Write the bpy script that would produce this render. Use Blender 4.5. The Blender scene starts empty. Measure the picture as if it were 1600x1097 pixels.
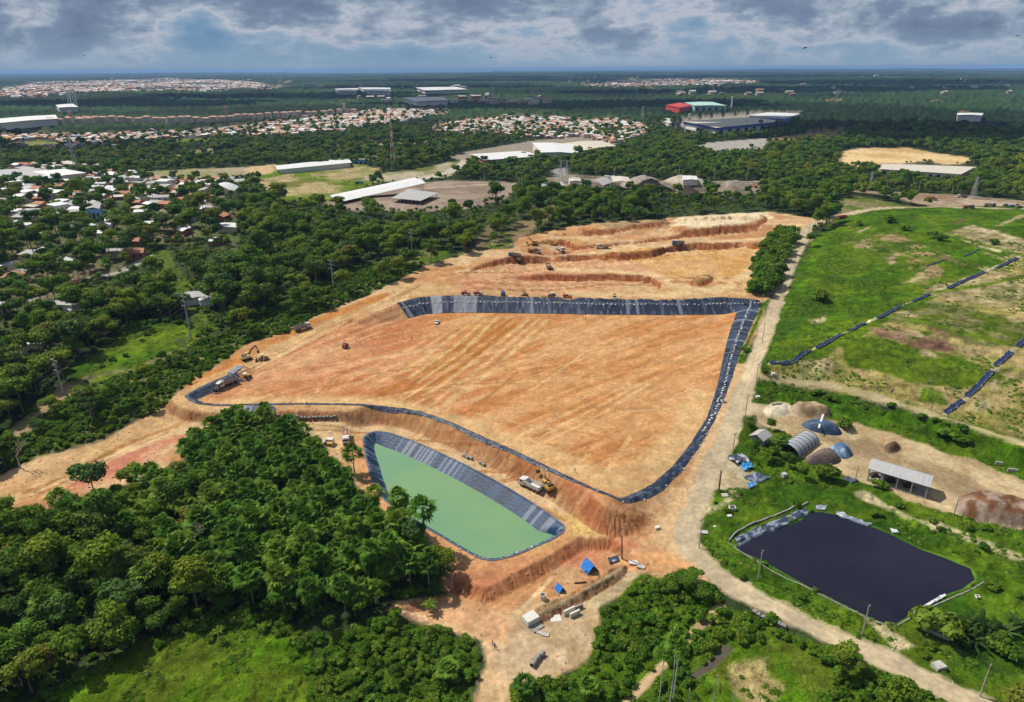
import bpy, math, random
import numpy as np
from mathutils import Vector, Matrix, Euler
R = math.radians
# ------------------------------------------------------------ camera, world, sun, exposure
scene = bpy.context.scene
F = 1066.67                       # focal length in pixels of the 1600 px wide photograph (24 mm on 36 mm)
CAMZ = 120.0
PITCH = math.atan((548.5 - 107.0) / F)
cam_data = bpy.data.cameras.new('camera')
cam_data.lens = 24.0; cam_data.sensor_width = 36.0; cam_data.clip_start = 1.0; cam_data.clip_end = 90000.0
cam = bpy.data.objects.new('camera', cam_data)
scene.collection.objects.link(cam)
cam.matrix_world = Matrix.Translation((0, 0, CAMZ)) @ (Euler((math.pi/2 - PITCH, 0, 0)).to_matrix() @ Matrix.Rotation(R(-0.32), 3, 'Z')).to_4x4()
scene.camera = cam
CR = np.array(cam.matrix_world.to_3x3())

SUN_EL, SUN_AZ = 52.0, 302.0      # azimuth clockwise from +Y: the sun stands to the left and a little ahead
sd_ = Vector((math.sin(R(SUN_AZ))*math.cos(R(SUN_EL)), math.cos(R(SUN_AZ))*math.cos(R(SUN_EL)), math.sin(R(SUN_EL))))
sun_data = bpy.data.lights.new('sun', 'SUN'); sun_data.energy = 5.0; sun_data.angle = R(0.5); sun_data.color = (1.0, 0.955, 0.88)
sun = bpy.data.objects.new('sun', sun_data); scene.collection.objects.link(sun)
sun.rotation_euler = (-sd_).to_track_quat('-Z', 'Y').to_euler(); sun.location = (-200, 100, 400)

world = bpy.data.worlds.new('World'); scene.world = world; world.use_nodes = True
def world_nodes():
    nt = world.node_tree; N = nt.nodes; L = nt.links; N.clear()
    def nd(t, **k):
        n = N.new(t)
        for a, b in k.items(): setattr(n, a, b)
        return n
    def m(op, a, b=None, c=None, clamp=False):
        n = nd('ShaderNodeMath', operation=op, use_clamp=clamp)
        for i, s in enumerate((a, b, c)):
            if s is None: continue
            if isinstance(s, (int, float)): n.inputs[i].default_value = s
            else: L.new(s, n.inputs[i])
        return n.outputs[0]
    def ramp(fac, stops):
        n = nd('ShaderNodeValToRGB'); L.new(fac, n.inputs[0]); e = n.color_ramp.elements
        while len(e) < len(stops): e.new(0.5)
        for el, (p, c) in zip(e, stops): el.position = p; el.color = (*c, 1)
        return n.outputs[0]
    def mix(f, a, b):
        n = nd('ShaderNodeMix', data_type='RGBA')
        for s, v in ((0, f), (6, a), (7, b)):
            if isinstance(v, (int, float)): n.inputs[s].default_value = v
            elif isinstance(v, tuple): n.inputs[s].default_value = (*v, 1)
            else: L.new(v, n.inputs[s])
        return n.outputs[2]
    out = nd('ShaderNodeOutputWorld'); bg = nd('ShaderNodeBackground')
    sky = nd('ShaderNodeTexSky', sky_type='NISHITA', sun_disc=False)
    sky.sun_elevation = R(SUN_EL); sky.sun_rotation = R(SUN_AZ); sky.air_density = 1.2; sky.dust_density = 1.5
    tc = nd('ShaderNodeTexCoord'); sp = nd('ShaderNodeSeparateXYZ'); L.new(tc.outputs['Generated'], sp.inputs[0])
    z = m('MAXIMUM', sp.outputs['Z'], 0.0)
    inv = m('DIVIDE', 1.0, m('ADD', z, 0.045))
    px = m('MULTIPLY', sp.outputs['X'], inv); py = m('MULTIPLY', sp.outputs['Y'], inv)
    def noise(sx, sy, w, scale, detail, rough=0.55, dist=0.0, zmul=0.0):
        c = nd('ShaderNodeCombineXYZ'); L.new(m('MULTIPLY', px, sx), c.inputs[0]); L.new(m('MULTIPLY', py, sy), c.inputs[1])
        L.new(m('MULTIPLY_ADD', z, zmul, w), c.inputs[2])
        n = nd('ShaderNodeTexNoise'); L.new(c.outputs[0], n.inputs['Vector'])
        n.inputs['Scale'].default_value = scale; n.inputs['Detail'].default_value = detail
        n.inputs['Roughness'].default_value = rough; n.inputs['Distortion'].default_value = dist
        return n.outputs['Fac']
    # big cloud decks, and billows seen side on low over the horizon
    deck = noise(0.55, 0.42, 3.1, 0.62, 3, 0.5, 0.3)
    c = nd('ShaderNodeCombineXYZ'); L.new(m('MULTIPLY', m('DIVIDE', sp.outputs['X'], m('MAXIMUM', sp.outputs['Y'], 0.05)), 12.5), c.inputs[0]); L.new(m('MULTIPLY', z, 33.0), c.inputs[1]); c.inputs[2].default_value = 5.7
    def n3(scale, detail, rough, dist, w=0.0):
        a = nd('ShaderNodeVectorMath', operation='ADD'); L.new(c.outputs[0], a.inputs[0]); a.inputs[1].default_value = (w, w*0.7, w*1.3)
        n = nd('ShaderNodeTexNoise'); L.new(a.outputs[0], n.inputs['Vector'])
        n.inputs['Scale'].default_value = scale; n.inputs['Detail'].default_value = detail; n.inputs['Roughness'].default_value = rough; n.inputs['Distortion'].default_value = dist
        return n.outputs['Fac']
    billow = n3(0.50, 8, 0.52, 0.2)
    puff = n3(2.6, 6, 0.62, 0.1, 11.0)
    dens = m('ADD', m('MULTIPLY', deck, 0.10), m('ADD', m('MULTIPLY', billow, 1.02), m('MULTIPLY', puff, 0.26)))
    # brightness of the cloud itself: thin rims white, thick undersides slate
    lowhaze = m('SUBTRACT', 1.0, m('MULTIPLY', z, 22.0), clamp=True)
    d2 = m('ADD', dens, m('MULTIPLY', lowhaze, -0.10))
    d2 = m('ADD', d2, m('MULTIPLY', m('MULTIPLY', z, 9.0, clamp=True), 0.14))
    cl = ramp(d2, [(0.46, (0.13, 0.25, 0.41)), (0.565, (0.19, 0.31, 0.46)), (0.64, (0.28, 0.38, 0.51)), (0.70, (0.46, 0.49, 0.57)), (0.745, (0.31, 0.38, 0.48)), (0.81, (0.185, 0.25, 0.365)), (0.94, (0.13, 0.18, 0.29))])
    hz = mix(n3(0.35, 3, 0.5, 0.0, 23.0), (0.20, 0.31, 0.45), (0.30, 0.40, 0.51))
    low = m('MULTIPLY', m('POWER', m('SUBTRACT', 1.0, m('MULTIPLY', z, 20.0), clamp=True), 1.5), 0.92)
    cl2 = mix(low, cl, hz)
    # overhead: broken cloud with blue between
    high = m('MULTIPLY', m('SUBTRACT', z, 0.14), 6.0, clamp=True)
    skyc = nd('ShaderNodeVectorMath', operation='SCALE'); L.new(sky.outputs[0], skyc.inputs[0]); skyc.inputs[3].default_value = 0.11
    over = mix(m('MULTIPLY', m('SUBTRACT', deck, 0.42), 5.0, clamp=True), skyc.outputs[0], (0.27, 0.31, 0.38))
    fin = mix(high, cl2, over)
    L.new(fin, bg.inputs['Color']); bg.inputs['Strength'].default_value = 1.0
    L.new(bg.outputs[0], out.inputs['Surface'])
world_nodes()
scene.view_settings.view_transform = 'Standard'; scene.view_settings.look = 'None'
scene.view_settings.exposure = 0.04; scene.view_settings.gamma = 1.0
scene.cycles.use_denoising = True
scene.cycles.max_bounces = 6; scene.cycles.diffuse_bounces = 3; scene.cycles.glossy_bounces = 2
scene.cycles.transmission_bounces = 2; scene.cycles.volume_bounces = 0; scene.cycles.transparent_max_bounces = 4

# ------------------------------------------------------------ helpers: pixels, noise, polygons
COL = scene.collection
def ray(u, v):
    d = np.stack([(np.asarray(u, float) - 800.0)/F, (548.5 - np.asarray(v, float))/F, -np.ones_like(np.asarray(u, float))], -1)
    d = d @ CR.T
    return d / np.linalg.norm(d, axis=-1, keepdims=True)
def P(pts, z=0.0):
    """photo pixels -> x, y on the level z (z may be a list, one per point)"""
    a = np.array(pts, float); d = ray(a[:, 0], a[:, 1]); z = np.broadcast_to(np.asarray(z, float), (len(a),))
    t = (z - CAMZ) / d[:, 2]
    return np.stack([d[:, 0]*t, d[:, 1]*t], -1)
_TS = np.geomspace(70, 26000, 1500)
def W(pts, H):
    """photo pixels -> x, y where the view ray first meets the ground H"""
    a = np.array(pts, float).reshape(-1, 2); d = ray(a[:, 0], a[:, 1])
    X = d[:, 0, None]*_TS; Y = d[:, 1, None]*_TS; Z = CAMZ + d[:, 2, None]*_TS
    g = Z - H(X.ravel(), Y.ravel()).reshape(X.shape)
    below = g < 0; k = np.argmax(below, 1); k = np.where(below.any(1), k, len(_TS)-1); k = np.maximum(k, 1)
    i = np.arange(len(a)); g0 = g[i, k-1]; g1 = g[i, k]; f = np.clip(g0/(g0-g1+1e-9), 0, 1)
    t = _TS[k-1] + (_TS[k]-_TS[k-1])*f
    return np.stack([d[:, 0]*t, d[:, 1]*t], -1)
def hsh(ix, iy, s):
    h = (ix.astype(np.int64)*374761393 + iy.astype(np.int64)*668265263 + s*2147483647) & 0xFFFFFFFF
    h = ((h ^ (h >> 13))*1274126177) & 0xFFFFFFFF
    return (((h ^ (h >> 16)) & 0xFFFFFF)/float(0xFFFFFF)).astype(np.float32)
def vn(x, y, s=0):
    x = np.asarray(x, np.float64); y = np.asarray(y, np.float64)
    fx = np.floor(x); fy = np.floor(y); tx = (x-fx).astype(np.float32); ty = (y-fy).astype(np.float32)
    tx = tx*tx*(3-2*tx); ty = ty*ty*(3-2*ty); ix = fx.astype(np.int64); iy = fy.astype(np.int64)
    a = hsh(ix, iy, s); b = hsh(ix+1, iy, s); c = hsh(ix, iy+1, s); d = hsh(ix+1, iy+1, s)
    return (a+(b-a)*tx) + ((c+(d-c)*tx)-(a+(b-a)*tx))*ty
def fbm(x, y, sc, o=4, s=0, g=0.5):
    r = 0; a = 1.0; t = 0; x = np.asarray(x)/sc; y = np.asarray(y)/sc
    for i in range(o):
        r = r + a*vn(x, y, s+i*17); t += a; a *= g; x = x*2.03+11.3; y = y*2.03-7.1
    return r/t
def sstep(t): t = np.clip(t, 0, 1); return t*t*(3-2*t)
def sdpoly(x, y, poly):
    """signed distance, positive inside"""
    x = x.astype(np.float32); y = y.astype(np.float32)
    d = np.full(x.shape, 1e12, np.float32); ins = np.zeros(x.shape, bool); n = len(poly)
    for i in range(n):
        ax, ay = poly[i]; bx, by = poly[(i+1) % n]; ex, ey = bx-ax, by-ay; L2 = ex*ex+ey*ey+1e-9
        px = x-ax; py = y-ay; t = np.clip((px*ex+py*ey)/L2, 0, 1)
        d = np.minimum(d, (px-ex*t)**2 + (py-ey*t)**2)
        if ey != 0:
            c = ((ay > y) != (by > y)) & (px < ex*py/ey)
            ins ^= c
    return np.where(ins, np.sqrt(d), -np.sqrt(d))
def sdline(x, y, line):
    """distance to a polyline and signed side"""
    x = x.astype(np.float32); y = y.astype(np.float32); d = np.full(x.shape, 1e12, np.float32); sg = np.ones(x.shape, np.float32); al = np.zeros(x.shape, np.float32); acc = 0.0
    for i in range(len(line)-1):
        ax, ay = line[i]; bx, by = line[i+1]; ex, ey = bx-ax, by-ay; L = math.hypot(ex, ey)+1e-9
        px = x-ax; py = y-ay; t = np.clip((px*ex+py*ey)/(L*L), 0, 1); q = (px-ex*t)**2+(py-ey*t)**2
        k = q < d; d = np.where(k, q, d); sg = np.where(k, np.sign(ex*py-ey*px), sg); al = np.where(k, acc+t*L, al); acc += L
    return np.sqrt(d), sg, al
def inbox(x, y, poly, mar):
    p = np.asarray(poly); lo = p.min(0)-mar; hi = p.max(0)+mar
    return np.nonzero((x >= lo[0]) & (x <= hi[0]) & (y >= lo[1]) & (y <= hi[1]))[0]
def smooth_poly(p, n=3, closed=True):
    p = np.asarray(p, float)
    for _ in range(n):
        q = np.roll(p, -1, 0) if closed else p[1:]; b = p if closed else p[:-1]
        r = np.stack([b*.75+q*.25, b*.25+q*.75], 1).reshape(-1, p.shape[1])
        p = r if closed else np.vstack([p[:1], r, p[-1:]])
    return p
# ------------------------------------------------------------ terrain: heights
def base_h(x, y):
    b = np.interp(y, [0, 190, 235, 385, 470, 560, 620, 700, 900], [-5, -5, -2, 6.5, 10, 13, 13, 4, 0])
    r = np.sqrt(x*x+y*y)
    far = sstep((r-900)/1600)*16*(fbm(x, y, 900, 4, 5)-0.5) + sstep((r-3000)/6000)*44*(fbm(x*0.5, y, 2600, 4, 9)-0.45)
    # the forest strip west of the haul road lies lower
    return b + far
OPS = []            # each: (kind, polygon xy, parameters)
def H(x, y):
    x = np.asarray(x, float); y = np.asarray(y, float); sh = x.shape; x = x.ravel(); y = y.ravel()
    h = base_h(x, y)
    for op in OPS:
        k = inbox(x, y, op[1], op[2])
        if len(k): h[k] = op[0](x[k], y[k], h[k])
    return h.reshape(sh)
# --- landfill cell: berm, basin
cell_px = [(288,622),(300,612),(350,590),(420,560),(490,524),(560,498),(640,467),(700,462),(800,463),(1000,467),(1184,465),(1188,474),(1165,520),(1150,560),(1135,605),(1105,670),(1050,738),(985,776),(960,776),(925,764),(870,738),(800,704),(740,678),(690,655),(640,640),(580,633),(500,631),(400,632),(320,634)]
cz = [-1.6 if u < 330 else (0.0 if u < 500 and v < 600 else 0.0) for u, v in cell_px]
def rimz(x, y): return np.interp(y, [150, 172, 225, 300, 385], [1.0, 1.0, 0.2, 3.6, 6.9])
def rim_iter(pts, fz, n=6):
    z = np.zeros(len(pts))
    for _ in range(n):
        q = P(pts, z); z = fz(q[:, 0], q[:, 1])
    return smooth_poly(P(pts, z), 1)
CELL = rim_iter(cell_px, rimz)
CWEST = rim_iter(cell_px[2:6], rimz)[1:-1]
def floorz(x, y): return np.where(True, -1.6+np.clip((y-170)*0.009, 0, 1.6), 0)
def op_cell(x, y, h):
    s = sdpoly(x, y, CELL); rz = rimz(x, y)
    rz = rz + 0.25*(fbm(x, y, 9, 2, 3)-0.5)
    # outer side: crest 4.5 m, then slope down to whatever is there
    o = -s; w = np.maximum(np.abs(rz-h)*1.25, 2.5)
    fz = floorz(x, y); dW = sdline(x, y, CWEST)[0]; bh = base_h(x, y)
    tw = np.where(dW <= np.abs(s)+1.5, 1.0, sstep((7-dW)/5)); rz = rz+(bh-rz)*tw; fz = fz+(np.maximum(bh-0.1, fz)-fz)*sstep(1-dW/32)
    w = np.maximum(np.abs(rz-h)*1.25, 2.5); out = rz + (h-rz)*sstep((o-5.0)/w)
    wi = np.maximum((rz-fz)*np.interp(y, [200, 250, 330], [1.15, 1.5, 1.9]), 1.5)
    inn = rz + (fz-rz)*np.clip((s-0.6)/wi, 0, 1)
    return np.where(s > 0, inn, out)
OPS.append((op_cell, CELL, 22))
# --- green pond
pond_px = [(568,690),(572,680),(588,675),(612,679),(660,697),(740,735),(820,780),(876,820),(881,826),(873,836),(840,853),(790,872),(765,876),(740,868),(690,838),(625,800),(592,772),(578,735)]
POND = smooth_poly(P(pond_px, -5.0), 2); POND_W = -7.5; POND_R = -4.8
PNEAR = P([(606,785),(690,838),(740,866),(765,877),(800,870),(840,853),(876,834)], -4.8)
PWEST = P([(570,684),(574,722),(584,752),(600,780)], -4.8)
def pondw(x, y): return 5.9-2.2*sstep((7-sdline(np.atleast_1d(np.asarray(x, float)), np.atleast_1d(np.asarray(y, float)), PWEST)[0])/5.0)
def op_pond(x, y, h):
    s = sdpoly(x, y, POND); d = POND_W-1.0-POND_R; dn = sdline(x, y, PNEAR)[0]; wd = pondw(x, y)-(pondw(x, y)-2.6)*sstep((s+3.0-dn)/2.5)
    inn = POND_R + d*np.clip((s-0.3)/wd, 0, 1)
    return np.where(s > 0, inn, POND_R + (h-POND_R)*sstep((-s-4.0)/9.0))
OPS.append((op_pond, POND, 16))
# the ground drops south of the pond bank
low_px = [(700,905),(760,925),(850,880),(905,845),(960,846),(1010,880),(1060,900),(1120,950),(1300,1110),(700,1150),(600,1000),(640,940)]
LOW = P(low_px, -6.5)
def op_low(x, y, h):
    s = sdpoly(x, y, LOW); return h + (np.minimum(h, -7.1)-h)*sstep((s+0.5)/5.0)
OPS.append((op_low, LOW, 2))
# --- black pond
bp_px = [(1146,856),(1160,848),(1183,835),(1225,822),(1252,812),(1265,798),(1285,799),(1305,803),(1350,817),(1390,833),(1440,858),(1480,872),(1518,888),(1525,905),(1505,920),(1475,930),(1400,975),(1388,976),(1350,960),(1270,920),(1190,875)]
BPOND = P(bp_px, -5.0); BP_W = -5.2
def op_bp(x, y, h):
    s = sdpoly(x, y, BPOND); return np.where(s > 0, -5.0-2.6*np.clip(s/2.6, 0, 1), -5.0+(h+5.0)*sstep((-s-3)/8.0))
OPS.append((op_bp, BPOND, 12))
# --- the gravel road's own level between the cell and the grass
ROAD0 = [(1620,1150),(1500,1087),(1400,1040),(1300,995),(1220,955),(1150,918),(1100,885),(1075,858),(1068,835),(1078,800),(1098,760),(1118,715),(1140,665),(1155,620),(1172,575),(1188,530),(1210,470)]
def roadz(y): return np.interp(y, [0, 172, 222, 262, 330, 385], [-5, -5, -0.9, 0.4, 3.6, 6.2])
_z = np.full(len(ROAD0), -5.0)
for _ in range(6): _q = P(ROAD0, _z); _z = roadz(_q[:, 1])
ROADW = P(ROAD0, _z)
def op_road(x, y, h):
    d, sg, al = sdline(x, y, ROADW); zr = roadz(y); w = np.where(sg < 0, 9.0, 20.0)
    return zr + (h-zr)*sstep((d-5.0)/w)
OPS.append((op_road, ROADW, 26))
# --- landfill mound on the right
hill_px = [(1190,592),(1240,594),(1300,602),(1380,622),(1480,655),(1600,694),(1760,745),(2100,860),(2300,700),(2000,420),(1800,352),(1600,345),(1440,345),(1350,352),(1300,365),(1268,395),(1240,440),(1215,500),(1200,550)]
HILL = P(hill_px, 1.0)
def op_hill(x, y, h):
    s = sdpoly(x, y, HILL)
    south = sstep((s+8.5)/9.0)*4.8*sstep((330-y)/70.0)
    u = np.clip(s, 0, 200)
    rise = 24*(1-np.exp(-u*0.0085)); t = rise/4.2; rise = 4.2*(np.floor(t)+sstep((t-np.floor(t))*1.5))*0.65 + rise*0.35
    return h*(1-0.0*u) + south + rise*np.interp(y, [200, 380, 520, 640], [0.72, 0.86, 0.75, 0.6])
OPS.append((op_hill, HILL, 12))
# bank crest along the path, so the slope faces the pad
# --- excavation: terraces cut into the rising plateau (each: polygon, level change, wall width)
def cut(px, dz, w, z0, warp=3.0, seed=0, rampdir=None):
    poly = smooth_poly(P(px, z0), 1); x0 = poly[:, 0].min()-4
    def f(x, y, h, poly=poly, x0=x0):
        s = sdpoly(x, y, poly) + warp*(fbm(x, y, 14, 3, seed+50)-0.5)*2
        tp = sstep((x-x0)/48.0)
        return h + dz*tp*sstep((s+w*0.5)/w)
    OPS.append((f, poly, w+warp+2)); return poly
# big lower pit with the tall wall under the truck
cut([(700,452),(720,425),(790,402),(860,396),(1010,397),(1040,386),(1060,381),(1182,378),(1196,392),(1190,420),(1160,452),(1100,458),(1000,458),(800,456)], -3.9, 2.4, 8, 2.4, 1)
cut([(770,437),(800,428),(950,424),(1020,428),(1035,440),(1010,450),(900,456),(760,452)], -3.0, 2.0, 5, 2.2, 2)
cut([(800,392),(900,384),(1000,376),(1080,364),(1190,356),(1230,362),(1190,378),(1040,384),(900,396),(790,404)], -2.1, 2.2, 9, 2.4, 3)
cut([(860,366),(960,362),(1060,350),(1180,347),(1200,358),(1080,366),(960,378),(830,388),(820,378)], -1.8, 2.0, 10, 2.4, 4)
cut([(880,358),(960,354),(1050,350),(1080,353),(980,358),(900,364)], -1.0, 1.6, 12, 2.0, 7)
cut([(800,405),(802,388),(840,376),(890,372),(905,384),(850,394)], -3.4, 2.2, 10, 2.2, 5)
def mound(px, hgt, z0, w, seed=0, rough=0.5):
    poly = smooth_poly(P(px, z0), 2)
    def f(x, y, h, poly=poly):
        s = sdpoly(x, y, poly); t = np.clip(s/w, 0, 1)
        return h + np.where(s > 0, hgt*(t*(2-t))*(0.75+rough*fbm(x, y, 5, 3, seed+80)), 0)
    OPS.append((f, poly, 1)); return poly
mound([(1035,352),(1060,340),(1195,332),(1204,346),(1150,352),(1080,358)], 3.0, 13, 9, 1)
mound([(905,350),(960,344),(1040,341),(1060,352),(1000,358),(900,358)], 2.0, 13, 7, 2)
mound([(1075,446),(1085,432),(1108,430),(1118,438),(1100,446)], 2.0, 3, 5, 3)
PILES = {}
PILES['white'] = mound([(1190,648),(1200,636),(1228,632),(1242,644),(1225,654),(1202,656)], 1.5, -3, 5, 4, .9)
PILES['dark'] = mound([(1378,702),(1388,693),(1400,693),(1409,702),(1398,708),(1385,708)], 2.4, -4, 3.2, 5)
PILES['mulch'] = mound([(1488,795),(1500,778),(1525,768),(1560,780),(1640,800),(1660,830),(1600,828),(1540,818),(1500,806)], 3.2, -5, 5, 6, 1.1)
PILES['soil1'] = mound([(1228,642),(1240,632),(1262,630),(1290,636),(1304,648),(1286,653),(1250,650)], 2.4, -2, 4, 7, 1.2)
# asphalt plant heaps, far behind
PILES['grey'] = mound([(960,298),(985,284),(1010,281),(1040,292),(1050,300)], 7, 0, 18, 8)
PILES['grey2'] = mound([(1028,290),(1050,281),(1080,283),(1110,290),(1110,298)], 6, 0, 16, 9)
PILES['black'] = mound([(975,303),(1010,294),(1045,300),(1060,312),(1020,318),(985,312)], 6, 0, 14, 10)
PILES['black2'] = mound([(1058,306),(1065,295),(1085,294),(1092,310),(1098,330),(1080,334),(1068,322)], 5, 3, 9, 11)
PILES['grey3'] = mound([(1120,298),(1140,288),(1160,290),(1170,298)], 5, 0, 12, 12)
# concrete-lined earth bank in the foreground, and gullies on every steep soil slope are added in the mesh
mound([(818,975),(840,950),(900,925),(968,882),(985,886),(975,905),(915,940),(850,975)], 1.3, -7.1, 2.4, 13)

# ------------------------------------------------------------ terrain: polar grid mesh centred under the camera
NA, NR = 1500, 0
AZ = np.radians(np.linspace(-57, 57, NA))
dep = np.concatenate([np.arange(62.0, 52.0, -0.35), np.arange(52.0, 2.0, -0.078), np.geomspace(2.0, 0.46, 80)])
RAD = CAMZ/np.tan(np.radians(dep)); NR = len(RAD)
GA, GR = np.meshgrid(AZ, RAD)
GX = (GR*np.sin(GA)).ravel(); GY = (GR*np.cos(GA)).ravel()
GZ = H(GX, GY)
def grid_lookup(arr, x, y, nearest=False):
    x = np.asarray(x, float); y = np.asarray(y, float)
    a = (np.arctan2(x, y)-AZ[0])/(AZ[-1]-AZ[0])*(NA-1); r = np.interp(np.hypot(x, y), RAD, np.arange(NR))
    a = np.clip(a, 0, NA-1.001); r = np.clip(r, 0, NR-1.001)
    A = arr.reshape(NR, NA)
    if nearest: return A[np.rint(r).astype(int), np.rint(a).astype(int)]
    i = r.astype(int); j = a.astype(int); fr = r-i; fa = a-j
    return (A[i, j]*(1-fa)+A[i, j+1]*fa)*(1-fr)+(A[i+1, j]*(1-fa)+A[i+1, j+1]*fa)*fr
def hz(x, y): return grid_lookup(GZ, x, y)
def G(pts): return W(pts, hz)                      # pixels -> ground points
def G3(u, v):
    p = G([(u, v)])[0]; return Vector((p[0], p[1], float(hz(p[0], p[1]))))

# ------------------------------------------------------------ terrain: ground cover and colours
FOREST, GRASS, SOIL, GRAVEL, TOWN, SCRUB, GROVE, YARD, HILLC, PATHC, LINER = range(11)
CLS = np.full(GX.shape, FOREST, np.int8)
C_FLOOR = (0.030, 0.042, 0.016); C_GRASS = (0.075, 0.150, 0.014); C_SAND = (0.62, 0.45, 0.27); C_SOIL = (0.56, 0.27, 0.11)
COLR = np.empty((len(GX), 3), np.float32)
def setc(c, a=None):
    COLR[:] = c
def lerp(a, b, t): return a + (b-a)*t[:, None]
n1 = fbm(GX, GY, 60, 4, 1); n2 = fbm(GX, GY, 12, 3, 2); n3_ = fbm(GX, GY, 2.6, 2, 3)
COLR[:] = lerp(np.array([0.022, 0.036, 0.012]), np.array([0.05, 0.075, 0.022]), sstep(n1*1.6-0.3))
def paint(px, cls, c, soft=1.5, warp=2.0, c2=None, sc=25, alpha=1.0, seed=0, world=None, wsc=8, line=None, keep=False, amax=1.0):
    poly = world if world is not None else (P(px, 0) if keep == 'flat' else G(px))
    mar = soft + warp*1.2 + (line or 0)
    k = inbox(GX, GY, poly, mar)
    if not len(k): return poly
    x = GX[k]; y = GY[k]
    if line: d, sg, al = sdline(x, y, poly); s = line - d
    else: s = sdpoly(x, y, poly)
    s = s + warp*(fbm(x, y, wsc, 3, 30+seed)-0.5)*2
    a = sstep((s+soft*0.5)/soft)*alpha
    cc = np.array(c, np.float32)[None, :]
    if c2 is not None:
        t = sstep((fbm(x, y, sc, 4, 60+seed)-0.5)*3.2+0.5)
        cc = cc + (np.array(c2)-np.array(c))[None, :]*t[:, None]
    if isinstance(alpha, float) and alpha < 1.0 or cls is None:
        a = a*np.clip(0.35+1.3*fbm(x, y, 7, 3, 90+seed), 0, 1)
    COLR[k] = COLR[k] + (cc-COLR[k])*a[:, None]
    if cls is not None:
        kk = k[s > 0]; CLS[kk] = cls
    return poly
G1 = (0.10, 0.19, 0.018); G2 = (0.045, 0.11, 0.012); G3c = (0.17, 0.20, 0.035)
# far landscape first
TOWN1 = [(0,232),(0,205),(170,212),(330,205),(470,188),(600,172),(700,172),(705,182),(640,192),(600,200),(560,205),(470,212),(400,214),(300,217),(200,222),(100,235)]
TOWN2 = [(660,205),(720,190),(800,184),(880,186),(960,186),(1010,196),(1012,212),(985,222),(940,226),(880,222),(800,212),(740,212)]
TOWN3 = [(0,345),(0,262),(60,258),(120,262),(200,272),(330,278),(400,290),(380,300),(330,320),(280,330),(190,345),(100,350)]
TOWN4 = [(0,158),(0,138),(60,130),(160,128),(260,122),(400,130),(455,138),(440,143),(330,147),(200,148),(130,150),(60,158)]
TOWN5 = [(880,136),(960,128),(1060,124),(1180,128),(1190,134),(1080,138),(960,142)]
APT1 = [(0,196),(80,188),(170,188),(330,184),(500,176),(505,180),(330,192),(170,200),(0,208)]
C_TOWN = (0.30, 0.22, 0.16)
paint([(180,255),(450,226),(560,222),(700,217),(705,222),(600,226),(450,229),(330,232)], YARD, (0.5,0.38,0.22), 20, 20, (0.3,0.26,0.14), 60)
for t, nm in ((TOWN1, 1), (TOWN2, 2), (TOWN4, 4), (TOWN5, 5)):
    paint(t, TOWN, C_TOWN, 40, 30, (0.07, 0.10, 0.04), 90, seed=nm, wsc=80)
paint(TOWN3, TOWN, (0.24,0.19,0.13), 20, 14, (0.05,0.09,0.025), 40, seed=3, wsc=40)
paint([(25,222),(60,218),(100,222),(95,230),(40,232)], GRASS, (0.16,0.20,0.05), 20, 10, (0.28,0.24,0.12), 60)
paint([(250,218),(330,216),(345,222),(270,224)], GRASS, (0.14,0.19,0.03), 20, 10)
paint([(225,282),(232,268),(300,264),(400,260),(470,262),(440,272),(330,280)], YARD, (0.42,0.36,0.26), 10, 8, (0.30,0.30,0.14), 40)
paint([(395,275),(440,255),(500,262),(560,256),(590,262),(600,280),(560,300),(520,318),(440,312),(430,290)], GRASS, (0.12,0.20,0.02), 8, 8, (0.36,0.28,0.14), 34, seed=4)
paint([(400,285),(440,280),(520,284),(470,296),(420,298)], YARD, (0.50,0.40,0.24), 6, 6, (0.2,0.2,0.06), 20)
paint([(380,262),(430,256),(425,270),(395,275)], YARD, (0.6,0.44,0.26), 6, 6)
paint([(505,320),(560,300),(640,288),(700,282),(790,284),(815,292),(790,310),(745,324),(700,330),(560,330)], YARD, (0.38,0.31,0.25), 5, 3, (0.28,0.22,0.18), 26, seed=5)
paint([(540,282),(620,284),(700,276),(735,255),(720,250),(660,262),(600,270)], YARD, (0.46,0.40,0.30), 6, 4, (0.16,0.19,0.05), 30, seed=6)
paint([(560,300),(640,284),(700,270),(728,252),(724,244)], YARD, (0.55,0.50,0.42), 3, 1, line=7, seed=7)
paint([(640,296),(760,288),(860,286),(960,283),(1200,284)], YARD, (0.45,0.38,0.29), 3, 1, line=5, seed=8)
paint([(835,292),(850,278),(900,272),(960,278),(1000,276),(1190,284),(1195,300),(1140,308),(1110,300),(1060,305),(960,300),(900,292)], YARD, (0.33,0.27,0.21), 6, 4, (0.16,0.14,0.11), 18, seed=9)
paint([(862,264),(885,262),(890,276),(864,278)], YARD, (0.33,0.33,0.30), 6, 4)
for k_, c_ in (('grey', (0.40,0.36,0.31)), ('grey2', (0.52,0.46,0.38)), ('black', (0.035,0.031,0.033)), ('black2', (0.07,0.055,0.045)), ('grey3', (0.36,0.32,0.28))):
    paint(None, YARD, c_, 3, 1.5, world=PILES[k_], seed=3)
paint([(1308,262),(1318,236),(1340,231),(1420,231),(1452,238),(1515,246),(1525,253),(1480,258),(1450,252),(1400,256),(1370,260)], YARD, (0.75,0.56,0.32), 10, 6, (0.58,0.40,0.20), 60, seed=10)
paint([(1200,216),(1290,205),(1340,206),(1300,214),(1205,222)], YARD, (0.55,0.36,0.20), 10, 6, (0.3,0.22,0.12), 50)
paint([(700,246),(735,236),(830,220),(905,214),(970,226),(905,244),(845,243),(757,256)], YARD, (0.34,0.30,0.24), 6, 3)
paint([(1058,206),(1062,188),(1175,178),(1255,178),(1225,196),(1122,210)], YARD, (0.36,0.33,0.28), 6, 3)
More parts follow.
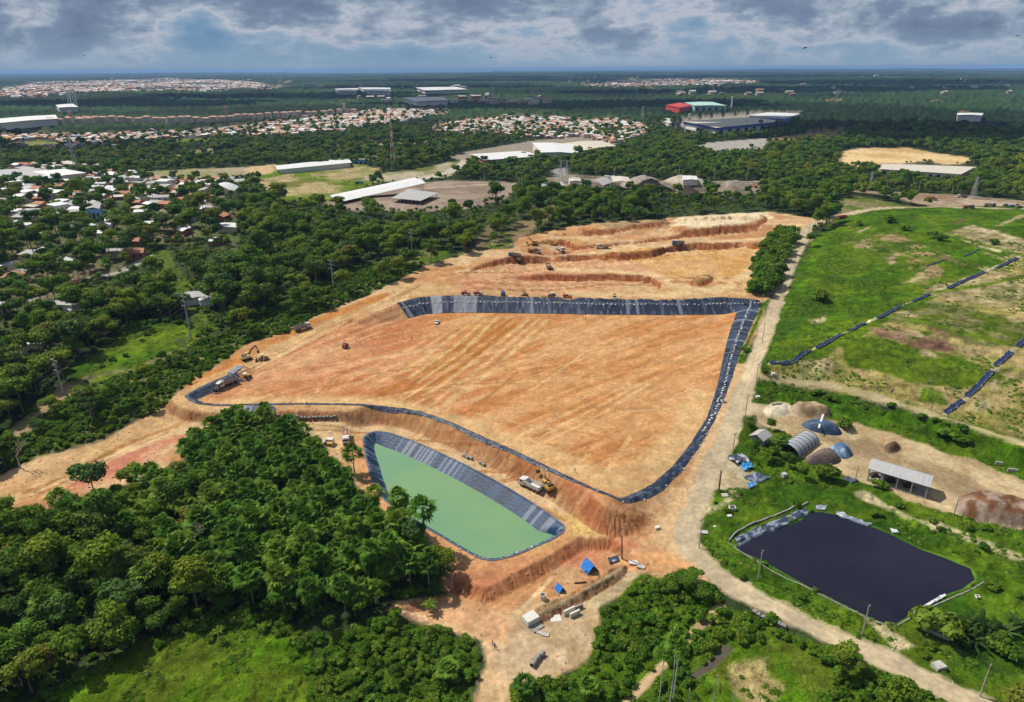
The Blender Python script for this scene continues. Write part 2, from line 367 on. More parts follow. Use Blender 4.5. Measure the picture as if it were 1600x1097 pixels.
paint([(1370,266),(1380,254),(1530,261),(1510,280),(1370,272)], YARD, (0.30,0.26,0.18), 6, 3)
paint([(1075,226),(1140,220),(1200,216),(1195,232),(1120,236)], YARD, (0.42,0.40,0.36), 8, 4)
paint([(1052,205),(1100,205),(1200,202),(1235,196)], YARD, (0.35,0.30,0.24), 8, 4, line=14)
paint([(1330,296),(1400,300),(1500,305),(1600,314),(1700,320),(1700,338),(1600,332),(1520,326),(1430,318),(1330,300)], YARD, (0.46,0.38,0.29), 6, 3, (0.30,0.22,0.15), 22, seed=11)
paint([(1280,330),(1330,305),(1420,322),(1480,326),(1400,330),(1330,332)], GRASS, (0.12,0.17,0.04), 6, 3, (0.20,0.17,0.08), 14)
for cx, cy in ((1300,161),(1440,144),(1460,163),(1120,146),(905,131),(1010,143),(1500,180)):
    paint([(cx-14,cy),(cx,cy-1.5),(cx+16,cy),(cx+4,cy+1.5)], YARD, (0.5,0.34,0.22), 12, 8)
LS = [(0,345),(100,350),(190,345),(280,330),(380,330),(385,352),(375,392),(330,385),(250,380),(235,395),(180,425),(130,440),(150,470),(190,480),(150,500),(80,535),(60,560),(0,575)]
paint(LS, TOWN, (0.075,0.10,0.03), 12, 10, (0.15,0.13,0.07), 26, seed=15, wsc=30)
paint([(262,452),(300,448),(335,458),(330,478),(290,482),(265,470)], TOWN, (0.14,0.13,0.06), 6, 4, (0.3,0.22,0.13), 10, seed=16)
# paths through the forest on the left
paint([(235,400),(190,425),(120,440),(60,462),(30,474)], PATHC, (0.40,0.38,0.34), 2, 1, line=3)
paint([(250,395),(262,420),(300,470),(330,510)], GRASS, (0.10,0.16,0.04), 3, 2, line=5)
paint([(680,455),(760,400),(800,370),(870,320)], PATHC, (0.15,0.16,0.07), 6, 4, (0.30,0.22,0.13), 12, line=9)
paint([(742,390),(770,352),(800,335),(830,322)], PATHC, (0.20,0.17,0.10), 3, 2, line=4)
paint([(175,530),(210,505),(265,500),(320,510),(330,520),(300,540),(240,560),(190,585),(120,600),(90,590),(150,555)], GRASS, G1, 4, 4, G2, 16, seed=12)
paint([(20,690),(90,620),(150,592),(230,572),(290,545),(320,530)], GRASS, (0.18,0.15,0.07), 5, 4, (0.12,0.17,0.04), 14, line=5, seed=13)
paint([(0,690),(30,660),(100,600),(120,605),(70,650),(20,700)], YARD, (0.40,0.30,0.18), 4, 3)
paint([(330,540),(380,520),(440,490),(520,470),(570,455),(640,430),(720,395),(760,385),(790,360),(800,380),(700,420),(600,470),(520,500),(430,540),(400,560)], SCRUB, (0.10,0.15,0.03), 4, 4, (0.25,0.20,0.11), 10, seed=14)
paint([(240,645),(330,580),(430,512),(560,455),(640,425),(700,398),(690,380),(620,402),(540,426),(440,472),(340,525),(250,568),(140,605),(60,665),(0,705),(0,738),(120,695)], SCRUB, (0.085,0.15,0.025), 4, 5, (0.17,0.16,0.06), 9, seed=17)
# bare soil of the whole works
SOILP = [(-160,830),(-160,760),(0,742),(60,715),(150,695),(190,672),(250,640),(320,583),(362,555),(384,538),(445,522),(500,492),(560,468),(620,440),(660,418),(740,392),(800,388),(812,372),(850,362),(900,352),(1000,345),(1040,341),(1100,336),(1200,331),(1270,340),(1280,350),(1244,362),(1240,400),(1200,470),(1180,520),(1150,580),(1100,680),(1095,720),(1060,800),(1050,850),(1075,890),(1130,940),(1060,905),(1000,892),(985,905),(930,945),(935,960),(920,1010),(890,1045),(860,1060),(812,1065),(800,1100),(790,1500),(730,1500),(740,1100),(757,1040),(752,1000),(700,985),(660,960),(600,955),(620,940),(700,930),(705,890),(690,860),(640,815),(590,790),(560,760),(530,735),(480,700),(490,680),(470,665),(400,650),(340,655),(290,690),(300,720),(240,745),(150,770),(120,790),(60,800),(0,800)]
paint(SOILP, SOIL, (0.52,0.29,0.145), 2.0, 2.0, (0.62,0.44,0.26), 16, seed=20)
# lighter, graded surfaces and haul tracks
SANDC = (0.60,0.44,0.26)
paint([(470,672),(560,672),(620,676),(740,716),(830,772),(900,830),(1000,860)], None, SANDC, 5, 2, line=5, seed=21)
paint([(290,650),(330,640),(400,640),(520,655),(560,668),(480,668),(400,650),(330,665),(260,690),(230,660)], None, SANDC, 5, 3, seed=22)
paint([(0,775),(100,730),(200,690),(270,640),(330,600),(400,560),(480,515),(560,480),(640,452),(740,455),(900,452),(1100,462),(1190,440),(1250,370)], None, (0.56,0.38,0.20), 8, 3, line=7, seed=23)
paint([(300,600),(350,575),(420,535),(520,492),(600,462)], None, (0.50,0.24,0.085), 4, 2, line=4, seed=24, amax=.8)
paint([(100,760),(160,715),(240,685),(300,675),(280,690),(200,740),(130,765)], None, (0.56,0.25,0.17), 6, 4, seed=25)
paint([(700,905),(760,880),(850,850),(900,800),(960,770),(880,745),(960,820),(1040,860),(960,870),(850,880),(760,920)], None, (0.55,0.25,0.14), 6, 3, seed=26)
# excavation faces and floors
paint([(800,392),(840,365),(900,352),(1040,345),(1195,335),(1200,345),(1080,352),(960,360),(860,372)], None, (0.62,0.42,0.22), 4, 3, (0.58,0.30,0.15), 14, seed=27)
paint([(700,455),(740,430),(800,400),(900,390),(1020,400),(1000,430),(960,452),(800,455)], None, (0.56,0.28,0.17), 5, 4, (0.60,0.36,0.22), 20, seed=28)
paint([(900,400),(1040,388),(1180,382),(1196,395),(1185,425),(1150,448),(1060,440),(1000,410)], None, (0.58,0.34,0.13), 5, 4, (0.63,0.40,0.20), 20, seed=29)
paint([(1040,352),(1060,340),(1150,333),(1196,332),(1210,342),(1160,350),(1090,356)], SOIL, (0.74,0.62,0.42), 3, 2, seed=30)
paint([(905,350),(1000,343),(1045,346),(1050,354),(960,358)], None, (0.42,0.30,0.18), 3, 2, seed=31)
paint([(1078,446),(1086,432),(1108,430),(1118,438),(1100,446)], None, (0.30,0.20,0.09), 3, 2, seed=32)
for ln, w_ in ((([(1245,350),(1200,372),(1100,384),(1000,386),(900,402),(850,410)]), 4), ([(1190,385),(1180,420),(1130,450),(1040,462),(900,458)], 4), ([(860,420),(960,424),(1030,432),(1060,448),(1120,455)], 3.5)):
    paint(ln, None, (0.68,0.50,0.29), 4, 1.5, line=w_, seed=33)
# cell floor
ins = inbox(GX, GY, CELL, 0); s_ = sdpoly(GX[ins], GY[ins], CELL); ins = ins[s_ > 0]; x_, y_ = GX[ins], GY[ins]
ca, sa = math.cos(R(38)), math.sin(R(38)); U_ = x_*ca+y_*sa; V_ = -x_*sa+y_*ca
st = fbm(U_, V_*7, 36, 5, 40, 0.6); st2 = fbm(x_, y_, 42, 3, 41); st3 = fbm(U_, V_*16, 24, 3, 42, 0.6)
cf = lerp(np.array([0.50,0.245,0.10]), np.array([0.60,0.36,0.18]), sstep((st-0.5)*2.4+0.5))
redL = sstep((-(x_+22)-0.3*(y_-250))/60+0.5)*0.8
cf = cf*(1-redL[:, None]*0.7) + (lerp(np.array([0.50,0.20,0.12]), np.array([0.60,0.33,0.20]), sstep((st-0.5)*3+0.5)))*(redL*0.7)[:, None]
cf = lerp(cf, np.array([0.47,0.19,0.07]), sstep((st2-0.56)*5)*0.4)
cf = lerp(cf, np.array([0.72,0.52,0.30]), sstep((st3-0.62)*7)*0.35)
COLR[ins] = cf; CLS[ins] = SOIL
k = ins
for a_, b_, w_, c_ in (((800,498),(610,625),3.2,(0.40,0.19,0.05)), ((840,500),(660,640),3.0,(0.62,0.42,0.22)), ((640,478),(330,600),2.5,(0.66,0.40,0.22)), ((1000,600),(800,700),2.0,(0.66,0.44,0.24)), ((700,520),(560,600),2.0,(0.62,0.40,0.22)), ((760,498),(640,590),2.4,(0.62,0.43,0.2))):
    for off in (-7, 0, 7):
        paint([(a_[0]+off*2,a_[1]),((a_[0]+b_[0])/2+off*2+8,(a_[1]+b_[1])/2+off),(b_[0]+off*2,b_[1]+off)], None, c_, 2.2, 1.0, line=w_*0.35, seed=44+off, amax=.5)
rt = random.Random(5)
for q_ in range(46):
    u0, v0 = rt.uniform(480, 1080), rt.uniform(510, 720); dx = rt.uniform(-220, -70) if q_ % 3 else rt.uniform(70, 200); dy = rt.uniform(20, 110) if q_ % 3 else rt.uniform(-20, 40)
    for off in (0, 4): paint([(u0+off, v0), (u0+dx*.5+rt.uniform(-14, 14)+off, v0+dy*.5), (u0+dx+off, v0+dy)], None, ((0.66,0.45,0.24) if q_ % 2 else (0.42,0.20,0.08)), 0.9, 0.3, line=.25, seed=q_)
for q_ in range(26):
    a_, b_ = rt.choice([((60,770),(330,640)), ((300,660),(560,672)), ((600,690),(900,820)), ((700,430),(1150,395)), ((720,445),(1160,440)), ((760,1000),(860,900)), ((330,610),(640,450))]); j = lambda p: (p[0]+rt.uniform(-25, 25), p[1]+rt.uniform(-9, 9)); a_, b_ = j(a_), j(b_)
    for off in (0, 3.5): paint([(a_[0]+off, a_[1]), ((a_[0]+b_[0])/2+off, (a_[1]+b_[1])/2+rt.uniform(-8, 8)), (b_[0]+off, b_[1])], None, ((0.70,0.52,0.30) if q_ % 2 else (0.38,0.19,0.08)), 0.9, 0.4, line=.3, seed=q_)
paint([(330,632),(420,628),(600,632),(760,672),(900,735),(985,758),(1040,720),(1100,620)], None, (0.62,0.42,0.22), 6, 2, line=6, seed=46)
# pond surrounds
paint([(560,690),(575,730),(590,772),(690,842),(765,880),(850,855),(890,830)], None, (0.60,0.33,0.17), 3, 2, line=4, seed=47)
paint([(830,860),(900,838),(960,838),(900,800),(870,800),(890,830)], None, (0.60,0.42,0.18), 4, 3, seed=48)
# debris yard near the bottom
paint([(760,1010),(800,960),(860,950),(925,960),(932,1000),(900,1040),(850,1060),(790,1062)], SOIL, (0.58,0.44,0.29), 3, 3, (0.44,0.33,0.2), 5, seed=49)
paint([(900,935),(968,882),(1000,895),(985,920),(930,955)], SOIL, (0.55,0.44,0.28), 2, 2, (0.40,0.33,0.2), 4, seed=50)
paint([(818,975),(840,950),(900,925),(968,882),(980,890),(900,938),(850,968)], SOIL, (0.36,0.30,0.2), 1.5, 1, (0.28,0.23,0.13), 2, seed=51)
paint([(620,955),(700,935),(760,940),(800,975),(770,1020),(750,1000),(690,975)], None, (0.62,0.38,0.22), 4, 3, seed=52)
# right-hand side: grass, mound, pad
RG = [(1160,560),(1190,580),(1600,690),(1760,745),(2000,840),(2000,1500),(1640,1200),(1530,1110),(1250,978),(1110,885),(1078,845),(1082,812),(1115,745),(1142,670)]
paint(RG, GRASS, G1, 2.0, 2.5, G2, 10, seed=60)
paint(None, HILLC, (0.088,0.185,0.012), 3, 2, (0.055,0.12,0.012), 12, world=HILL, seed=61)
# mound: dry terraces on the far right
tan = (0.30,0.235,0.115)
for q, c_, c2_ in (([(1290,560),(1400,500),(1520,435),(1600,395),(1750,340),(1800,360),(2000,420),(2300,700),(1760,745),(1600,690),(1480,650),(1300,605),(1195,590),(1205,572)], (0.36,0.275,0.12), (0.22,0.20,0.055)),
                   ([(1310,540),(1360,525),(1500,560),(1560,590),(1500,610),(1330,575)], (0.07,0.14,0.015), (0.10,0.15,0.025)),
                   ([(1380,490),(1450,470),(1600,500),(1600,545),(1540,540),(1400,505)], (0.09,0.13,0.025), (0.17,0.16,0.06)),
                   ([(1360,512),(1400,512),(1480,535),(1500,548),(1440,545),(1370,525)], (0.13,0.065,0.045), (0.26,0.17,0.10)),
                   ([(1430,455),(1520,430),(1600,440),(1600,480),(1500,470)], (0.42,0.34,0.18), (0.2,0.18,0.07)),
                   ([(1480,365),(1520,350),(1600,375),(1640,400),(1560,395)], (0.50,0.42,0.26), (0.24,0.2,0.09)),
                   ([(1310,380),(1400,360),(1460,400),(1480,430),(1440,450),(1400,400)], (0.28,0.20,0.10), (0.10,0.16,0.02)),
                   ([(1250,570),(1300,560),(1300,590),(1255,592)], (0.36,0.29,0.16), (0.18,0.18,0.06)),
                   ([(1265,500),(1290,492),(1292,502),(1272,508)], (0.42,0.36,0.22), (0.3,0.28,0.14)),
                   ([(1290,432),(1315,426),(1316,434),(1296,436)], (0.42,0.36,0.22), (0.3,0.28,0.14)),
                   ([(1375,395),(1390,398),(1400,412),(1390,414)], (0.38,0.26,0.16), (0.3,0.22,0.14)),
                   ([(1440,605),(1470,612),(1480,630),(1440,628)], (0.08,0.15,0.02), (0.1,0.15,0.03)),
                   ([(1520,620),(1545,628),(1540,645),(1520,640)], (0.44,0.38,0.26), (0.3,0.28,0.14))):
    paint(q, HILLC, c_, 3, 3, c2_, 9, seed=int(q[0][0]) % 97, wsc=10)
rt = random.Random(9)
for q_ in range(70):
    u0, v0 = rt.uniform(1270, 1640), rt.uniform(345, 640)
    if v0 > 470+(u0-1270)*.5 or v0 > 600+(u0-1480)*.3: continue
    L_ = rt.uniform(12, 46); paint([(u0, v0), (u0+L_, v0-L_*.42)] if q_ % 2 else [(u0, v0), (u0+L_, v0+L_*.38)], None, rt.choice([(0.33,0.26,0.14), (0.15,0.10,0.05), (0.09,0.17,0.015), (0.36,0.29,0.16), (0.06,0.12,0.01)]), 2.5, 2.0, line=rt.uniform(.8, 2.4), seed=q_)
paint([(1202,568),(1240,568),(1265,549),(1315,522),(1353,505),(1408,478),(1453,460),(1538,425),(1600,398)], None, (0.50,0.44,0.28), 0.8, .5, line=.7, seed=64)
paint([(1475,648),(1505,627),(1550,580),(1580,550),(1606,528)], None, (0.46,0.40,0.26), 0.8, .5, line=.7, seed=63)
paint([(1205,530),(1240,500),(1300,440),(1360,400),(1420,380)], None, (0.05,0.11,0.02), 6, 4, line=6, seed=65)
for ln in ([(1300,470),(1420,445),(1440,455)], [(1420,500),(1500,520),(1600,545)], [(1360,540),(1480,570),(1560,590)], [(1440,335),(1470,360),(1600,400)], [(1400,470),(1440,462),(1600,432)], [(1330,360),(1400,390),(1480,420)]):
    paint(ln, None, (0.11,0.19,0.02), 2.5, 1, line=2, seed=66)
# bank grass between path and pad
BANK = [(1190,600),(1260,605),(1340,620),(1440,648),(1560,688),(1640,715),(1760,755),(1760,800),(1640,760),(1590,742),(1520,716),(1440,690),(1350,660),(1300,645),(1240,634),(1200,628),(1185,615)]
paint(BANK, GRASS, (0.075,0.17,0.010), 2.0, 3, (0.04,0.10,0.010), 7, seed=67)
# path and access tracks
PATH = G([(1165,582),(1190,590),(1230,594),(1300,603),(1380,624),(1480,655),(1600,694),(1760,748)])
paint(None, PATHC, (0.56,0.47,0.29), 1.4, 1.2, (0.46,0.40,0.22), 8, line=1.0, world=PATH, seed=68)
PADP = [(1168,655),(1172,640),(1195,636),(1240,645),(1300,655),(1350,664),(1440,694),(1520,720),(1590,748),(1640,768),(1760,805),(1760,880),(1640,835),(1560,818),(1500,806),(1450,792),(1380,766),(1330,748),(1310,735),(1300,722),(1245,715),(1255,690),(1215,672),(1190,668)]
paint(PADP, YARD, (0.56,0.45,0.28), 1.6, 2.2, (0.42,0.32,0.19), 12, seed=69)
paint([(1280,680),(1360,690),(1500,740),(1600,780),(1560,790),(1420,730),(1320,712)], None, (0.34,0.26,0.16), 5, 4, seed=70)
paint([(1150,645),(1175,636),(1240,640)], PATHC, (0.60,0.50,0.33), 1.5, 1, line=3, seed=71)
paint([(1105,760),(1140,715),(1175,740),(1180,760),(1130,765)], YARD, (0.58,0.50,0.34), 2, 2, (0.5,0.4,0.25), 6, seed=72)
paint([(1350,775),(1430,812),(1520,842),(1600,875),(1700,915)], None, (0.42,0.36,0.21), 2, 2, line=1.7, seed=73)
paint([(1100,800),(1130,788),(1150,770),(1145,756)], None, (0.45,0.38,0.22), 2, 1, line=1.2, seed=74)
paint([(1215,945),(1330,1005),(1420,1045)], None, (0.34,0.29,0.14), 3, 2, line=2.5, seed=75)
paint([(1350,965),(1400,990),(1425,1010),(1400,1015)], None, (0.45,0.36,0.22), 2, 2, seed=76)
paint(None, YARD, (0.74,0.66,0.50), 1, 1, (0.6,0.5,0.34), 4, world=PILES['white'], seed=77)
paint(None, YARD, (0.17,0.11,0.075), 1, 0.6, world=PILES['dark'], seed=78)
paint(None, YARD, (0.20,0.105,0.06), 1, 1, (0.36,0.29,0.235), 2.5, world=PILES['mulch'], seed=79)
paint(None, YARD, (0.46,0.36,0.25), 1, 1, (0.30,0.22,0.14), 2.2, world=PILES['soil1'], seed=80)
for q in (([(1130,615),(1142,618),(1142,650),(1125,690),(1105,712),(1088,712),(1085,690),(1100,665),(1118,650),(1128,630)]), ([(1180,500),(1188,475),(1200,470),(1188,500),(1170,540),(1160,575),(1148,600),(1143,590),(1160,545)])):
    paint(q, GRASS, (0.055,0.13,0.012), 1.2, 1.2, (0.09,0.17,0.02), 4, seed=81)
# vegetation in the foreground
paint([(-300,1500),(-200,830),(0,800),(60,805),(130,790),(240,755),(300,725),(290,690),(345,655),(400,648),(470,668),(490,700),(530,735),(570,792),(604,832),(655,880),(695,908),(688,930),(620,940),(600,955),(520,960),(440,975),(380,960),(290,975),(220,1010),(100,1060),(0,1150)], GROVE, (0.028,0.045,0.014), 2, 2, (0.05,0.07,0.02), 8, seed=82)
paint([(50,1100),(110,1062),(160,1035),(230,1005),(290,975),(380,958),(450,978),(500,1000),(490,1030),(480,1060),(540,1100),(500,1400),(0,1400)], GRASS, (0.085,0.19,0.012), 2, 2, (0.10,0.15,0.02), 10, seed=83)
paint([(500,1000),(600,960),(690,980),(742,1010),(744,1040),(738,1100),(730,1500),(500,1400),(480,1060)], SCRUB, (0.05,0.10,0.012), 2, 2, (0.07,0.12,0.02), 7, seed=84)
paint([(800,1100),(806,1072),(860,1066),(900,1045),(925,1010),(935,960),(985,910),(1000,895),(1060,903),(1128,945),(1090,985),(1040,1035),(975,1095),(900,1500),(760,1500)], SCRUB, (0.06,0.13,0.012), 1.5, 2, (0.09,0.16,0.02), 6, seed=85)
paint([(1128,950),(1180,960),(1250,992),(1340,1030),(1420,1062),(1500,1100),(1620,1170),(1700,1500),(900,1500),(980,1097),(1045,1040),(1095,985)], SCRUB, (0.06,0.13,0.012), 1.5, 2, (0.09,0.16,0.02), 6, seed=86)
paint([(1120,1010),(1220,1000),(1290,1030),(1310,1060),(1270,1110),(1200,1200),(1080,1200),(1110,1060)], GRASS, (0.085,0.18,0.015), 2, 2, (0.12,0.17,0.03), 6, seed=87)
paint([(1140,1040),(1190,1035),(1230,1075),(1200,1110),(1150,1090)], None, (0.36,0.28,0.12), 3, 3, seed=88)
paint([(970,1110),(1000,1075),(1040,1035),(1085,985),(1128,950)], PATHC, (0.60,0.45,0.28), 1.0, 0.8, (0.5,0.36,0.2), 5, line=1.0, seed=89)
paint([(1080,1060),(1110,1040),(1135,1015)], PATHC, (0.12,0.11,0.09), 1, 1, line=1.2, seed=90)
# main gravel road
ROAD_PX = [(1620,1150),(1500,1087),(1400,1040),(1300,995),(1220,955),(1150,918),(1100,885),(1075,858),(1068,835),(1078,800),(1098,760),(1118,715),(1140,665),(1155,620),(1172,575),(1188,530),(1210,470),(1232,420),(1250,380),(1262,355),(1290,343),(1330,333),(1375,325),(1420,324),(1480,324),(1540,324),(1620,328)]
ROADL = smooth_poly(G([(u+(4 if v > 430 and v < 860 else 0), v) for u, v in ROAD_PX]), 2, False)
paint(None, SOIL, (0.62,0.43,0.25), 2.0, 1.0, line=4.4, world=smooth_poly(G([(u-9, v) for u, v in ROAD_PX if 560 < v < 900]), 2, False), seed=94)
paint(None, GRAVEL, (0.56,0.46,0.31), 1.6, 1.4, (0.48,0.40,0.28), 9, line=3.5, world=ROADL, seed=91)
kk = inbox(GX, GY, ROADL, 6); d_, s_, al_ = sdline(GX[kk], GY[kk], ROADL)
for off in (-1.9, -0.3, 0.3+1.3):
    a_ = np.clip(1-np.abs(d_*s_-off)/0.7, 0, 1)*0.35*fbm(GX[kk], GY[kk], 8, 2, 92)
    COLR[kk] = lerp(COLR[kk], np.array([0.66,0.58,0.42]), a_)
paint([(1000,865),(1040,868),(1075,880),(1100,905),(1060,900),(1020,888),(960,880)], None, (0.60,0.34,0.17), 5, 3, seed=93)
# gullies on steep soil
for _p in (BPOND, POND): _k = inbox(GX, GY, _p, 0); CLS[_k[sdpoly(GX[_k], GY[_k], _p) > -0.5]] = LINER
gz = GZ.reshape(NR, NA); gx = GX.reshape(NR, NA); gy = GY.reshape(NR, NA)
dzr = np.gradient(gz, axis=0)/np.maximum(np.abs(np.gradient(GR, axis=0)), 1e-3)*np.sign(np.gradient(GR, axis=0)); dza = np.gradient(gz, axis=1)/(np.gradient(GA, axis=1)*GR)
gxx = (dzr*np.sin(GA)+dza*np.cos(GA)).ravel(); gyy = (dzr*np.cos(GA)-dza*np.sin(GA)).ravel()
slope = np.hypot(gxx, gyy); soil = (CLS == SOIL) & (np.hypot(GX, GY) < 900)
k = np.nonzero(soil & (slope > 0.22))[0]
cellin = np.zeros(len(GX), bool); cellin[ins] = True
k = k[~cellin[k]]
ux, uy = -gyy[k]/slope[k], gxx[k]/slope[k]
# contour coordinate: quantised direction keeps the rills running straight down the slope
ang = np.round(np.arctan2(uy, ux)/R(15))*R(15); cc_ = GX[k]*np.cos(ang)+GY[k]*np.sin(ang)+3.0*(fbm(GX[k], GY[k], 5, 3, 9)-.5)
rill = np.abs(fbm(cc_, GZ[k]*0.35+ang*3, 1.9, 3, 7)-0.5)*2.6; rill2 = vn(cc_/0.6, GZ[k]*0.3, 8)
amt = sstep((slope[k]-0.22)/0.35)
GZ[k] -= amt*(0.25+0.9*fbm(GX[k], GY[k], 11, 2, 10))*(0.62*(1-np.clip(rill, 0, 1))**2+0.25*rill2+.35*(fbm(GX[k], GY[k], 2.2, 2, 11)-.5))
far_e = sstep((GY[k]-360)/30)
COLR[k] = lerp(COLR[k], np.array([0.30,0.095,0.04]), np.clip(amt*(0.45+0.6*(1-rill))*(0.55+0.45*far_e), 0, .95))
# roughness of everything else
r_ = np.hypot(GX, GY)
rough = np.choose(CLS, [0.5, 0.35, 0.16, 0.06, 0.3, 0.5, 0.5, 0.10, 0.30, 0.05, 0]).astype(float)
GZ += rough*(fbm(GX, GY, 1.8, 2, 70)-0.5)*1.6*np.clip(1.4-r_/700, 0, 1)
g_ = np.nonzero((CLS == GRASS) | (CLS == HILLC))[0]
t_ = sstep((fbm(GX[g_], GY[g_], 3.0, 3, 72)-0.53)*6); GZ[g_] += t_*0.5*np.clip(1.5-r_[g_]/500, 0, 1)
COLR[g_] *= (0.66+0.52*fbm(GX[g_], GY[g_], 1.3, 2, 73)+0.30*(fbm(GX[g_], GY[g_], 6, 3, 76)-.5)*2)[:, None]
t2 = sstep((fbm(GX[g_], GY[g_]*1.4, 22, 4, 74)-0.53)*6)*0.5
COLR[g_] = lerp(COLR[g_], np.array([0.14,0.20,0.02]), t2*(COLR[g_, 1] > COLR[g_, 0]*1.2))
s2 = np.nonzero((CLS == SOIL) | (CLS == YARD) | (CLS == GRAVEL))[0]
COLR[s2] *= (0.80+0.40*fbm(GX[s2], GY[s2], 1.3, 3, 75))[:, None]
# distant canopy: the forest is real relief, one dome of leaves per tree
FARR = 1500.0
k = np.nonzero((r_ > FARR) & ((CLS == FOREST)))[0]
def domes(x, y, cell, s):
    ix = np.floor(x/cell); iy = np.floor(y/cell); best = np.zeros(len(x), np.float32); tint = np.zeros(len(x), np.float32)
    for dx in (-1, 0, 1):
        for dy in (-1, 0, 1):
            jx = ix+dx; jy = iy+dy; jxi = jx.astype(np.int64); jyi = jy.astype(np.int64)
            cx = (jx+0.15+0.7*hsh(jxi, jyi, s))*cell; cy = (jy+0.15+0.7*hsh(jxi, jyi, s+1))*cell; rr = (0.55+0.35*hsh(jxi, jyi, s+2))*cell
            q = 1-((x-cx)**2+(y-cy)**2)/rr**2; hh = np.sqrt(np.clip(q, 0, 1))*(0.6+0.6*hsh(jxi, jyi, s+3))
            b = hh > best; best = np.where(b, hh, best); tint = np.where(b, hsh(jxi, jyi, s+4), tint)
    return best, tint
rk = r_[k]
b1, t1 = domes(GX[k], GY[k], 13.0, 100); b2, tt2 = domes(GX[k], GY[k], 30.0, 110); b3, t3 = domes(GX[k], GY[k], 75.0, 120)
w2 = sstep((rk-2000)/2500); w3 = sstep((rk-4500)/5000)
GZ[k] += 4+b1*9*(1-w3)+b2*12*w2+b3*16*w3 + 14*w2*(fbm(GX[k], GY[k], 260, 3, 130)-0.4)
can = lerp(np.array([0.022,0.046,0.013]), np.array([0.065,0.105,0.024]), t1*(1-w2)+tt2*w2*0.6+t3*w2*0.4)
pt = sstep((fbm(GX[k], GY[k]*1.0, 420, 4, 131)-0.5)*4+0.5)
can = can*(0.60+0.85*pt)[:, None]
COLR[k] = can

_s = np.isin(CLS, (SOIL, YARD, GRAVEL, PATHC)); COLR[_s] = np.clip(COLR[_s], 0, 1)**np.array([1.10, 1.13, 1.17])*0.84
_g = np.isin(CLS, (GRASS, HILLC, SCRUB)); _gw = np.clip((COLR[_g, 1]/np.maximum(COLR[_g, 0], 1e-3)-1.0)/0.4, 0, 1)[:, None]; COLR[_g] = COLR[_g]*(np.array([1.0, 1.0, 0.95])*(1-_gw)+np.array([0.82, 0.80, 0.40])*_gw)
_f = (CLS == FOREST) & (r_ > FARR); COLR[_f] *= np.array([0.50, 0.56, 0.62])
# ------------------------------------------------------------ materials
def new_mat(name):
    m = bpy.data.materials.new(name); m.use_nodes = True; nt = m.node_tree
    return m, nt, nt.nodes['Principled BSDF']
def ground_mat(name, rough=0.95, fine=0.35, bump=0.25, s1=0.9, s2=0.16):
    m, nt, b = new_mat(name); N = nt.nodes; L = nt.links
    at = N.new('ShaderNodeAttribute'); at.attribute_name = 'Col'
    geo = N.new('ShaderNodeNewGeometry')
    def noi(s, d):
        n = N.new('ShaderNodeTexNoise'); n.inputs['Scale'].default_value = s; n.inputs['Detail'].default_value = d; n.inputs['Roughness'].default_value = 0.65
        L.new(geo.outputs['Position'], n.inputs['Vector']); return n.outputs['Fac']
    a = noi(s1, 5); c = noi(s2, 4)
    mu = N.new('ShaderNodeMath'); mu.operation = 'MULTIPLY'; L.new(a, mu.inputs[0]); L.new(c, mu.inputs[1])
    mr = N.new('ShaderNodeMapRange'); L.new(mu.outputs[0], mr.inputs['Value']); mr.inputs['From Min'].default_value = 0.12; mr.inputs['From Max'].default_value = 0.40
    mr.inputs['To Min'].default_value = 1-fine; mr.inputs['To Max'].default_value = 1+fine
    sc = N.new('ShaderNodeVectorMath'); sc.operation = 'SCALE'; L.new(at.outputs['Color'], sc.inputs[0]); L.new(mr.outputs[0], sc.inputs[3])
    L.new(sc.outputs[0], b.inputs['Base Color']); b.inputs['Roughness'].default_value = rough; b.inputs['Specular IOR Level'].default_value = 0.04
    bp = N.new('ShaderNodeBump'); bp.inputs['Strength'].default_value = bump; bp.inputs['Distance'].default_value = 0.4; L.new(a, bp.inputs['Height']); L.new(bp.outputs[0], b.inputs['Normal'])
    return m
M_SOIL = ground_mat('bare_soil', 0.95, 0.30, 0.5)
M_GRASSM = ground_mat('grass_cover', 0.95, 0.65, 0.9, 1.8, 0.25)
M_ROAD = ground_mat('gravel', 0.95, 0.24, 0.3)
M_FOREST = ground_mat('forest_canopy', 0.95, 0.38, 0.5, 0.25, 0.05)

def mesh_from(name, verts, faces, mats=(), smooth=False):
    me = bpy.data.meshes.new(name); nv = len(verts); nf = len(faces)
    me.vertices.add(nv); me.vertices.foreach_set('co', np.ascontiguousarray(verts, np.float32).ravel())
    n = faces.shape[1]; me.loops.add(nf*n); me.loops.foreach_set('vertex_index', np.ascontiguousarray(faces, np.int32).ravel())
    me.polygons.add(nf); me.polygons.foreach_set('loop_start', np.arange(0, nf*n, n, dtype=np.int32))
    if smooth: me.polygons.foreach_set('use_smooth', np.ones(nf, bool))
    me.update(calc_edges=True)
    for m in mats: me.materials.append(m)
    return me
def add_col(me, cols, name='Col'):
    a = me.attributes.new(name, 'FLOAT_COLOR', 'POINT'); c = np.ones((len(cols), 4), np.float32); c[:, :3] = np.clip(cols, 0, 1); a.data.foreach_set('color', c.ravel())
def tag(o, label=None, cat=None, group=None, kind=None):
    if label: o['label'] = label
    if cat: o['category'] = cat
    if group: o['group'] = group
    if kind: o['kind'] = kind
    return o
def link(name, me, parent=None):
    o = bpy.data.objects.new(name, me); COL.objects.link(o)
    if parent: o.parent = parent
    return o
idx = np.arange(NR*NA).reshape(NR, NA)
FQ = np.stack([idx[:-1, :-1].ravel(), idx[:-1, 1:].ravel(), idx[1:, 1:].ravel(), idx[1:, :-1].ravel()], 1)
fcls = CLS[FQ[:, 0]].copy()
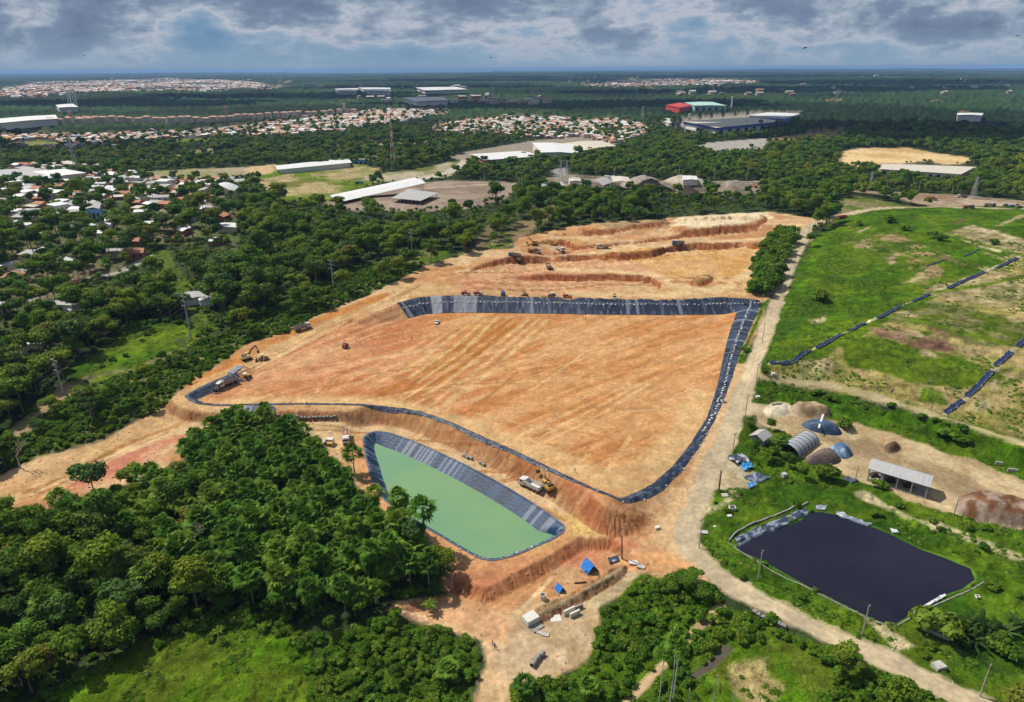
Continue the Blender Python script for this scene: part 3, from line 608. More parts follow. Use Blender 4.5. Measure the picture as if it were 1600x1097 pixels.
fr = np.hypot(GX[FQ[:, 0]], GY[FQ[:, 0]])
hillmask = np.zeros(len(GX), bool); kk = inbox(GX, GY, HILL, 0); kk = kk[sdpoly(GX[kk], GY[kk], HILL) > 0]; hillmask[kk] = True
# near-vertex normals shared between the pieces so no seam shows
V3 = np.stack([GX, GY, GZ], 1)
groups = np.full(len(FQ), 0)
groups[np.isin(fcls, (GRASS, SCRUB, GROVE, FOREST, TOWN))] = 0
groups[fcls == SOIL] = 1
groups[np.isin(fcls, (GRAVEL, PATHC))] = 2
groups[(fcls == YARD) | (fcls == LINER)] = 3
groups[(fcls == HILLC)] = 4
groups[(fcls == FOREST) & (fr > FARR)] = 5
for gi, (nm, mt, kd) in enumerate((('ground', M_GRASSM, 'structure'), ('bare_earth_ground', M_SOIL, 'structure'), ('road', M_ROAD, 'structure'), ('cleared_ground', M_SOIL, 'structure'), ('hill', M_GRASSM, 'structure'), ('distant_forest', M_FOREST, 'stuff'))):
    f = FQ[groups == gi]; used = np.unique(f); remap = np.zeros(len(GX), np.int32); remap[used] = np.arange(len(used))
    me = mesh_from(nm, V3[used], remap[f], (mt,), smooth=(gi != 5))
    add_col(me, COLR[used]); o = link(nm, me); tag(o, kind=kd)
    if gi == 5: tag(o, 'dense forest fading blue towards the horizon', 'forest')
# ground under and behind the viewpoint, coarse
def back_ground():
    a = np.radians(np.linspace(0, 360, 73)); r = np.array([0.0, 30, 62, 200, 800, 3000, 14000]); A, Rr = np.meshgrid(a, r)
    x = (Rr*np.sin(A)).ravel(); y = (Rr*np.cos(A)).ravel(); z = H(x, y)-0.0; z[:] = np.where(Rr.ravel() < 63, -6.0, z)
    i = np.arange(len(x)).reshape(A.shape); f = np.stack([i[:-1, :-1].ravel(), i[:-1, 1:].ravel(), i[1:, 1:].ravel(), i[1:, :-1].ravel()], 1)
    am = (A[:-1, :-1]+A[1:, 1:]).ravel()/2; am = np.where(am > math.pi, am-2*math.pi, am); rm = Rr[1:, 1:].ravel()
    keep = (np.abs(am) > R(57.5)) | (rm < 63); f = f[keep]
    me = mesh_from('outer_ground', np.stack([x, y, z-0.3], 1), f, (M_GRASSM,)); add_col(me, np.tile((0.05,0.09,0.02), (len(x), 1))); tag(link('outer_ground', me), kind='structure')
back_ground()
def simple_mat(name, col, rough=0.7, metal=0.0, var=0.15, scale=3.0, bump=0.0, spec=0.3, coat=0.0, stretch=None):
    m, nt, b = new_mat(name); N = nt.nodes; L = nt.links
    tc = N.new('ShaderNodeTexCoord'); n = N.new('ShaderNodeTexNoise'); n.inputs['Scale'].default_value = scale; n.inputs['Detail'].default_value = 4
    src = tc.outputs['Object']
    if stretch:
        mp = N.new('ShaderNodeMapping'); mp.inputs['Scale'].default_value = stretch; L.new(src, mp.inputs['Vector']); src = mp.outputs[0]
    L.new(src, n.inputs['Vector'])
    mr = N.new('ShaderNodeMapRange'); L.new(n.outputs['Fac'], mr.inputs['Value']); mr.inputs['From Min'].default_value = 0.3; mr.inputs['From Max'].default_value = 0.7
    mr.inputs['To Min'].default_value = 1-var; mr.inputs['To Max'].default_value = 1+var
    sc = N.new('ShaderNodeVectorMath'); sc.operation = 'SCALE'; sc.inputs[0].default_value = col; L.new(mr.outputs[0], sc.inputs[3])
    L.new(sc.outputs[0], b.inputs['Base Color']); b.inputs['Roughness'].default_value = rough; b.inputs['Metallic'].default_value = metal; b.inputs['Specular IOR Level'].default_value = spec
    if bump:
        bp = N.new('ShaderNodeBump'); bp.inputs['Strength'].default_value = bump; bp.inputs['Distance'].default_value = 0.1; L.new(n.outputs['Fac'], bp.inputs['Height']); L.new(bp.outputs[0], b.inputs['Normal'])
    return m
_MC = {}
def cm(col, rough=0.65, **k):
    key = (tuple(round(c, 3) for c in col), rough, tuple(sorted(k.items())))
    if key not in _MC: _MC[key] = simple_mat('paint', col, rough, **k)
    return _MC[key]
class MB:
    def __init__(s): s.v = []; s.f = []; s.m = []; s.mats = []
    def mi(s, mat):
        if mat not in s.mats: s.mats.append(mat)
        return s.mats.index(mat)
    def add(s, vs, fs, mat):
        o = len(s.v); s.v += [tuple(v) for v in vs]; k = s.mi(mat)
        for f in fs: s.f.append(tuple(o+i for i in f)); s.m.append(k)
        return s
    def box(s, c, d, mat, rz=0.0, top=1.0, ry=0.0, topx=None):
        x, y, z = d[0]/2, d[1]/2, d[2]/2; tx = x*(topx if topx is not None else top); ty = y*top
        vs = [(-x,-y,-z),(x,-y,-z),(x,y,-z),(-x,y,-z),(-tx,-ty,z),(tx,-ty,z),(tx,ty,z),(-tx,ty,z)]
        M = Matrix.Rotation(rz, 3, 'Z') @ Matrix.Rotation(ry, 3, 'Y')
        vs = [M @ Vector(v) + Vector(c) for v in vs]
        return s.add(vs, [(0,3,2,1),(4,5,6,7),(0,1,5,4),(1,2,6,5),(2,3,7,6),(3,0,4,7)], mat)
    def cyl(s, a, b, r0, r1, mat, n=8, cap=True, hollow=0.0):
        a = Vector(a); b = Vector(b); d = (b-a).normalized(); u = d.orthogonal().normalized(); w = d.cross(u)
        rings = [(a, r0), (b, r1)] + ([(b, r1*hollow), (a, r0*hollow)] if hollow else [])
        vs = [p + (u*math.cos(2*math.pi*i/n) + w*math.sin(2*math.pi*i/n))*r for p, r in rings for i in range(n)]
        fs = [(q*n+i, q*n+(i+1) % n, ((q+1) % len(rings))*n+(i+1) % n, ((q+1) % len(rings))*n+i) for q in range(len(rings) if hollow else 1) for i in range(n)]
        if cap and not hollow: fs += [tuple(range(n-1, -1, -1)), tuple(range(n, 2*n))]
        return s.add(vs, fs, mat)
    def tube(s, pts, rs, mat, n=6):
        pts = [Vector(p) for p in pts]; vs = []; m_ = len(pts)
        if isinstance(rs, (int, float)): rs = [rs]*m_
        for i, p in enumerate(pts):
            d = (pts[min(i+1, m_-1)]-pts[max(i-1, 0)]).normalized(); u = d.cross(Vector((0.13, 0.97, 0.2))).normalized(); w = d.cross(u)
            vs += [p + (u*math.cos(2*math.pi*k/n) + w*math.sin(2*math.pi*k/n))*rs[i] for k in range(n)]
        fs = [(i*n+k, i*n+(k+1) % n, (i+1)*n+(k+1) % n, (i+1)*n+k) for i in range(m_-1) for k in range(n)]
        fs += [tuple(range(n-1, -1, -1)), tuple(range((m_-1)*n, m_*n))]
        return s.add(vs, fs, mat)
    def prism(s, prof, y0, y1, mat, axis='y'):
        """profile of (x, z) points extruded along y"""
        n = len(prof); vs = [(x, y0, z) for x, z in prof] + [(x, y1, z) for x, z in prof]
        fs = [tuple(range(n)), tuple(range(2*n-1, n-1, -1))] + [(i, n+i, n+(i+1) % n, (i+1) % n) for i in range(n)]
        return s.add(vs, fs, mat)
    def mesh(s, name, smooth=False):
        me = bpy.data.meshes.new(name); me.from_pydata(s.v, [], s.f)
        for m in s.mats: me.materials.append(m)
        me.polygons.foreach_set('material_index', s.m)
        if smooth: me.polygons.foreach_set('use_smooth', [True]*len(s.f))
        me.update(); return me
    def build(s, name, parent=None, smooth=False): return link(name, s.mesh(name, smooth), parent)
def root(name, loc, rz=0.0, label=None, cat=None, group=None):
    o = bpy.data.objects.new(name, None); COL.objects.link(o); o.location = loc; o.rotation_euler = (0, 0, rz); o.empty_display_size = 1
    return tag(o, label, cat, group)
def copy_tree(o, loc, rz=0.0, label=None, group=None, sc=None):
    c = o.copy(); COL.objects.link(c); c.location = loc; c.rotation_euler = (0, 0, rz)
    if label: c['label'] = label
    if group: c['group'] = group
    if sc is not None: c.scale = sc if hasattr(sc, '__len__') else (sc, sc, sc)
    for ch in CHILD.get(o.name, ()):
        d = ch.copy(); COL.objects.link(d); d.parent = c
        for g in CHILD.get(ch.name, ()):
            e = g.copy(); COL.objects.link(e); e.parent = d
    return c
CHILD = {}
def remember(o):
    CHILD[o.name] = [c for c in bpy.data.objects if c.parent == o]
    for c in CHILD[o.name]: CHILD[c.name] = [g for g in bpy.data.objects if g.parent == c]
    return o
def ground(p, dz=0.0): return Vector((p[0], p[1], float(hz(p[0], p[1]))+dz))
def heading(u0, v0, u1, v1):
    a = G([(u0, v0), (u1, v1)]); return math.atan2(a[1][1]-a[0][1], a[1][0]-a[0][0])

# ------------------------------------------------------------ vegetation: leaves, crowns, trunks
def leaf_mat(name, stops, trans=0.32):
    m, nt, b = new_mat(name); N = nt.nodes; L = nt.links
    oi = N.new('ShaderNodeObjectInfo'); at = N.new('ShaderNodeAttribute'); at.attribute_name = 'tint'
    rp = N.new('ShaderNodeValToRGB'); e = rp.color_ramp.elements
    while len(e) < len(stops): e.new(0.5)
    for el, (p, c) in zip(e, stops): el.position = p; el.color = (*c, 1)
    L.new(oi.outputs['Random'], rp.inputs[0])
    sc = N.new('ShaderNodeVectorMath'); sc.operation = 'MULTIPLY'; L.new(rp.outputs[0], sc.inputs[0]); L.new(at.outputs['Color'], sc.inputs[1])
    L.new(sc.outputs[0], b.inputs['Base Color']); b.inputs['Roughness'].default_value = 0.55; b.inputs['Specular IOR Level'].default_value = 0.06
    tr = N.new('ShaderNodeBsdfTranslucent'); L.new(sc.outputs[0], tr.inputs['Color']); mx = N.new('ShaderNodeMixShader'); mx.inputs[0].default_value = trans
    L.new(b.outputs[0], mx.inputs[1]); L.new(tr.outputs[0], mx.inputs[2]); L.new(mx.outputs[0], nt.nodes['Material Output'].inputs['Surface'])
    return m
M_LEAF = leaf_mat('broad_leaves', [(0.0, (0.042,0.095,0.012)), (0.22, (0.085,0.165,0.014)), (0.45, (0.125,0.21,0.016)), (0.66, (0.19,0.235,0.02)), (0.82, (0.075,0.15,0.035)), (0.93, (0.12,0.22,0.02)), (1.0, (0.20,0.19,0.03))])
M_FROND = leaf_mat('palm_leaves', [(0.0, (0.050,0.125,0.014)), (0.5, (0.090,0.185,0.018)), (1.0, (0.15,0.225,0.025))])
M_BUSH = leaf_mat('bush_leaves', [(0.0, (0.055,0.125,0.010)), (0.5, (0.085,0.180,0.012)), (1.0, (0.14,0.20,0.02))])
M_TUFT = leaf_mat('grass_blades', [(0.0, (0.09,0.20,0.014)), (0.5, (0.13,0.24,0.02)), (1.0, (0.21,0.25,0.05))])
M_BARK = simple_mat('bark', (0.20,0.15,0.11), 0.9, var=0.3, scale=6, bump=0.4)
M_PBARK = simple_mat('palm_bark', (0.24,0.20,0.16), 0.9, var=0.3, scale=9, bump=0.5, stretch=(1, 1, 6))
M_DRY = simple_mat('dry_fronds', (0.25,0.16,0.08), 0.9, var=0.3, scale=4)
def tinted(me, t):
    a = me.attributes.new('tint', 'FLOAT_COLOR', 'POINT'); c = np.ones((len(t), 4), np.float32); c[:, :3] = t; a.data.foreach_set('color', c.ravel())
def crown_mesh(name, seed, rad, hgt, lobes, n, size, zc, mat, flat=1.0, spread=0.62):
    rg = np.random.default_rng(seed); L = []
    for i in range(lobes):
        a = 2*math.pi*i/lobes+rg.uniform(-.5, .5); q = rad*spread*rg.uniform(.5, 1.05) if i else 0
        L.append((q*math.cos(a), q*math.sin(a), zc+hgt*rg.uniform(-.28, .30)*(1 if i else 0)+(hgt*.22 if i == 0 else 0), rad*rg.uniform(.36, .58), hgt*rg.uniform(.26, .42)*flat, rg.uniform(.78, 1.25)))
    w = np.array([l[3]**2 for l in L]); w /= w.sum(); li = rg.choice(len(L), n, p=w); LA = np.array(L)[li]
    d = rg.normal(size=(n, 3)); d[:, 2] = np.abs(d[:, 2])*1.0-0.35*rg.random(n); d /= np.linalg.norm(d, axis=1)[:, None]
    lump = 1+0.22*np.sin(d[:, 0]*6+li*2.1)*np.cos(d[:, 1]*7+li)+0.12*np.sin(d[:, 2]*11)
    sh = rg.uniform(.72, 1.06, n)*lump
    c = LA[:, :3]+d*np.stack([LA[:, 3], LA[:, 3], LA[:, 4]], 1)*sh[:, None]
    nr = d+rg.normal(scale=.42, size=(n, 3)); nr[:, 2] += .25; nr /= np.linalg.norm(nr, axis=1)[:, None]
    u = np.cross(nr, rg.normal(size=(n, 3))); u /= np.linalg.norm(u, axis=1)[:, None]; v = np.cross(nr, u)
    s = size*rg.uniform(.55, 1.3, n)[:, None]
    p0 = c-u*s*.5-v*s*.35; p1 = c+u*s*.5-v*s*.35-nr*s*.15; p2 = c+u*s*.45+v*s*.45; p3 = c-u*s*.4+v*s*.4-nr*s*.18
    V = np.stack([p0, p1, p2, p3], 1).reshape(-1, 3); Fq = np.arange(4*n).reshape(n, 4)
    me = mesh_from(name, V, Fq, (mat,))
    t = (LA[:, 5]*rg.uniform(.75, 1.3, n))[:, None]*np.array([1, 1, 1])+rg.normal(scale=.05, size=(n, 3))
    tinted(me, np.repeat(np.clip(t, .3, 1.8), 4, 0)); return me
def trunk_mesh(name, seed, h, r, crown_r, mat):
    rg = random.Random(seed); b = MB(); lean = (rg.uniform(-.5, .5), rg.uniform(-.5, .5))
    pts = [(lean[0]*t*t*h*.12, lean[1]*t*t*h*.12, t*h) for t in (0, .25, .5, .75, 1)]; b.tube(pts, [r*1.5, r*1.05, r*.9, r*.75, r*.55], mat, 7)
    for i in range(4):
        a = rg.uniform(0, 6.28); z = h*rg.uniform(.55, .95); q = crown_r*rg.uniform(.4, .65)
        b.tube([(lean[0]*z*.1, lean[1]*z*.1, z), (q*.5*math.cos(a), q*.5*math.sin(a), z+h*.16), (q*math.cos(a), q*math.sin(a), z+h*.4)], [r*.5, r*.35, r*.14], mat, 5)
    return b.mesh(name)
def fan_crown(name, seed, nf, plen, flen, seg, zc, mat, droop=0.9):
    rg = random.Random(seed); V = []; Fc = []; T = []
    def quad(a, b, c, d, t):
        o = len(V); V.extend([a, b, c, d]); Fc.append((o, o+1, o+2, o+3)); T.extend([t]*4)
    for i in range(nf):
        az = i*2.399+rg.uniform(-.3, .3); el = R(84-118*((i+.5)/nf)**0.9+rg.uniform(-8, 8)); pl = plen*rg.uniform(.8, 1.15)
        d = Vector((math.cos(az)*math.cos(el), math.sin(az)*math.cos(el), math.sin(el))); side = Vector((-math.sin(az), math.cos(az), 0)); up = d.cross(side)*-1
        if up.z < 0: up = -up
        tip = Vector((0, 0, zc))+d*pl; t = rg.uniform(.6, 1.3)*(1.0 if el > -0.3 else .6)
        w = .05; quad(Vector((0, 0, zc))-side*w, Vector((0, 0, zc))+side*w, tip+side*w, tip-side*w, t*1.1)
        for k in range(seg):
            ph = R(-115+230*k/(seg-1)+rg.uniform(-5, 5)); dd = (d*math.cos(ph)+side*math.sin(ph)).normalized(); L = flen*rg.uniform(.8, 1.1)
            m1 = tip+dd*L*.55+up*.10*L; e = tip+dd*L*.95-Vector((0, 0, L*droop*rg.uniform(.25, .55))); ww = (dd.cross(up)).normalized()*L*.115
            quad(tip-ww*.3, tip+ww*.3, m1+ww, m1-ww, t); quad(m1-ww, m1+ww, e+ww*.15, e-ww*.15, t*rg.uniform(1.1, 1.45))
    me = mesh_from(name, np.array([tuple(v) for v in V]), np.array(Fc), (mat,)); tinted(me, np.repeat(np.array(T)[:, None], 3, 1)); return me
def feather_crown(name, seed, nf, flen, width, zc, mat, up0=75, arch=1.1, seg=6):
    rg = random.Random(seed); V = []; Fc = []; T = []
    for i in range(nf):
        az = i*2.399+rg.uniform(-.3, .3); el = R(up0-70*(i/nf)+rg.uniform(-8, 8)); L = flen*rg.uniform(.75, 1.15); t = rg.uniform(.7, 1.3)
        side = Vector((-math.sin(az), math.cos(az), 0)); p = Vector((0, 0, zc)); prev = None
        for k in range(seg+1):
            q = k/seg; w = width*math.sin(math.pi*min(.12+q*.85, 1))*.5; a, b = p-side*w-Vector((0, 0, w*.35)), p+side*w-Vector((0, 0, w*.35))
            if prev:
                o = len(V); V.extend([prev[0], prev[2], p, a, prev[2], prev[1], b, p]); Fc.extend([(o, o+1, o+2, o+3), (o+4, o+5, o+6, o+7)]); T.extend([t]*4+[t*.8]*4)
            prev = (a, b, p); e = el-arch*q*1.3; p = p+Vector((math.cos(az)*math.cos(e), math.sin(az)*math.cos(e), math.sin(e)))*L/seg
    me = mesh_from(name, np.array([tuple(v) for v in V]), np.array(Fc), (mat,)); tinted(me, np.repeat(np.array(T)[:, None], 3, 1)); return me
def palm_trunk(name, seed, h, r, skirt=True):
    rg = random.Random(seed); b = MB(); lx, ly = rg.uniform(-.6, .6), rg.uniform(-.6, .6)
    pts = [(lx*(1-t)*t, ly*(1-t)*t, h*t) for t in (0, .3, .6, 1)]; b.tube(pts, [r*1.3, r, r*.9, r*.95], M_PBARK, 7)
    if skirt:
        for i in range(9):
            a = i*.7; q = rg.uniform(.35, .8); z = h-.4; b.add([(.1*math.cos(a), .1*math.sin(a), z), (q*math.cos(a-.25), q*math.sin(a-.25), z-1.4), (q*math.cos(a), q*math.sin(a), z-2.1), (q*math.cos(a+.25), q*math.sin(a+.25), z-1.3)], [(0, 1, 2, 3)], M_DRY)
    return b.mesh(name)
# prototypes: (crown, trunk, radius)
TREES = []
for i in range(8):
    rg = random.Random(40+i); rad = rg.uniform(4.2, 5.6); h = rg.uniform(8, 11); flat = (1.0, .75, 1.2, .85, 1.0, .6, 1.1, .9)[i]
    TREES.append((crown_mesh('crown', 100+i, rad, rad*1.5, rg.randint(6, 10), 2300, .62, h, M_LEAF, flat), trunk_mesh('trunk', 100+i, h, .22, rad, M_BARK), rad))
FARTREES = [crown_mesh('crown', 200+i, 5.0, 7.5, 7, 420, 1.45, 7.5, M_LEAF, (1, .8, 1.1, .7)[i]) for i in range(4)]
PALMS = [(fan_crown('crown', 300+i, 18+i, 2.2, 2.15, 12, 7.6, M_FROND, 0.55), palm_trunk('trunk', 300+i, 7.6, .2), 3.8) for i in range(4)]
BUSHES = [crown_mesh('bush', 400+i, 1.7, 1.6, 5, 620, .38, .75, M_BUSH, 1.0) for i in range(4)]
TUFTS = [crown_mesh('tuft', 420+i, .85, .28, 4, 90, .30, .08, M_TUFT, .8) for i in range(3)]
FEATHER = [feather_crown('crown', 440+i, 15, 3.6, .9, 7.5, M_FROND, 70, 1.2) for i in range(2)]
FTRUNK = palm_trunk('trunk', 450, 7.5, .17, False)
def instancer(name, pts, rot, scl, pick, meshes, label, cat):
    """one object whose geometry nodes put a plant on every point"""
    me = bpy.data.meshes.new(name); me.vertices.add(len(pts)); me.vertices.foreach_set('co', np.ascontiguousarray(pts, np.float32).ravel())
    for nm, ty, d in (('rot', 'FLOAT', rot), ('scl', 'FLOAT', scl), ('pick', 'INT', pick)):
        a = me.attributes.new(nm, ty, 'POINT'); a.data.foreach_set('value', np.ascontiguousarray(d, np.int32 if ty == 'INT' else np.float32))
    o = link(name, me); tag(o, label, cat, None, 'stuff')
    for m in meshes[:1]:
        pass
    ng = bpy.data.node_groups.new('scatter', 'GeometryNodeTree'); ng.interface.new_socket('Geometry', in_out='INPUT', socket_type='NodeSocketGeometry'); ng.interface.new_socket('Geometry', in_out='OUTPUT', socket_type='NodeSocketGeometry')
    N = ng.nodes; L = ng.links; gi = N.new('NodeGroupInput'); go = N.new('NodeGroupOutput'); iop = N.new('GeometryNodeInstanceOnPoints')
    m2p = N.new('GeometryNodeMeshToPoints'); L.new(gi.outputs[0], m2p.inputs[0]); L.new(m2p.outputs[0], iop.inputs['Points'])
    jn = N.new('GeometryNodeJoinGeometry')
    for ob in reversed(meshes):
        oi = N.new('GeometryNodeObjectInfo'); oi.inputs[0].default_value = ob; g2i = N.new('GeometryNodeGeometryToInstance'); L.new(oi.outputs['Geometry'], g2i.inputs[0]); L.new(g2i.outputs[0], jn.inputs[0])
    L.new(jn.outputs[0], iop.inputs['Instance']); iop.inputs['Pick Instance'].default_value = True
    def attr(nm, ty):
        n = N.new('GeometryNodeInputNamedAttribute'); n.data_type = ty; n.inputs['Name'].default_value = nm; return n.outputs['Attribute']
    L.new(attr('pick', 'INT'), iop.inputs['Instance Index'])
    cx = N.new('ShaderNodeCombineXYZ'); L.new(attr('rot', 'FLOAT'), cx.inputs[2]); L.new(cx.outputs[0], iop.inputs['Rotation']); L.new(attr('scl', 'FLOAT'), iop.inputs['Scale'])
    L.new(iop.outputs[0], go.inputs[0]); md = o.modifiers.new('scatter', 'NODES'); md.node_group = ng
    return o
def source(me, trunk=None):
    """a plant as one mesh, kept out of the scene, for the instancers"""
    o = bpy.data.objects.new('plant_source', me); return o
def merged(crown, trunk):
    import bmesh
    bm = bmesh.new(); bm.from_mesh(crown); n = len(bm.faces); bm.from_mesh(trunk); bm.faces.ensure_lookup_table()
    for f in bm.faces[n:]: f.material_index += 1
    me = bpy.data.meshes.new('plant'); bm.to_mesh(me); bm.free(); me.materials.append(crown.materials[0])
    for m in trunk.materials: me.materials.append(m)
    return me
S_TREE = [source(merged(t[0], t[1])) for t in TREES]
S_FAR = [source(m) for m in FARTREES]; S_PALM = [source(merged(p[0], p[1])) for p in PALMS]; S_BUSH = [source(m) for m in BUSHES]; S_TUFT = [source(m) for m in TUFTS]
CLSF = CLS.astype(float)
rng = np.random.default_rng(7)
def jitter_grid(r0, r1, spacing, amax=R(46)):
    """blue-noise-like points inside the wedge that the photograph can see"""
    n = int(r1*1.5/spacing)+2; xs, ys = np.meshgrid(np.arange(-n//2, n//2+1)*spacing, np.arange(0, int(r1/spacing)+2)*spacing)
    x = (xs+rng.uniform(-.42, .42, xs.shape)*spacing).ravel(); y = (ys+rng.uniform(-.42, .42, xs.shape)*spacing).ravel()
    r = np.hypot(x, y); a = np.arctan2(x, y); lim = np.where(r < 300, R(50), R(42))
    k = (r >= r0) & (r < r1) & (np.abs(a) < lim); return x[k], y[k]
def cls_at(x, y): return grid_lookup(CLSF, x, y, True).astype(int)
IND = []            # individual plants chosen later: (x, y, kind)
def region_name(x, y):
    u, v = proj(x, y, 0)
    return u, v
def proj(x, y, z=0):
    p = np.array([x, y, z-CAMZ]) @ CR; return 800-F*p[0]/p[2]*1.0 if False else 800+F*p[0]/(-p[2]), 548.5-F*p[1]/(-p[2])
# --- candidates
x, y = jitter_grid(70, 620, 6.6); c = cls_at(x, y)
for_k = (c == FOREST) | ((c == TOWN) & (rng.random(len(x)) < .42)) | ((c == SCRUB) & (rng.random(len(x)) < np.where(y > 190, .16, .06)))
gro_k = (c == GROVE)
def near_soil(x, y, d=2.0):
    bad = np.zeros(len(x), bool)
    for dx, dy in ((d, 0), (-d, 0), (0, d), (0, -d)):
        q = cls_at(x+dx, y+dy); bad |= np.isin(q, (SOIL, GRAVEL, YARD))
    return bad
ns = near_soil(x, y, 2.2)
tx, ty = x[for_k & ~ns], y[for_k & ~ns]
# the grove: mostly fan palms towards the green pond, broad crowns to the left
gx_, gy_ = jitter_grid(70, 300, 4.7); gc = cls_at(gx_, gy_) == GROVE; gx_, gy_ = gx_[gc], gy_[gc]
gu = np.array([proj(a, b, 0)[0] for a, b in zip(gx_, gy_)]); gv = np.array([proj(a, b, 0)[1] for a, b in zip(gx_, gy_)])
palmness = sstep((gu-120)/260)*sstep((1010-gv)/120)*0.9+0.08
ispalm = rng.random(len(gx_)) < palmness
nsp = near_soil(gx_, gy_, 3.3)
palm_xy = np.stack([gx_[ispalm & ~nsp], gy_[ispalm & ~nsp]], 1)
bt = (~ispalm) & (rng.random(len(gx_)) < .62) & ~nsp
tree_xy = np.concatenate([np.stack([tx, ty], 1), np.stack([gx_[bt], gy_[bt]], 1)])
d = np.hypot(tree_xy[:, 0], tree_xy[:, 1]); tree_xy = tree_xy[np.argsort(d)]
palm_xy = palm_xy[np.argsort(np.hypot(palm_xy[:, 0], palm_xy[:, 1]))]
def infr(p):
    u, v = proj(p[0], p[1], 8); return -20 < u < 1620 and v < 1130
def hides(x, y, h):
    f = CAMZ/(CAMZ-h-hz(x, y)); q = cls_at(x*f, y*f); own = cls_at(x, y)
    return np.isin(q, (GRASS, YARD, TOWN, SOIL, GRAVEL, PATHC, LINER, HILLC)) & np.isin(own, (FOREST, GROVE))
def thin(xy, h, pr): return xy[~(hides(xy[:, 0], xy[:, 1], h) & (rng.random(len(xy)) < pr))]
_n = np.hypot(*tree_xy.T) < 330
tree_xy = np.concatenate([thin(tree_xy[_n], 7.5, .85), tree_xy[~_n]]); palm_xy = thin(palm_xy, 7.0, .85)
vis = np.array([infr(p) for p in tree_xy]); pvis = np.array([infr(p) for p in palm_xy])
ind_t = np.nonzero(vis)[0][:285]; ind_p = np.nonzero(pvis)[0][:280]
def tree_label(u, v, kind):
    lb, gp = tree_label0(u, v, kind)
    if kind == 'palm': c_ = 'left' if u < 330 else ('centre' if u < 500 else 'right'); r_ = 'upper' if v < 800 else ('middle' if v < 880 else 'lower')
    else: c_ = 'left' if u < 150 else ('centre' if u < 300 else 'right'); r_ = 'upper' if v < 600 else ('middle' if v < 700 else ('lower' if v < 960 else 'lowest'))
    return lb+', '+r_+' '+c_, gp+', '+r_+' '+c_
def tree_label0(u, v, kind):
    if kind == 'palm':
        if u > 560: return 'dark fan palm at the grove edge nearest the pond', 'palms at the grove edge by the green pond'
        if v > 900: return 'fan palm in the dark grove above the grass clearing', 'palms in the lower grove'
        if u < 280: return 'fan palm in the dark grove below the red haul road', 'palms at the left end of the grove'
        return 'fan palm packed in the dark grove left of the pond', 'palms in the middle of the grove'
    if v > 1000 and u < 420: return 'broad crowned tree beside the bright grass clearing at the bottom left', 'trees round the bottom left clearing'
    if u < 560 and v > 640: return 'broad crowned tree mixed into the dark palm grove', 'broad crowned trees in the palm grove'
    if u < 420 and v > 480: return 'bushy tree between the power line and the red haul road', 'trees beside the left haul road'
    if u < 760 and v > 300: return 'round crowned tree in the forest beyond the three-armed power poles', 'trees in the forest left of the works'
    if u > 1140 and v < 480: return 'dark round tree in the clump beside the pale gravel road', 'trees in the clump by the gravel road'
    if v > 600: return 'small leafy tree in the scrub at the bottom of the picture', 'trees in the scrub'
    return 'round crowned tree in the belt behind the excavation', 'trees behind the excavation'
for n_, i in enumerate(ind_t):
    px_, py_ = tree_xy[i]; u, v = proj(px_, py_, 3); cr, tk, rad = TREES[int(rng.integers(8))]; lb, gp = tree_label(u, v, 'tree')
    s_ = rng.choice([rng.uniform(.45, .8), rng.uniform(.8, 1.15), rng.uniform(1.1, 1.45)], p=[.4, .45, .15])*(0.8 if math.hypot(px_, py_) < 260 else 1.0)
    o = root('broadleaf_tree', ground((px_, py_), -.2), rng.uniform(0, 6.28), lb, 'tree', gp); o.scale = (s_, s_, s_*rng.uniform(.85, 1.1))
    link('crown', cr, o); link('trunk', tk, o)
for n_, i in enumerate(ind_p):
    px_, py_ = palm_xy[i]; u, v = proj(px_, py_, 6); cr, tk, rad = PALMS[int(rng.integers(4))]; lb, gp = tree_label(u, v, 'palm')
    s_ = rng.uniform(.8, 1.2); o = root('fan_palm', ground((px_, py_), -.2), rng.uniform(0, 6.28), lb, 'palm', gp); o.scale = (s_, s_, s_*rng.uniform(.7, 1.15))
    link('crown', cr, o); link('trunk', tk, o)
def scatter(name, xy, srcs, lo, hi, label, cat, sink=.2):
    if len(xy) == 0: return
    z = hz(xy[:, 0], xy[:, 1])-sink; n = len(xy); sc_ = rng.uniform(lo, hi, n); sc_ = np.where((rng.random(n) < .05) & (cat == 'forest'), sc_*1.45, sc_)
    if 'forest' in name: sc_ = np.where(hides(xy[:, 0], xy[:, 1], 9.0) & (rng.random(n) < .9), sc_*.42, sc_)
    instancer(name, np.stack([xy[:, 0], xy[:, 1], z], 1), rng.uniform(0, 6.28, n), sc_, rng.integers(0, len(srcs), n), srcs, label, cat)
rest = np.ones(len(tree_xy), bool); rest[ind_t] = False
scatter('forest', tree_xy[rest], S_TREE+S_TREE[:4]+S_PALM[:2], .42, 1.2, 'closed forest of round crowns left of and behind the works', 'forest')
restp = np.ones(len(palm_xy), bool); restp[ind_p] = False
if restp.any(): scatter('palm_forest', palm_xy[restp], S_PALM, .7, 1.05, 'more fan palms filling the dark grove', 'forest')
x, y = jitter_grid(620, 1560, 8.2); c = cls_at(x, y); k = ((c == FOREST) | ((c == TOWN) & (rng.random(len(x)) < .22))) & ~near_soil(x, y, 4)
scatter('mid_forest', np.stack([x[k], y[k]], 1), S_FAR+S_TREE[:2], .45, 1.1, 'continuous forest between the works and the far town', 'forest', .5)
x, y = jitter_grid(1560, 3200, 15); c = cls_at(x, y); k = (c == TOWN) & (rng.random(len(x)) < .13)
scatter('town_forest', np.stack([x[k], y[k]], 1), S_FAR, .7, 1.3, 'trees standing among the houses of the far town', 'forest', .5)
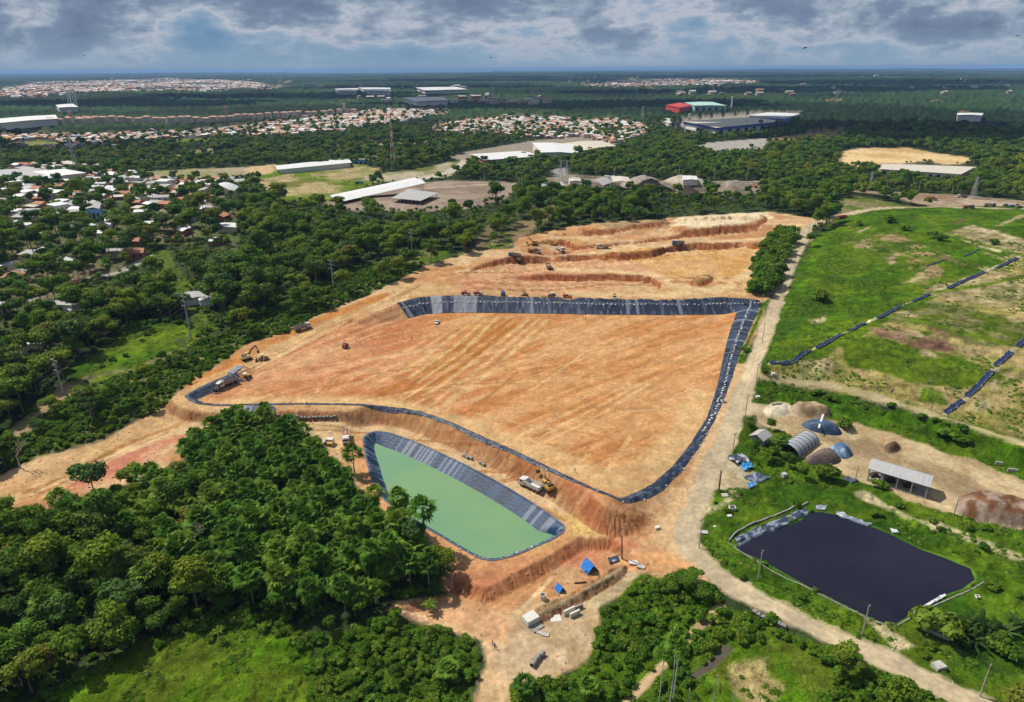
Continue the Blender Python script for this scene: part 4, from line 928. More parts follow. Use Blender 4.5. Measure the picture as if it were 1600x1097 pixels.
# undergrowth: bushes and tufts
x, y = jitter_grid(80, 420, 2.15); c = cls_at(x, y); q = rng.random(len(x)); nsb = near_soil(x, y, 1.0)
k = ((c == SCRUB) & (q < .85) & ~nsb) | ((c == GROVE) & (q < .45)) | ((c == FOREST) & (q < .12) & ~nsb) | ((c == GRASS) & (q < .03) & ~nsb) | ((c == TOWN) & (q < .30)) | ((c == GRASS) & (np.isin(cls_at(x, y+4.5), (GROVE, FOREST)) | np.isin(cls_at(x+4, y), (GROVE, FOREST))) & (q < .8))
bxy = np.stack([x[k], y[k]], 1)
scatter('undergrowth', bxy, S_BUSH, .4, 1.25, 'dense leafy undergrowth around the clearings and tracks', 'undergrowth', .1)
x, y = jitter_grid(80, 520, 1.7); c = cls_at(x, y); clump = fbm(x, y, 9, 3, 200)
k = (((c == GRASS) | (c == HILLC)) & (clump > .56) & (rng.random(len(x)) < .7)) | ((c == SCRUB) & (rng.random(len(x)) < .35))
k &= ~near_soil(x, y, .6)
scatter('grass', np.stack([x[k], y[k]], 1), S_TUFT+S_BUSH[:0], .5, 1.5, 'tall weeds and grass tufts on the green slopes', 'grass', .05)
print('PLANTS', len(tree_xy), len(palm_xy), len(bxy), int(k.sum()))
# ------------------------------------------------------------ liners and ponds
def liner_mat(name, rough=0.5, spec=0.20, bump=0.35):
    m, nt, b = new_mat(name); N = nt.nodes; L = nt.links
    at = N.new('ShaderNodeAttribute'); at.attribute_name = 'Col'; L.new(at.outputs['Color'], b.inputs['Base Color'])
    b.inputs['Roughness'].default_value = rough; b.inputs['Specular IOR Level'].default_value = spec
    geo = N.new('ShaderNodeNewGeometry'); n = N.new('ShaderNodeTexNoise'); n.inputs['Scale'].default_value = 1.2; n.inputs['Detail'].default_value = 5
    L.new(geo.outputs['Position'], n.inputs['Vector']); bp = N.new('ShaderNodeBump'); bp.inputs['Strength'].default_value = bump; bp.inputs['Distance'].default_value = 0.5
    L.new(n.outputs['Fac'], bp.inputs['Height']); L.new(bp.outputs[0], b.inputs['Normal']); return m
M_LINER = liner_mat('black_geomembrane')
def resample(poly, step, closed=True):
    p = np.vstack([poly, poly[:1]]) if closed else np.asarray(poly); seg = np.hypot(*np.diff(p, axis=0).T); cum = np.concatenate([[0], np.cumsum(seg)])
    n = max(int(cum[-1]/step), 2); t = np.linspace(0, cum[-1], n+(0 if closed else 1), endpoint=not closed)
    return np.stack([np.interp(t, cum, p[:, 0]), np.interp(t, cum, p[:, 1])], 1), t
def strip_liner(name, poly, inner, outer, seed, wrinkle, colf, step=0.5, across=14, closed=True, lift=0.14, flip=None):
    """a sheet laid over an edge: inner/outer are functions of the edge point giving its reach inward and outward"""
    q, t = resample(poly, step, closed); n = len(q)
    T = (np.roll(q, -3, 0)-np.roll(q, 3, 0)) if closed else np.gradient(q, axis=0); T /= np.hypot(*T.T)[:, None]+1e-9
    qq = q if flip is None else flip; A = np.sum(qq[:, 0]*np.roll(qq[:, 1], -1)-np.roll(qq[:, 0], -1)*qq[:, 1])
    Nn = np.stack([-T[:, 1], T[:, 0]], 1)*(1 if A > 0 else -1)
    wi = inner(q); wo = outer(q); u = np.linspace(0, 1, across)
    S = -wo[:, None]+(wi+wo)[:, None]*u[None, :]
    Pp = q[:, None, :]+Nn[:, None, :]*S[..., None]; X = Pp[..., 0]; Y = Pp[..., 1]
    Z = hz(X, Y)+lift
    Z = Z+0.02
    al = np.repeat(t[:, None], across, 1)
    wr = (vn(al/1.1, S/6+3, seed)-0.5)*wrinkle+(vn(al/0.45, S/2.5, seed+1)-0.5)*wrinkle*.5
    Z = Z+np.maximum(wr, -lift*0.6)*sstep((S+wo[:, None])/0.6)
    V = np.stack([X, Y, Z], -1).reshape(-1, 3); i = np.arange(n*across).reshape(n, across)
    nx = np.roll(i, -1, 0) if closed else i[1:]; ii = i if closed else i[:-1]
    Fq = np.stack([ii[:, :-1].ravel(), nx[:, :-1].ravel(), nx[:, 1:].ravel(), ii[:, 1:].ravel()], 1)
    me = mesh_from(name, V, Fq, (M_LINER,), True); add_col(me, colf(al.ravel(), S.ravel(), X.ravel(), Y.ravel()))
    return link(name, me), q, Nn, t
def cell_inner(q): return np.maximum((rimz(q[:, 0], q[:, 1])-floorz(q[:, 0], q[:, 1]))*np.interp(q[:, 1], [200, 250, 330], [1.15, 1.5, 1.9]), 1.5)+0.5
def cell_outer(q):
    north = sstep((q[:, 1]-330)/30); return 0.55*(1-north)+0.8*north+0.6*(fbm(q[:, 0], q[:, 1], 6, 2, 300)-0.3)
def cell_col(al, S, X, Y):
    pan = np.floor(al/6.5).astype(np.int64); r = hsh(pan, pan*0, 311); base = np.array([0.020, 0.030, 0.052])[None, :]*(0.7+0.7*r[:, None])
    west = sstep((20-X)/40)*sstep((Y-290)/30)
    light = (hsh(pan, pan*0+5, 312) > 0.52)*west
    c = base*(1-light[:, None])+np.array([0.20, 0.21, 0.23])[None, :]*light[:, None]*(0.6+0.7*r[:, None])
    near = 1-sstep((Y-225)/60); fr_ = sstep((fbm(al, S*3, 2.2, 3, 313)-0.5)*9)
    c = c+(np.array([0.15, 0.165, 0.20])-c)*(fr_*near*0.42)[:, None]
    st_ = sstep((vn(al/0.55, S/5, 314)-0.66)*7)*0.40; st_ = np.maximum(st_, 0.7*(hsh(np.floor(al/1.6).astype(np.int64), pan*0, 315) > 0.975)); st_ = np.maximum(st_, 0.35*((np.abs(S-3.4-.5*fbm(al, S, 9, 2, 316)) < 0.25) & (Y > 230)))  # narrow pale streaks paint crease highlights into the sheet, beside the weld lines
    c = c+(np.array([0.20, 0.22, 0.26])-c)*(st_*(1-near))[:, None]
    return c
_k0 = int(np.argmin(np.hypot(*(CELL-P([(630,469)], 5.5)[0]).T))); _k1 = int(np.argmin(np.hypot(*(CELL-P([(352,589)], 0.5)[0]).T)))
CL_OPEN = np.roll(CELL, -_k0, 0)[:((_k1-_k0) % len(CELL))+1]
o_, QC, NC, TC_ = strip_liner('basin_liner', CL_OPEN, cell_inner, cell_outer, 320, 0.26, cell_col, closed=False, flip=CELL)
tag(o_, 'black plastic sheet lining the banks of the large orange earth basin', 'liner sheet')
def pond_col(al, S, X, Y):
    pan = np.floor(al/1.5).astype(np.int64); r = hsh(pan, pan*0, 331)
    c = np.array([0.016, 0.042, 0.088])[None, :]*(0.6+0.8*r[:, None])
    east = (hsh(np.floor(al/0.8).astype(np.int64), pan*0+7, 333) > 0.72)*sstep((np.abs(fbm(al, al*0, 30, 1, 334)-0.5)-0.12)*8)
    c = c+(np.array([0.30, 0.33, 0.37])-c)*(east*0.42)[:, None]
    sc = sstep((-S)/0.4); c = c+(np.array([0.10, 0.12, 0.15])-c)*sc[:, None]
    wet = sstep((S-4.0)/0.4)*0; return c*(1-0.35*wet[:, None])+np.array([0.05, 0.055, 0.02])*0.5*wet[:, None]
o_, QP, NP_, TP_ = strip_liner('pond_liner', POND, lambda q: np.where(sdline(q[:, 0], q[:, 1], PNEAR)[0] < 2.2, 3.1, pondw(q[:, 0], q[:, 1])+.3), lambda q: 0.5+0.3*(fbm(q[:, 0], q[:, 1], 4, 2, 340)), 341, 0.05, pond_col, step=0.35)
tag(o_, 'dark blue plastic sheet lining the banks of the green pond', 'liner sheet')
def water(name, poly, z, mat):
    q, _ = resample(poly, 0.8); c = q.mean(0); n = len(q); V = [(a, b, z) for a, b in q]+[(c[0], c[1], z)]
    me = bpy.data.meshes.new(name); me.from_pydata(V, [], [(i, (i+1) % n, n) for i in range(n)]); me.materials.append(mat); me.update()
    o = link(name, me); tag(o, kind='structure'); return o
def water_mat(name, c1, c2, rough, scale, spec=0.5, bump=0.03):
    m, nt, b = new_mat(name); N = nt.nodes; L = nt.links; geo = N.new('ShaderNodeNewGeometry'); n = N.new('ShaderNodeTexNoise'); n.inputs['Scale'].default_value = scale; n.inputs['Detail'].default_value = 5
    n.inputs['Distortion'].default_value = 0.8; L.new(geo.outputs['Position'], n.inputs['Vector']); rp = N.new('ShaderNodeValToRGB'); rp.color_ramp.elements[0].color = (*c1, 1); rp.color_ramp.elements[1].color = (*c2, 1)
    rp.color_ramp.elements[0].position = 0.3; rp.color_ramp.elements[1].position = 0.7; L.new(n.outputs['Fac'], rp.inputs[0]); L.new(rp.outputs[0], b.inputs['Base Color'])
    b.inputs['Roughness'].default_value = rough; b.inputs['IOR'].default_value = 1.33; b.inputs['Specular IOR Level'].default_value = spec
    w = N.new('ShaderNodeTexNoise'); w.inputs['Scale'].default_value = 2.5; w.inputs['Detail'].default_value = 4; L.new(geo.outputs['Position'], w.inputs['Vector']); bp = N.new('ShaderNodeBump'); bp.inputs['Strength'].default_value = bump; bp.inputs['Distance'].default_value = 0.3
    L.new(w.outputs['Fac'], bp.inputs['Height']); L.new(bp.outputs[0], b.inputs['Normal']); return m
water('green_water', POND, POND_W, water_mat('milky_green_water', (0.128,0.262,0.150), (0.19,0.30,0.135), 0.14, 0.022))
water('black_water', BPOND, BP_W, water_mat('black_leachate', (0.004,0.005,0.012), (0.018,0.016,0.026), 0.05, 0.03, 0.5))  # the paler second tone paints soft sky reflection into the dark water
# river on the horizon, beyond the last ridge
def river():
    a = np.radians(np.linspace(-17, -1.5, 31)); V = []; 
    for r in (13500, 60000):
        V += [(r*math.sin(t), r*math.cos(t), -14.0) for t in a]
    n = len(a); me = bpy.data.meshes.new('river_water'); me.from_pydata(V, [], [(i, i+1, n+i+1, n+i) for i in range(n-1)]); me.materials.append(water_mat('river_water', (0.10,0.14,0.17), (0.14,0.18,0.21), 0.35, 0.0005, 0.5, 0.2)); tag(link('river_water', me), kind='structure')
river()
def far_plain():
    V = []; F_ = []; rr = (13500, 15000, 17500, 21500, 40000)
    for a0, a1 in ((-62, -17), (-1.5, 62)):
        t = np.radians(np.linspace(a0, a1, 120)); o = len(V); n = len(t)
        for k, r in enumerate(rr): V += [(r*math.sin(a), r*math.cos(a), -12+(14 if k else 0)+20*float(q)) for a, q in zip(t, fbm(np.degrees(t)*30, t*0+k*50, 40, 3, 420))]
        F_ += [(o+j*n+i, o+j*n+i+1, o+(j+1)*n+i+1, o+(j+1)*n+i) for j in range(len(rr)-1) for i in range(n-1)]
    me = mesh_from('far_plain', np.array(V), np.array(F_), (M_FOREST,)); add_col(me, np.tile((0.018,0.032,0.016), (len(V), 1))); tag(link('far_plain', me), kind='structure')
far_plain()
def far_shore():
    t = np.radians(np.linspace(-60, 60, 700)); deg = np.degrees(t); prof = 10+70*fbm(deg*10, deg*0, 60, 4, 400)*np.interp(deg, [-60,-20,-14,-2,4,12,60],[1,1,.25,.25,.8,1.5,1.5])
    V = []; rows = [(21000, 0), (23000, .8), (25000, 1.0), (28000, 1.0)]
    for r, k in rows: V += [(r*math.sin(a), r*math.cos(a), -20+p*k) for a, p in zip(t, prof)]
    n = len(t); F_ = [(j*n+i, j*n+i+1, (j+1)*n+i+1, (j+1)*n+i) for j in range(3) for i in range(n-1)]
    me = mesh_from('far_hills', np.array(V), np.array(F_), (M_FOREST,)); add_col(me, np.tile((0.02,0.035,0.02), (len(V), 1))); tag(link('far_hills', me), kind='structure')
far_shore()
# sandbag rows on the lining
def sandbag_mesh():
    b = MB(); m = cm((0.62,0.60,0.55), 0.9); b.box((0, 0, .16), (.85, .5, .32), m, top=.7); b.box((.42, 0, .2), (.22, .2, .16), m, top=.5); return b.mesh('sandbag')
SB = sandbag_mesh(); nsb_ = 0
def sandbags(Q, Nn, sel, depth, spacing, label, group, prob=1.0):
    global nsb_
    k = np.nonzero(sel)[0]; last = -1e9
    for i in k:
        if TCUR[i]-last < spacing: continue
        last = TCUR[i]
        if rng.random() > prob: continue
        p = Q[i]+Nn[i]*(depth(Q[i])+rng.normal()*.25); o = link('sandbag', SB); o.location = ground(p, .18); o.rotation_euler = (0, 0, rng.uniform(0, 3.1)); s_ = rng.uniform(.8, 1.4)*(.62 if depth(Q[i]) < 0 else 1); o.scale = (s_, s_, s_)
        tag(o, label, 'sandbag', group); nsb_ += 1
TCUR = TC_
north = (QC[:, 1] > 335) & (QC[:, 0] > -60)
slope_w = lambda q: float(max((rimz(q[0], q[1])-0)*1.9, 1.5))
sandbags(QC, NC, north, lambda q: slope_w(q)*.42, 1.9, 'white sandbag in the line halfway down the far black bank', 'sandbags on the far bank', .85)
east = (QC[:, 0] > 60) & (QC[:, 1] < 335) & (QC[:, 1] > 215)
sandbags(QC, NC, east, lambda q: slope_w(q)*.45, 2.0, 'white sandbag in the line down the right-hand black bank', 'sandbags on the right bank', .9)
near = (QC[:, 1] < 215)
sandbags(QC, NC, near, lambda q: -.6, 4.0, 'pale sandbag holding the sheet on the near crest of the basin', 'sandbags on the near crest', .6)
TCUR = TP_
sandbags(QP, NP_, (QP[:, 1] < 158), lambda q: -.3, 2.4, 'pale sandbag on the near rim of the green pond', 'sandbags round the green pond', .7)
# low concrete kerb round the black pond
M_CONC = simple_mat('concrete', (0.42,0.40,0.36), 0.9, var=0.25, scale=0.8)
M_CONCD = simple_mat('weathered_concrete', (0.26,0.24,0.21), 0.9, var=0.35, scale=1.5)
def kerb(name, px, w, h, mat, label, cat, off=0.0):
    q, _ = resample(G(px), 2.0, False); T = np.gradient(q, axis=0); T /= np.hypot(*T.T)[:, None]; Nn = np.stack([-T[:, 1], T[:, 0]], 1); b = MB(); vs = []
    for p, n in zip(q, Nn):
        z = float(hz(*p)); vs += [(p[0]-n[0]*w/2, p[1]-n[1]*w/2, z-.6), (p[0]+n[0]*w/2, p[1]+n[1]*w/2, z-.6), (p[0]+n[0]*w/2, p[1]+n[1]*w/2, z+h), (p[0]-n[0]*w/2, p[1]-n[1]*w/2, z+h)]
    k = len(q); fs = [(i*4+j, i*4+(j+1) % 4, (i+1)*4+(j+1) % 4, (i+1)*4+j) for i in range(k-1) for j in range(4)]+[(3, 2, 1, 0), tuple((k-1)*4+j for j in range(4))]
    b.add(vs, fs, mat); o = b.build(name); tag(o, label, cat); return o
kerb('kerb', [(1137,848),(1150,858),(1190,881),(1270,924),(1350,964),(1394,981),(1440,955),(1520,920),(1545,905)], .28, .16, M_CONCD, 'low pale concrete kerb along the road side of the black pond', 'kerb')
kerb('kerb', [(1139,846),(1150,832),(1200,810),(1262,786)], .35, .5, M_CONCD, 'dark low wall behind the blue lined corner of the black pond', 'kerb')
# crumpled sheets at the black pond
def sheet(name, px, col, label, cat, folds=0.35, lift=0.1, res=26, col2=None, seed=0, thick=0.0, along=0, fold_dir=0):
    """a crumpled sheet over a quadrilateral of the ground (px: four pixel corners)"""
    c = G(px); u = np.linspace(0, 1, res); U, Vv = np.meshgrid(u, u)
    X = (1-U)*(1-Vv)*c[0][0]+U*(1-Vv)*c[1][0]+U*Vv*c[2][0]+(1-U)*Vv*c[3][0]; Y = (1-U)*(1-Vv)*c[0][1]+U*(1-Vv)*c[1][1]+U*Vv*c[2][1]+(1-U)*Vv*c[3][1]
    e = 0.6*(fbm(X, Y, 2.5, 2, seed)-0.5); X = X+e; Y = Y+e
    f = vn((U if fold_dir == 0 else Vv)*14, (Vv if fold_dir == 0 else U)*3, seed); Z = hz(X, Y)+lift+f*folds+fbm(X, Y, 1.0, 2, seed+1)*folds*.6
    V = np.stack([X, Y, Z], -1).reshape(-1, 3); i = np.arange(res*res).reshape(res, res); Fq = np.stack([i[:-1, :-1].ravel(), i[:-1, 1:].ravel(), i[1:, 1:].ravel(), i[1:, :-1].ravel()], 1)
    me = mesh_from(name, V, Fq, (M_LINER,)); cc = np.tile(np.array(col), (len(V), 1)).astype(float)
    if col2 is not None: t = sstep((fbm(V[:, 0], V[:, 1], 1.4, 3, seed+5)-0.5)*8+.3)[:, None]; cc = cc*(1-t)+np.array(col2)*t
    add_col(me, cc); o = link(name, me); tag(o, label, cat); return o
BL = (0.03,0.045,0.08); LB = (0.22,0.25,0.30); WH = (0.55,0.55,0.55)
sheet('plastic_sheet', [(1148,840),(1258,795),(1262,806),(1152,858)], BL, 'blue and grey plastic lining on the left corner bank of the black pond', 'liner sheet', .12, .12, 30, LB, 2)
sheet('plastic_sheet', [(1308,800),(1362,822),(1352,826),(1306,806)], LB, 'crumpled silver sheet on the far edge of the black pond', 'liner sheet', .5, .15, 24, WH, 3)
sheet('plastic_sheet', [(1275,791),(1292,790),(1288,799),(1276,798)], LB, 'small silver sheet at the far left tip of the black pond', 'liner sheet', .4, .12, 12, WH, 4)
sheet('plastic_sheet', [(1425,962),(1478,932),(1472,928),(1420,958)], WH, 'pale sheet along the near right edge of the black pond', 'liner sheet', .3, .1, 16, LB, 5)
sheet('plastic_sheet', [(1390,826),(1402,828),(1404,834),(1393,834)], WH, 'small white sheet on the grass bank beyond the black pond', 'sheet', .3, .1, 10, LB, 6)
# lined channels across the mound
chan = [([(1202,567),(1222,568),(1240,566),(1265,548)], 'blue lined channel curving off the foot of the mound by the path junction'), ([(1276,545),(1315,522)], 'second blue lined channel up the mound from the path junction'), ([(1328,518),(1353,505)], 'short third blue lined channel up the mound'),
 ([(1371,498),(1408,478)], 'fourth blue lined channel, halfway along the diagonal line across the mound'), ([(1426,472),(1453,460)], 'short fifth blue lined channel on the diagonal line across the mound'), ([(1481,451),(1538,425)], 'longest blue lined channel, near the upper end of the diagonal'), ([(1556,420),(1590,403)], 'topmost blue lined channel of the diagonal, at the right edge'),
 ([(1506,401),(1532,389)], 'thin blue channel in the dry terrace high on the mound'), ([(1447,417),(1477,406)], 'thin blue channel between the shrubs and the long diagonal'), ([(1477,646),(1505,626)], 'lowest blue channel, just above the bank path'), ([(1510,620),(1550,580)], 'long steep blue channel above the lowest one'), ([(1555,572),(1580,550)], 'upper steep blue channel near the right edge'), ([(1590,542),(1606,528)], 'blue channel cut off by the right edge')]
for j, (px, lb) in enumerate(chan):
    q, t = resample(G(px), .8, False); wth = 1.0 if j not in (7, 8) else .45
    T = np.gradient(q, axis=0); T /= np.hypot(*T.T)[:, None]; Nn = np.stack([-T[:, 1], T[:, 0]], 1); u = np.linspace(-1, 1, 9)
    X = q[:, 0, None]+Nn[:, 0, None]*u*wth*(1+.25*(vn(t/3, t*0, j)[:, None]-.5)); Y = q[:, 1, None]+Nn[:, 1, None]*u*wth; Z = hz(X, Y)+.28+.35*np.abs(u)[None, :]**2*wth-.1+.22*(fbm(X, Y, .9, 2, 500+j)-.3)
    V = np.stack([X, Y, Z], -1).reshape(-1, 3); i = np.arange(len(q)*9).reshape(len(q), 9); Fq = np.stack([i[:-1, :-1].ravel(), i[:-1, 1:].ravel(), i[1:, 1:].ravel(), i[1:, :-1].ravel()], 1)
    me = mesh_from('drainage_channel', V, Fq, (M_LINER,)); cc = np.tile(np.array([0.022,0.035,0.085]), (len(V), 1)); edge = (np.abs(np.tile(u, len(q))) > .8) & (rng.random(len(V)) < .35); cc[edge] = (0.45,0.47,0.52); add_col(me, cc)
    tag(link('drainage_channel', me), lb, 'drainage channel', 'lined channels on the mound')
# ------------------------------------------------------------ buildings
M_RWHITE = simple_mat('white_metal_roof', (0.64,0.63,0.60), 0.55, var=0.20, scale=0.35, stretch=(1, 6, 1)); M_RGREY = simple_mat('grey_fibre_roof', (0.36,0.35,0.33), 0.75, var=0.2, scale=0.4, stretch=(1, 5, 1))
M_RTILE = simple_mat('clay_roof', (0.42,0.18,0.10), 0.85, var=0.25, scale=0.8); M_RTILE2 = simple_mat('pink_clay_roof', (0.48,0.27,0.20), 0.85, var=0.2, scale=0.8); M_RBEIGE = simple_mat('beige_roof', (0.52,0.47,0.38), 0.8, var=0.15, scale=0.3)
M_WWHITE = simple_mat('white_wall', (0.66,0.64,0.60), 0.85, var=0.12, scale=0.5); M_WCREAM = simple_mat('cream_wall', (0.64,0.53,0.40), 0.85, var=0.12, scale=0.5); M_WBRICK = simple_mat('brick_wall', (0.34,0.15,0.09), 0.9, var=0.2, scale=0.8)
M_WBLUE = simple_mat('blue_wall', (0.06,0.12,0.42), 0.7, var=0.1, scale=0.5); M_DARK = simple_mat('dark_opening', (0.02,0.022,0.025), 0.5); M_WLBLUE = simple_mat('pale_blue_wall', (0.20,0.42,0.62), 0.8, var=0.1)
M_RUST = simple_mat('rusty_steel', (0.20,0.10,0.06), 0.8, var=0.3, scale=2); M_STEEL = simple_mat('galvanised_steel', (0.42,0.43,0.44), 0.5, 0.5, var=0.12, scale=2); M_WOOD = simple_mat('weathered_wood', (0.20,0.14,0.09), 0.9, var=0.3, scale=3)
M_GREEN = simple_mat('green_sheet', (0.03,0.30,0.14), 0.7); M_RED = simple_mat('red_cladding', (0.50,0.05,0.04), 0.6); M_TEAL = simple_mat('pale_green_roof', (0.38,0.55,0.48), 0.7)
def quad_on(px, h, z=None):
    """roof corner pixels -> world corners at height h over the ground"""
    g = 0.0 if z is None else z
    for _ in range(3):
        c = P(px, g+h); g = float(np.mean(hz(c[:, 0], c[:, 1])))if z is None else z
    return [(float(a), float(b)) for a, b in c], g
def prism_walls(c, z0, z1, mat, name, parent, inset=0.0):
    b = MB(); cx = sum(p[0] for p in c)/len(c); cy = sum(p[1] for p in c)/len(c); n = len(c)
    c = [(cx+(p[0]-cx)*(1-inset), cy+(p[1]-cy)*(1-inset)) for p in c]
    b.add([(p[0], p[1], z0) for p in c]+[(p[0], p[1], z1) for p in c], [(i, (i+1) % n, n+(i+1) % n, n+i) for i in range(n)]+[tuple(range(n, 2*n)), tuple(range(n-1, -1, -1))], mat); return b.build(name, parent)
def hall(name, px, h, wall, roof, label, cat='warehouse', ridge=1.0, band=None, doors=0, group=None, open_front=False, thick=0.35):
    """roof seen from above as four pixels, going round; the roof has a low ridge along its long side"""
    c, g = quad_on(px, h); cx = sum(p[0] for p in c)/4; cy = sum(p[1] for p in c)/4
    r = root(name, (cx, cy, g), 0, label, cat, group); L = [(p[0]-cx, p[1]-cy) for p in c]
    if not open_front:
        prism_walls(L, -1.0, h-.25, wall, 'wall', r, .02)
    else:
        b = MB()
        e = lambda a, q, t: (a[0]+(q[0]-a[0])*t, a[1]+(q[1]-a[1])*t)
        for a, q in ((L[0], L[1]), (L[3], L[2])):
            for t in np.linspace(.02, .98, 8): p = e(a, q, t); w_ = link('post', (lambda m: (m.box((p[0]*.97, p[1]*.97, h/2-.5), (.35, .35, h+.6), M_STEEL), m.mesh('post'))[1])(MB()), r)
        bw = MB(); a, q = L[3], L[2]; m_ = [(L[i][0]*.9, L[i][1]*.9) for i in range(4)]
    if band:
        prism_walls(L, h-band[1], h+.3, band[0], 'cladding_band', r, -.004)
    l01 = math.dist(L[0], L[1]); l12 = math.dist(L[1], L[2])
    if l01 < l12: A, B, C_, D = L[1], L[2], L[3], L[0]
    else: A, B, C_, D = L[0], L[1], L[2], L[3]
    ov = 1.03; A, B, C_, D = [(p[0]*ov, p[1]*ov) for p in (A, B, C_, D)]
    m1 = ((A[0]+D[0])/2, (A[1]+D[1])/2); m2 = ((B[0]+C_[0])/2, (B[1]+C_[1])/2); b = MB(); hh = h+(.35 if band else 0)
    top = [(*A, hh), (*B, hh), (*C_, hh), (*D, hh), (*m1, hh+ridge), (*m2, hh+ridge)]; bot = [(x, y, z-thick) for x, y, z in top]
    b.add(top+bot, [(0, 1, 5, 4), (4, 5, 2, 3), (7, 6, 10, 11), (11, 10, 9, 8), (0, 6, 7, 1), (2, 8, 9, 3), (0, 4, 10, 6), (4, 3, 9, 10), (1, 7, 11, 5), (5, 11, 8, 2)], roof); b.build('roof', r)
    if doors:
        a, q = (L[1], L[2]) if py_of(L[1], L[2]) < py_of(L[3], L[0]) else (L[3], L[0])
        a, q = min(((L[i], L[(i+1) % 4]) for i in range(4)), key=lambda e_: e_[0][1]+e_[1][1])
        d = Vector((q[0]-a[0], q[1]-a[1], 0)); n = Vector((d.y, -d.x, 0)).normalized()
        if n.y > 0: n = -n
        ang = math.atan2(d.y, d.x)
        for k in range(doors):
            p = Vector((a[0], a[1], 0))*.98+d*.98*((k+.5)/doors)+n*.05*0; mb = MB(); mb.box((p.x+n.x*.2, p.y+n.y*.2, h*.32), (d.length/doors*.42, .3, h*.55), M_DARK, ang); mb.build('door', r)
    return r
def py_of(a, b): return a[1]+b[1]
H_ = hall
# long open shed and the carport in the grey yard
H_('long_shed', [(518,306),(529,317),(664,287),(646,279)], 7, M_WWHITE, M_RWHITE, 'long low shed with a white and beige roof beside the grey yard', 'shed', 1.2, open_front=True)
H_('carport', [(612,312),(657,316),(684,304),(638,298)], 4.5, M_STEEL, M_RGREY, 'flat grey carport on thin posts in the grey yard', 'carport', .2, open_front=True)
H_('asphalt_plant_shed', [(922,283),(942,290),(968,281),(950,276)], 8, M_CONCD, M_RGREY, 'slanting grey shed of the asphalt works', 'shed', 3, open_front=True)
H_('asphalt_plant_shed', [(956,276),(958,284),(984,284),(982,277)], 10, M_DARK, M_RBEIGE, 'dark open shed behind the slanting one at the asphalt works', 'shed', 1, open_front=True)
H_('asphalt_plant_shed', [(838,285),(840,291),(882,290),(878,284)], 5, M_CONCD, M_RGREY, 'low grey sheds at the left end of the asphalt works', 'shed', .6, doors=3)
H_('asphalt_plant_shed', [(888,278),(890,283),(908,283),(906,278)], 5, M_WWHITE, M_RBEIGE, 'small pale shed beside the pylons at the asphalt works', 'shed', .6)
H_('asphalt_plant_shed', [(1066,278),(1067,284),(1090,284),(1088,278)], 5, M_WWHITE, M_RWHITE, 'small white shed behind the pale gravel heaps', 'shed', .6)
H_('storage_hall', [(431,259),(435,265),(548,254),(541,247)], 6, M_WWHITE, M_RWHITE, 'long pale shed beyond the green field', 'shed', 1, doors=8)
H_('storage_hall', [(552,249),(590,251),(622,243),(590,241)], 6, M_WLBLUE, M_RGREY, 'grey roofed shed continuing the line behind the long pale shed', 'shed', 1, doors=5)
H_('warehouse', [(735,241),(757,250),(842,244),(812,236)], 9, M_WBRICK, M_RWHITE, 'warehouse with brick red walls and pale roof behind the belt of trees', 'warehouse', 1.5, doors=4)
H_('factory', [(832,223),(846,238),(905,240),(895,226)], 11, M_WWHITE, M_RWHITE, 'tall white factory block at the left end of the white works', 'factory', 1.5)
H_('factory', [(880,224),(905,236),(962,228),(940,220)], 9, M_WWHITE, M_RBEIGE, 'lower pale factory hall at the right end of the white works', 'factory', 1.5)
H_('factory', [(1068,190),(1120,200),(1222,190),(1170,184)], 13, M_WWHITE, M_RBEIGE, 'large factory with a dark blue band round its pale roof', 'factory', .6, band=(M_WBLUE, 4.5), doors=8)
H_('factory', [(1170,180),(1226,184),(1250,178),(1200,176)], 16, M_WBLUE, M_RWHITE, 'blue walled hall behind the large blue and white factory', 'factory', .6, band=(M_WWHITE, 3))
H_('office', [(1025,191),(1045,196),(1060,191),(1040,188)], 9, M_WCREAM, M_RWHITE, 'small pale office left of the blue and white factory', 'office')
H_('factory', [(1040,164),(1062,168),(1080,164),(1062,160)], 14, M_RED, M_RED, 'bright red factory building far away', 'factory')
H_('factory', [(1070,162),(1085,167),(1135,167),(1112,161)], 14, M_TEAL, M_TEAL, 'pale green roofed factory joined to the bright red one', 'factory', doors=5)
H_('long_shed', [(1382,256),(1376,264),(1500,272),(1526,261)], 6, M_WWHITE, M_RBEIGE, 'long grey roofed shed below the sand clearing on the right', 'shed', 1, doors=10)
H_('warehouse', [(1496,177),(1496,180),(1534,181),(1536,177)], 12, M_WWHITE, M_RWHITE, 'small white warehouse alone in the far forest on the right', 'warehouse')
H_('warehouse', [(524,139),(528,143),(556,143),(560,138)], 12, M_WWHITE, M_RWHITE, 'leftmost of the far white warehouses below the ridge', 'warehouse')
H_('warehouse', [(560,137),(576,142),(611,143),(609,137)], 14, M_WWHITE, M_RWHITE, 'second of the far white warehouses below the ridge', 'warehouse')
H_('warehouse', [(650,138),(665,143),(730,141),(712,137)], 14, M_WWHITE, M_RWHITE, 'rightmost of the far white warehouses below the ridge', 'warehouse')
H_('warehouse', [(630,153),(650,159),(700,157),(692,152)], 14, M_WWHITE, M_RWHITE, 'white warehouse in front of the far row, standing by the forest edge', 'warehouse')
H_('warehouse', [(0,187),(0,194),(90,187),(86,181)], 13, M_WWHITE, M_RWHITE, 'long white warehouse cut off by the left edge', 'warehouse')
H_('warehouse', [(87,164),(92,168),(122,167),(114,162)], 12, M_WWHITE, M_RWHITE, 'white hall at the foot of the four stacks', 'warehouse')
H_('workshop', [(-30,268),(30,280),(100,270),(60,263)], 8, M_WLBLUE, M_RGREY, 'pale blue workshop with a grey roof at the left edge', 'workshop', doors=6)
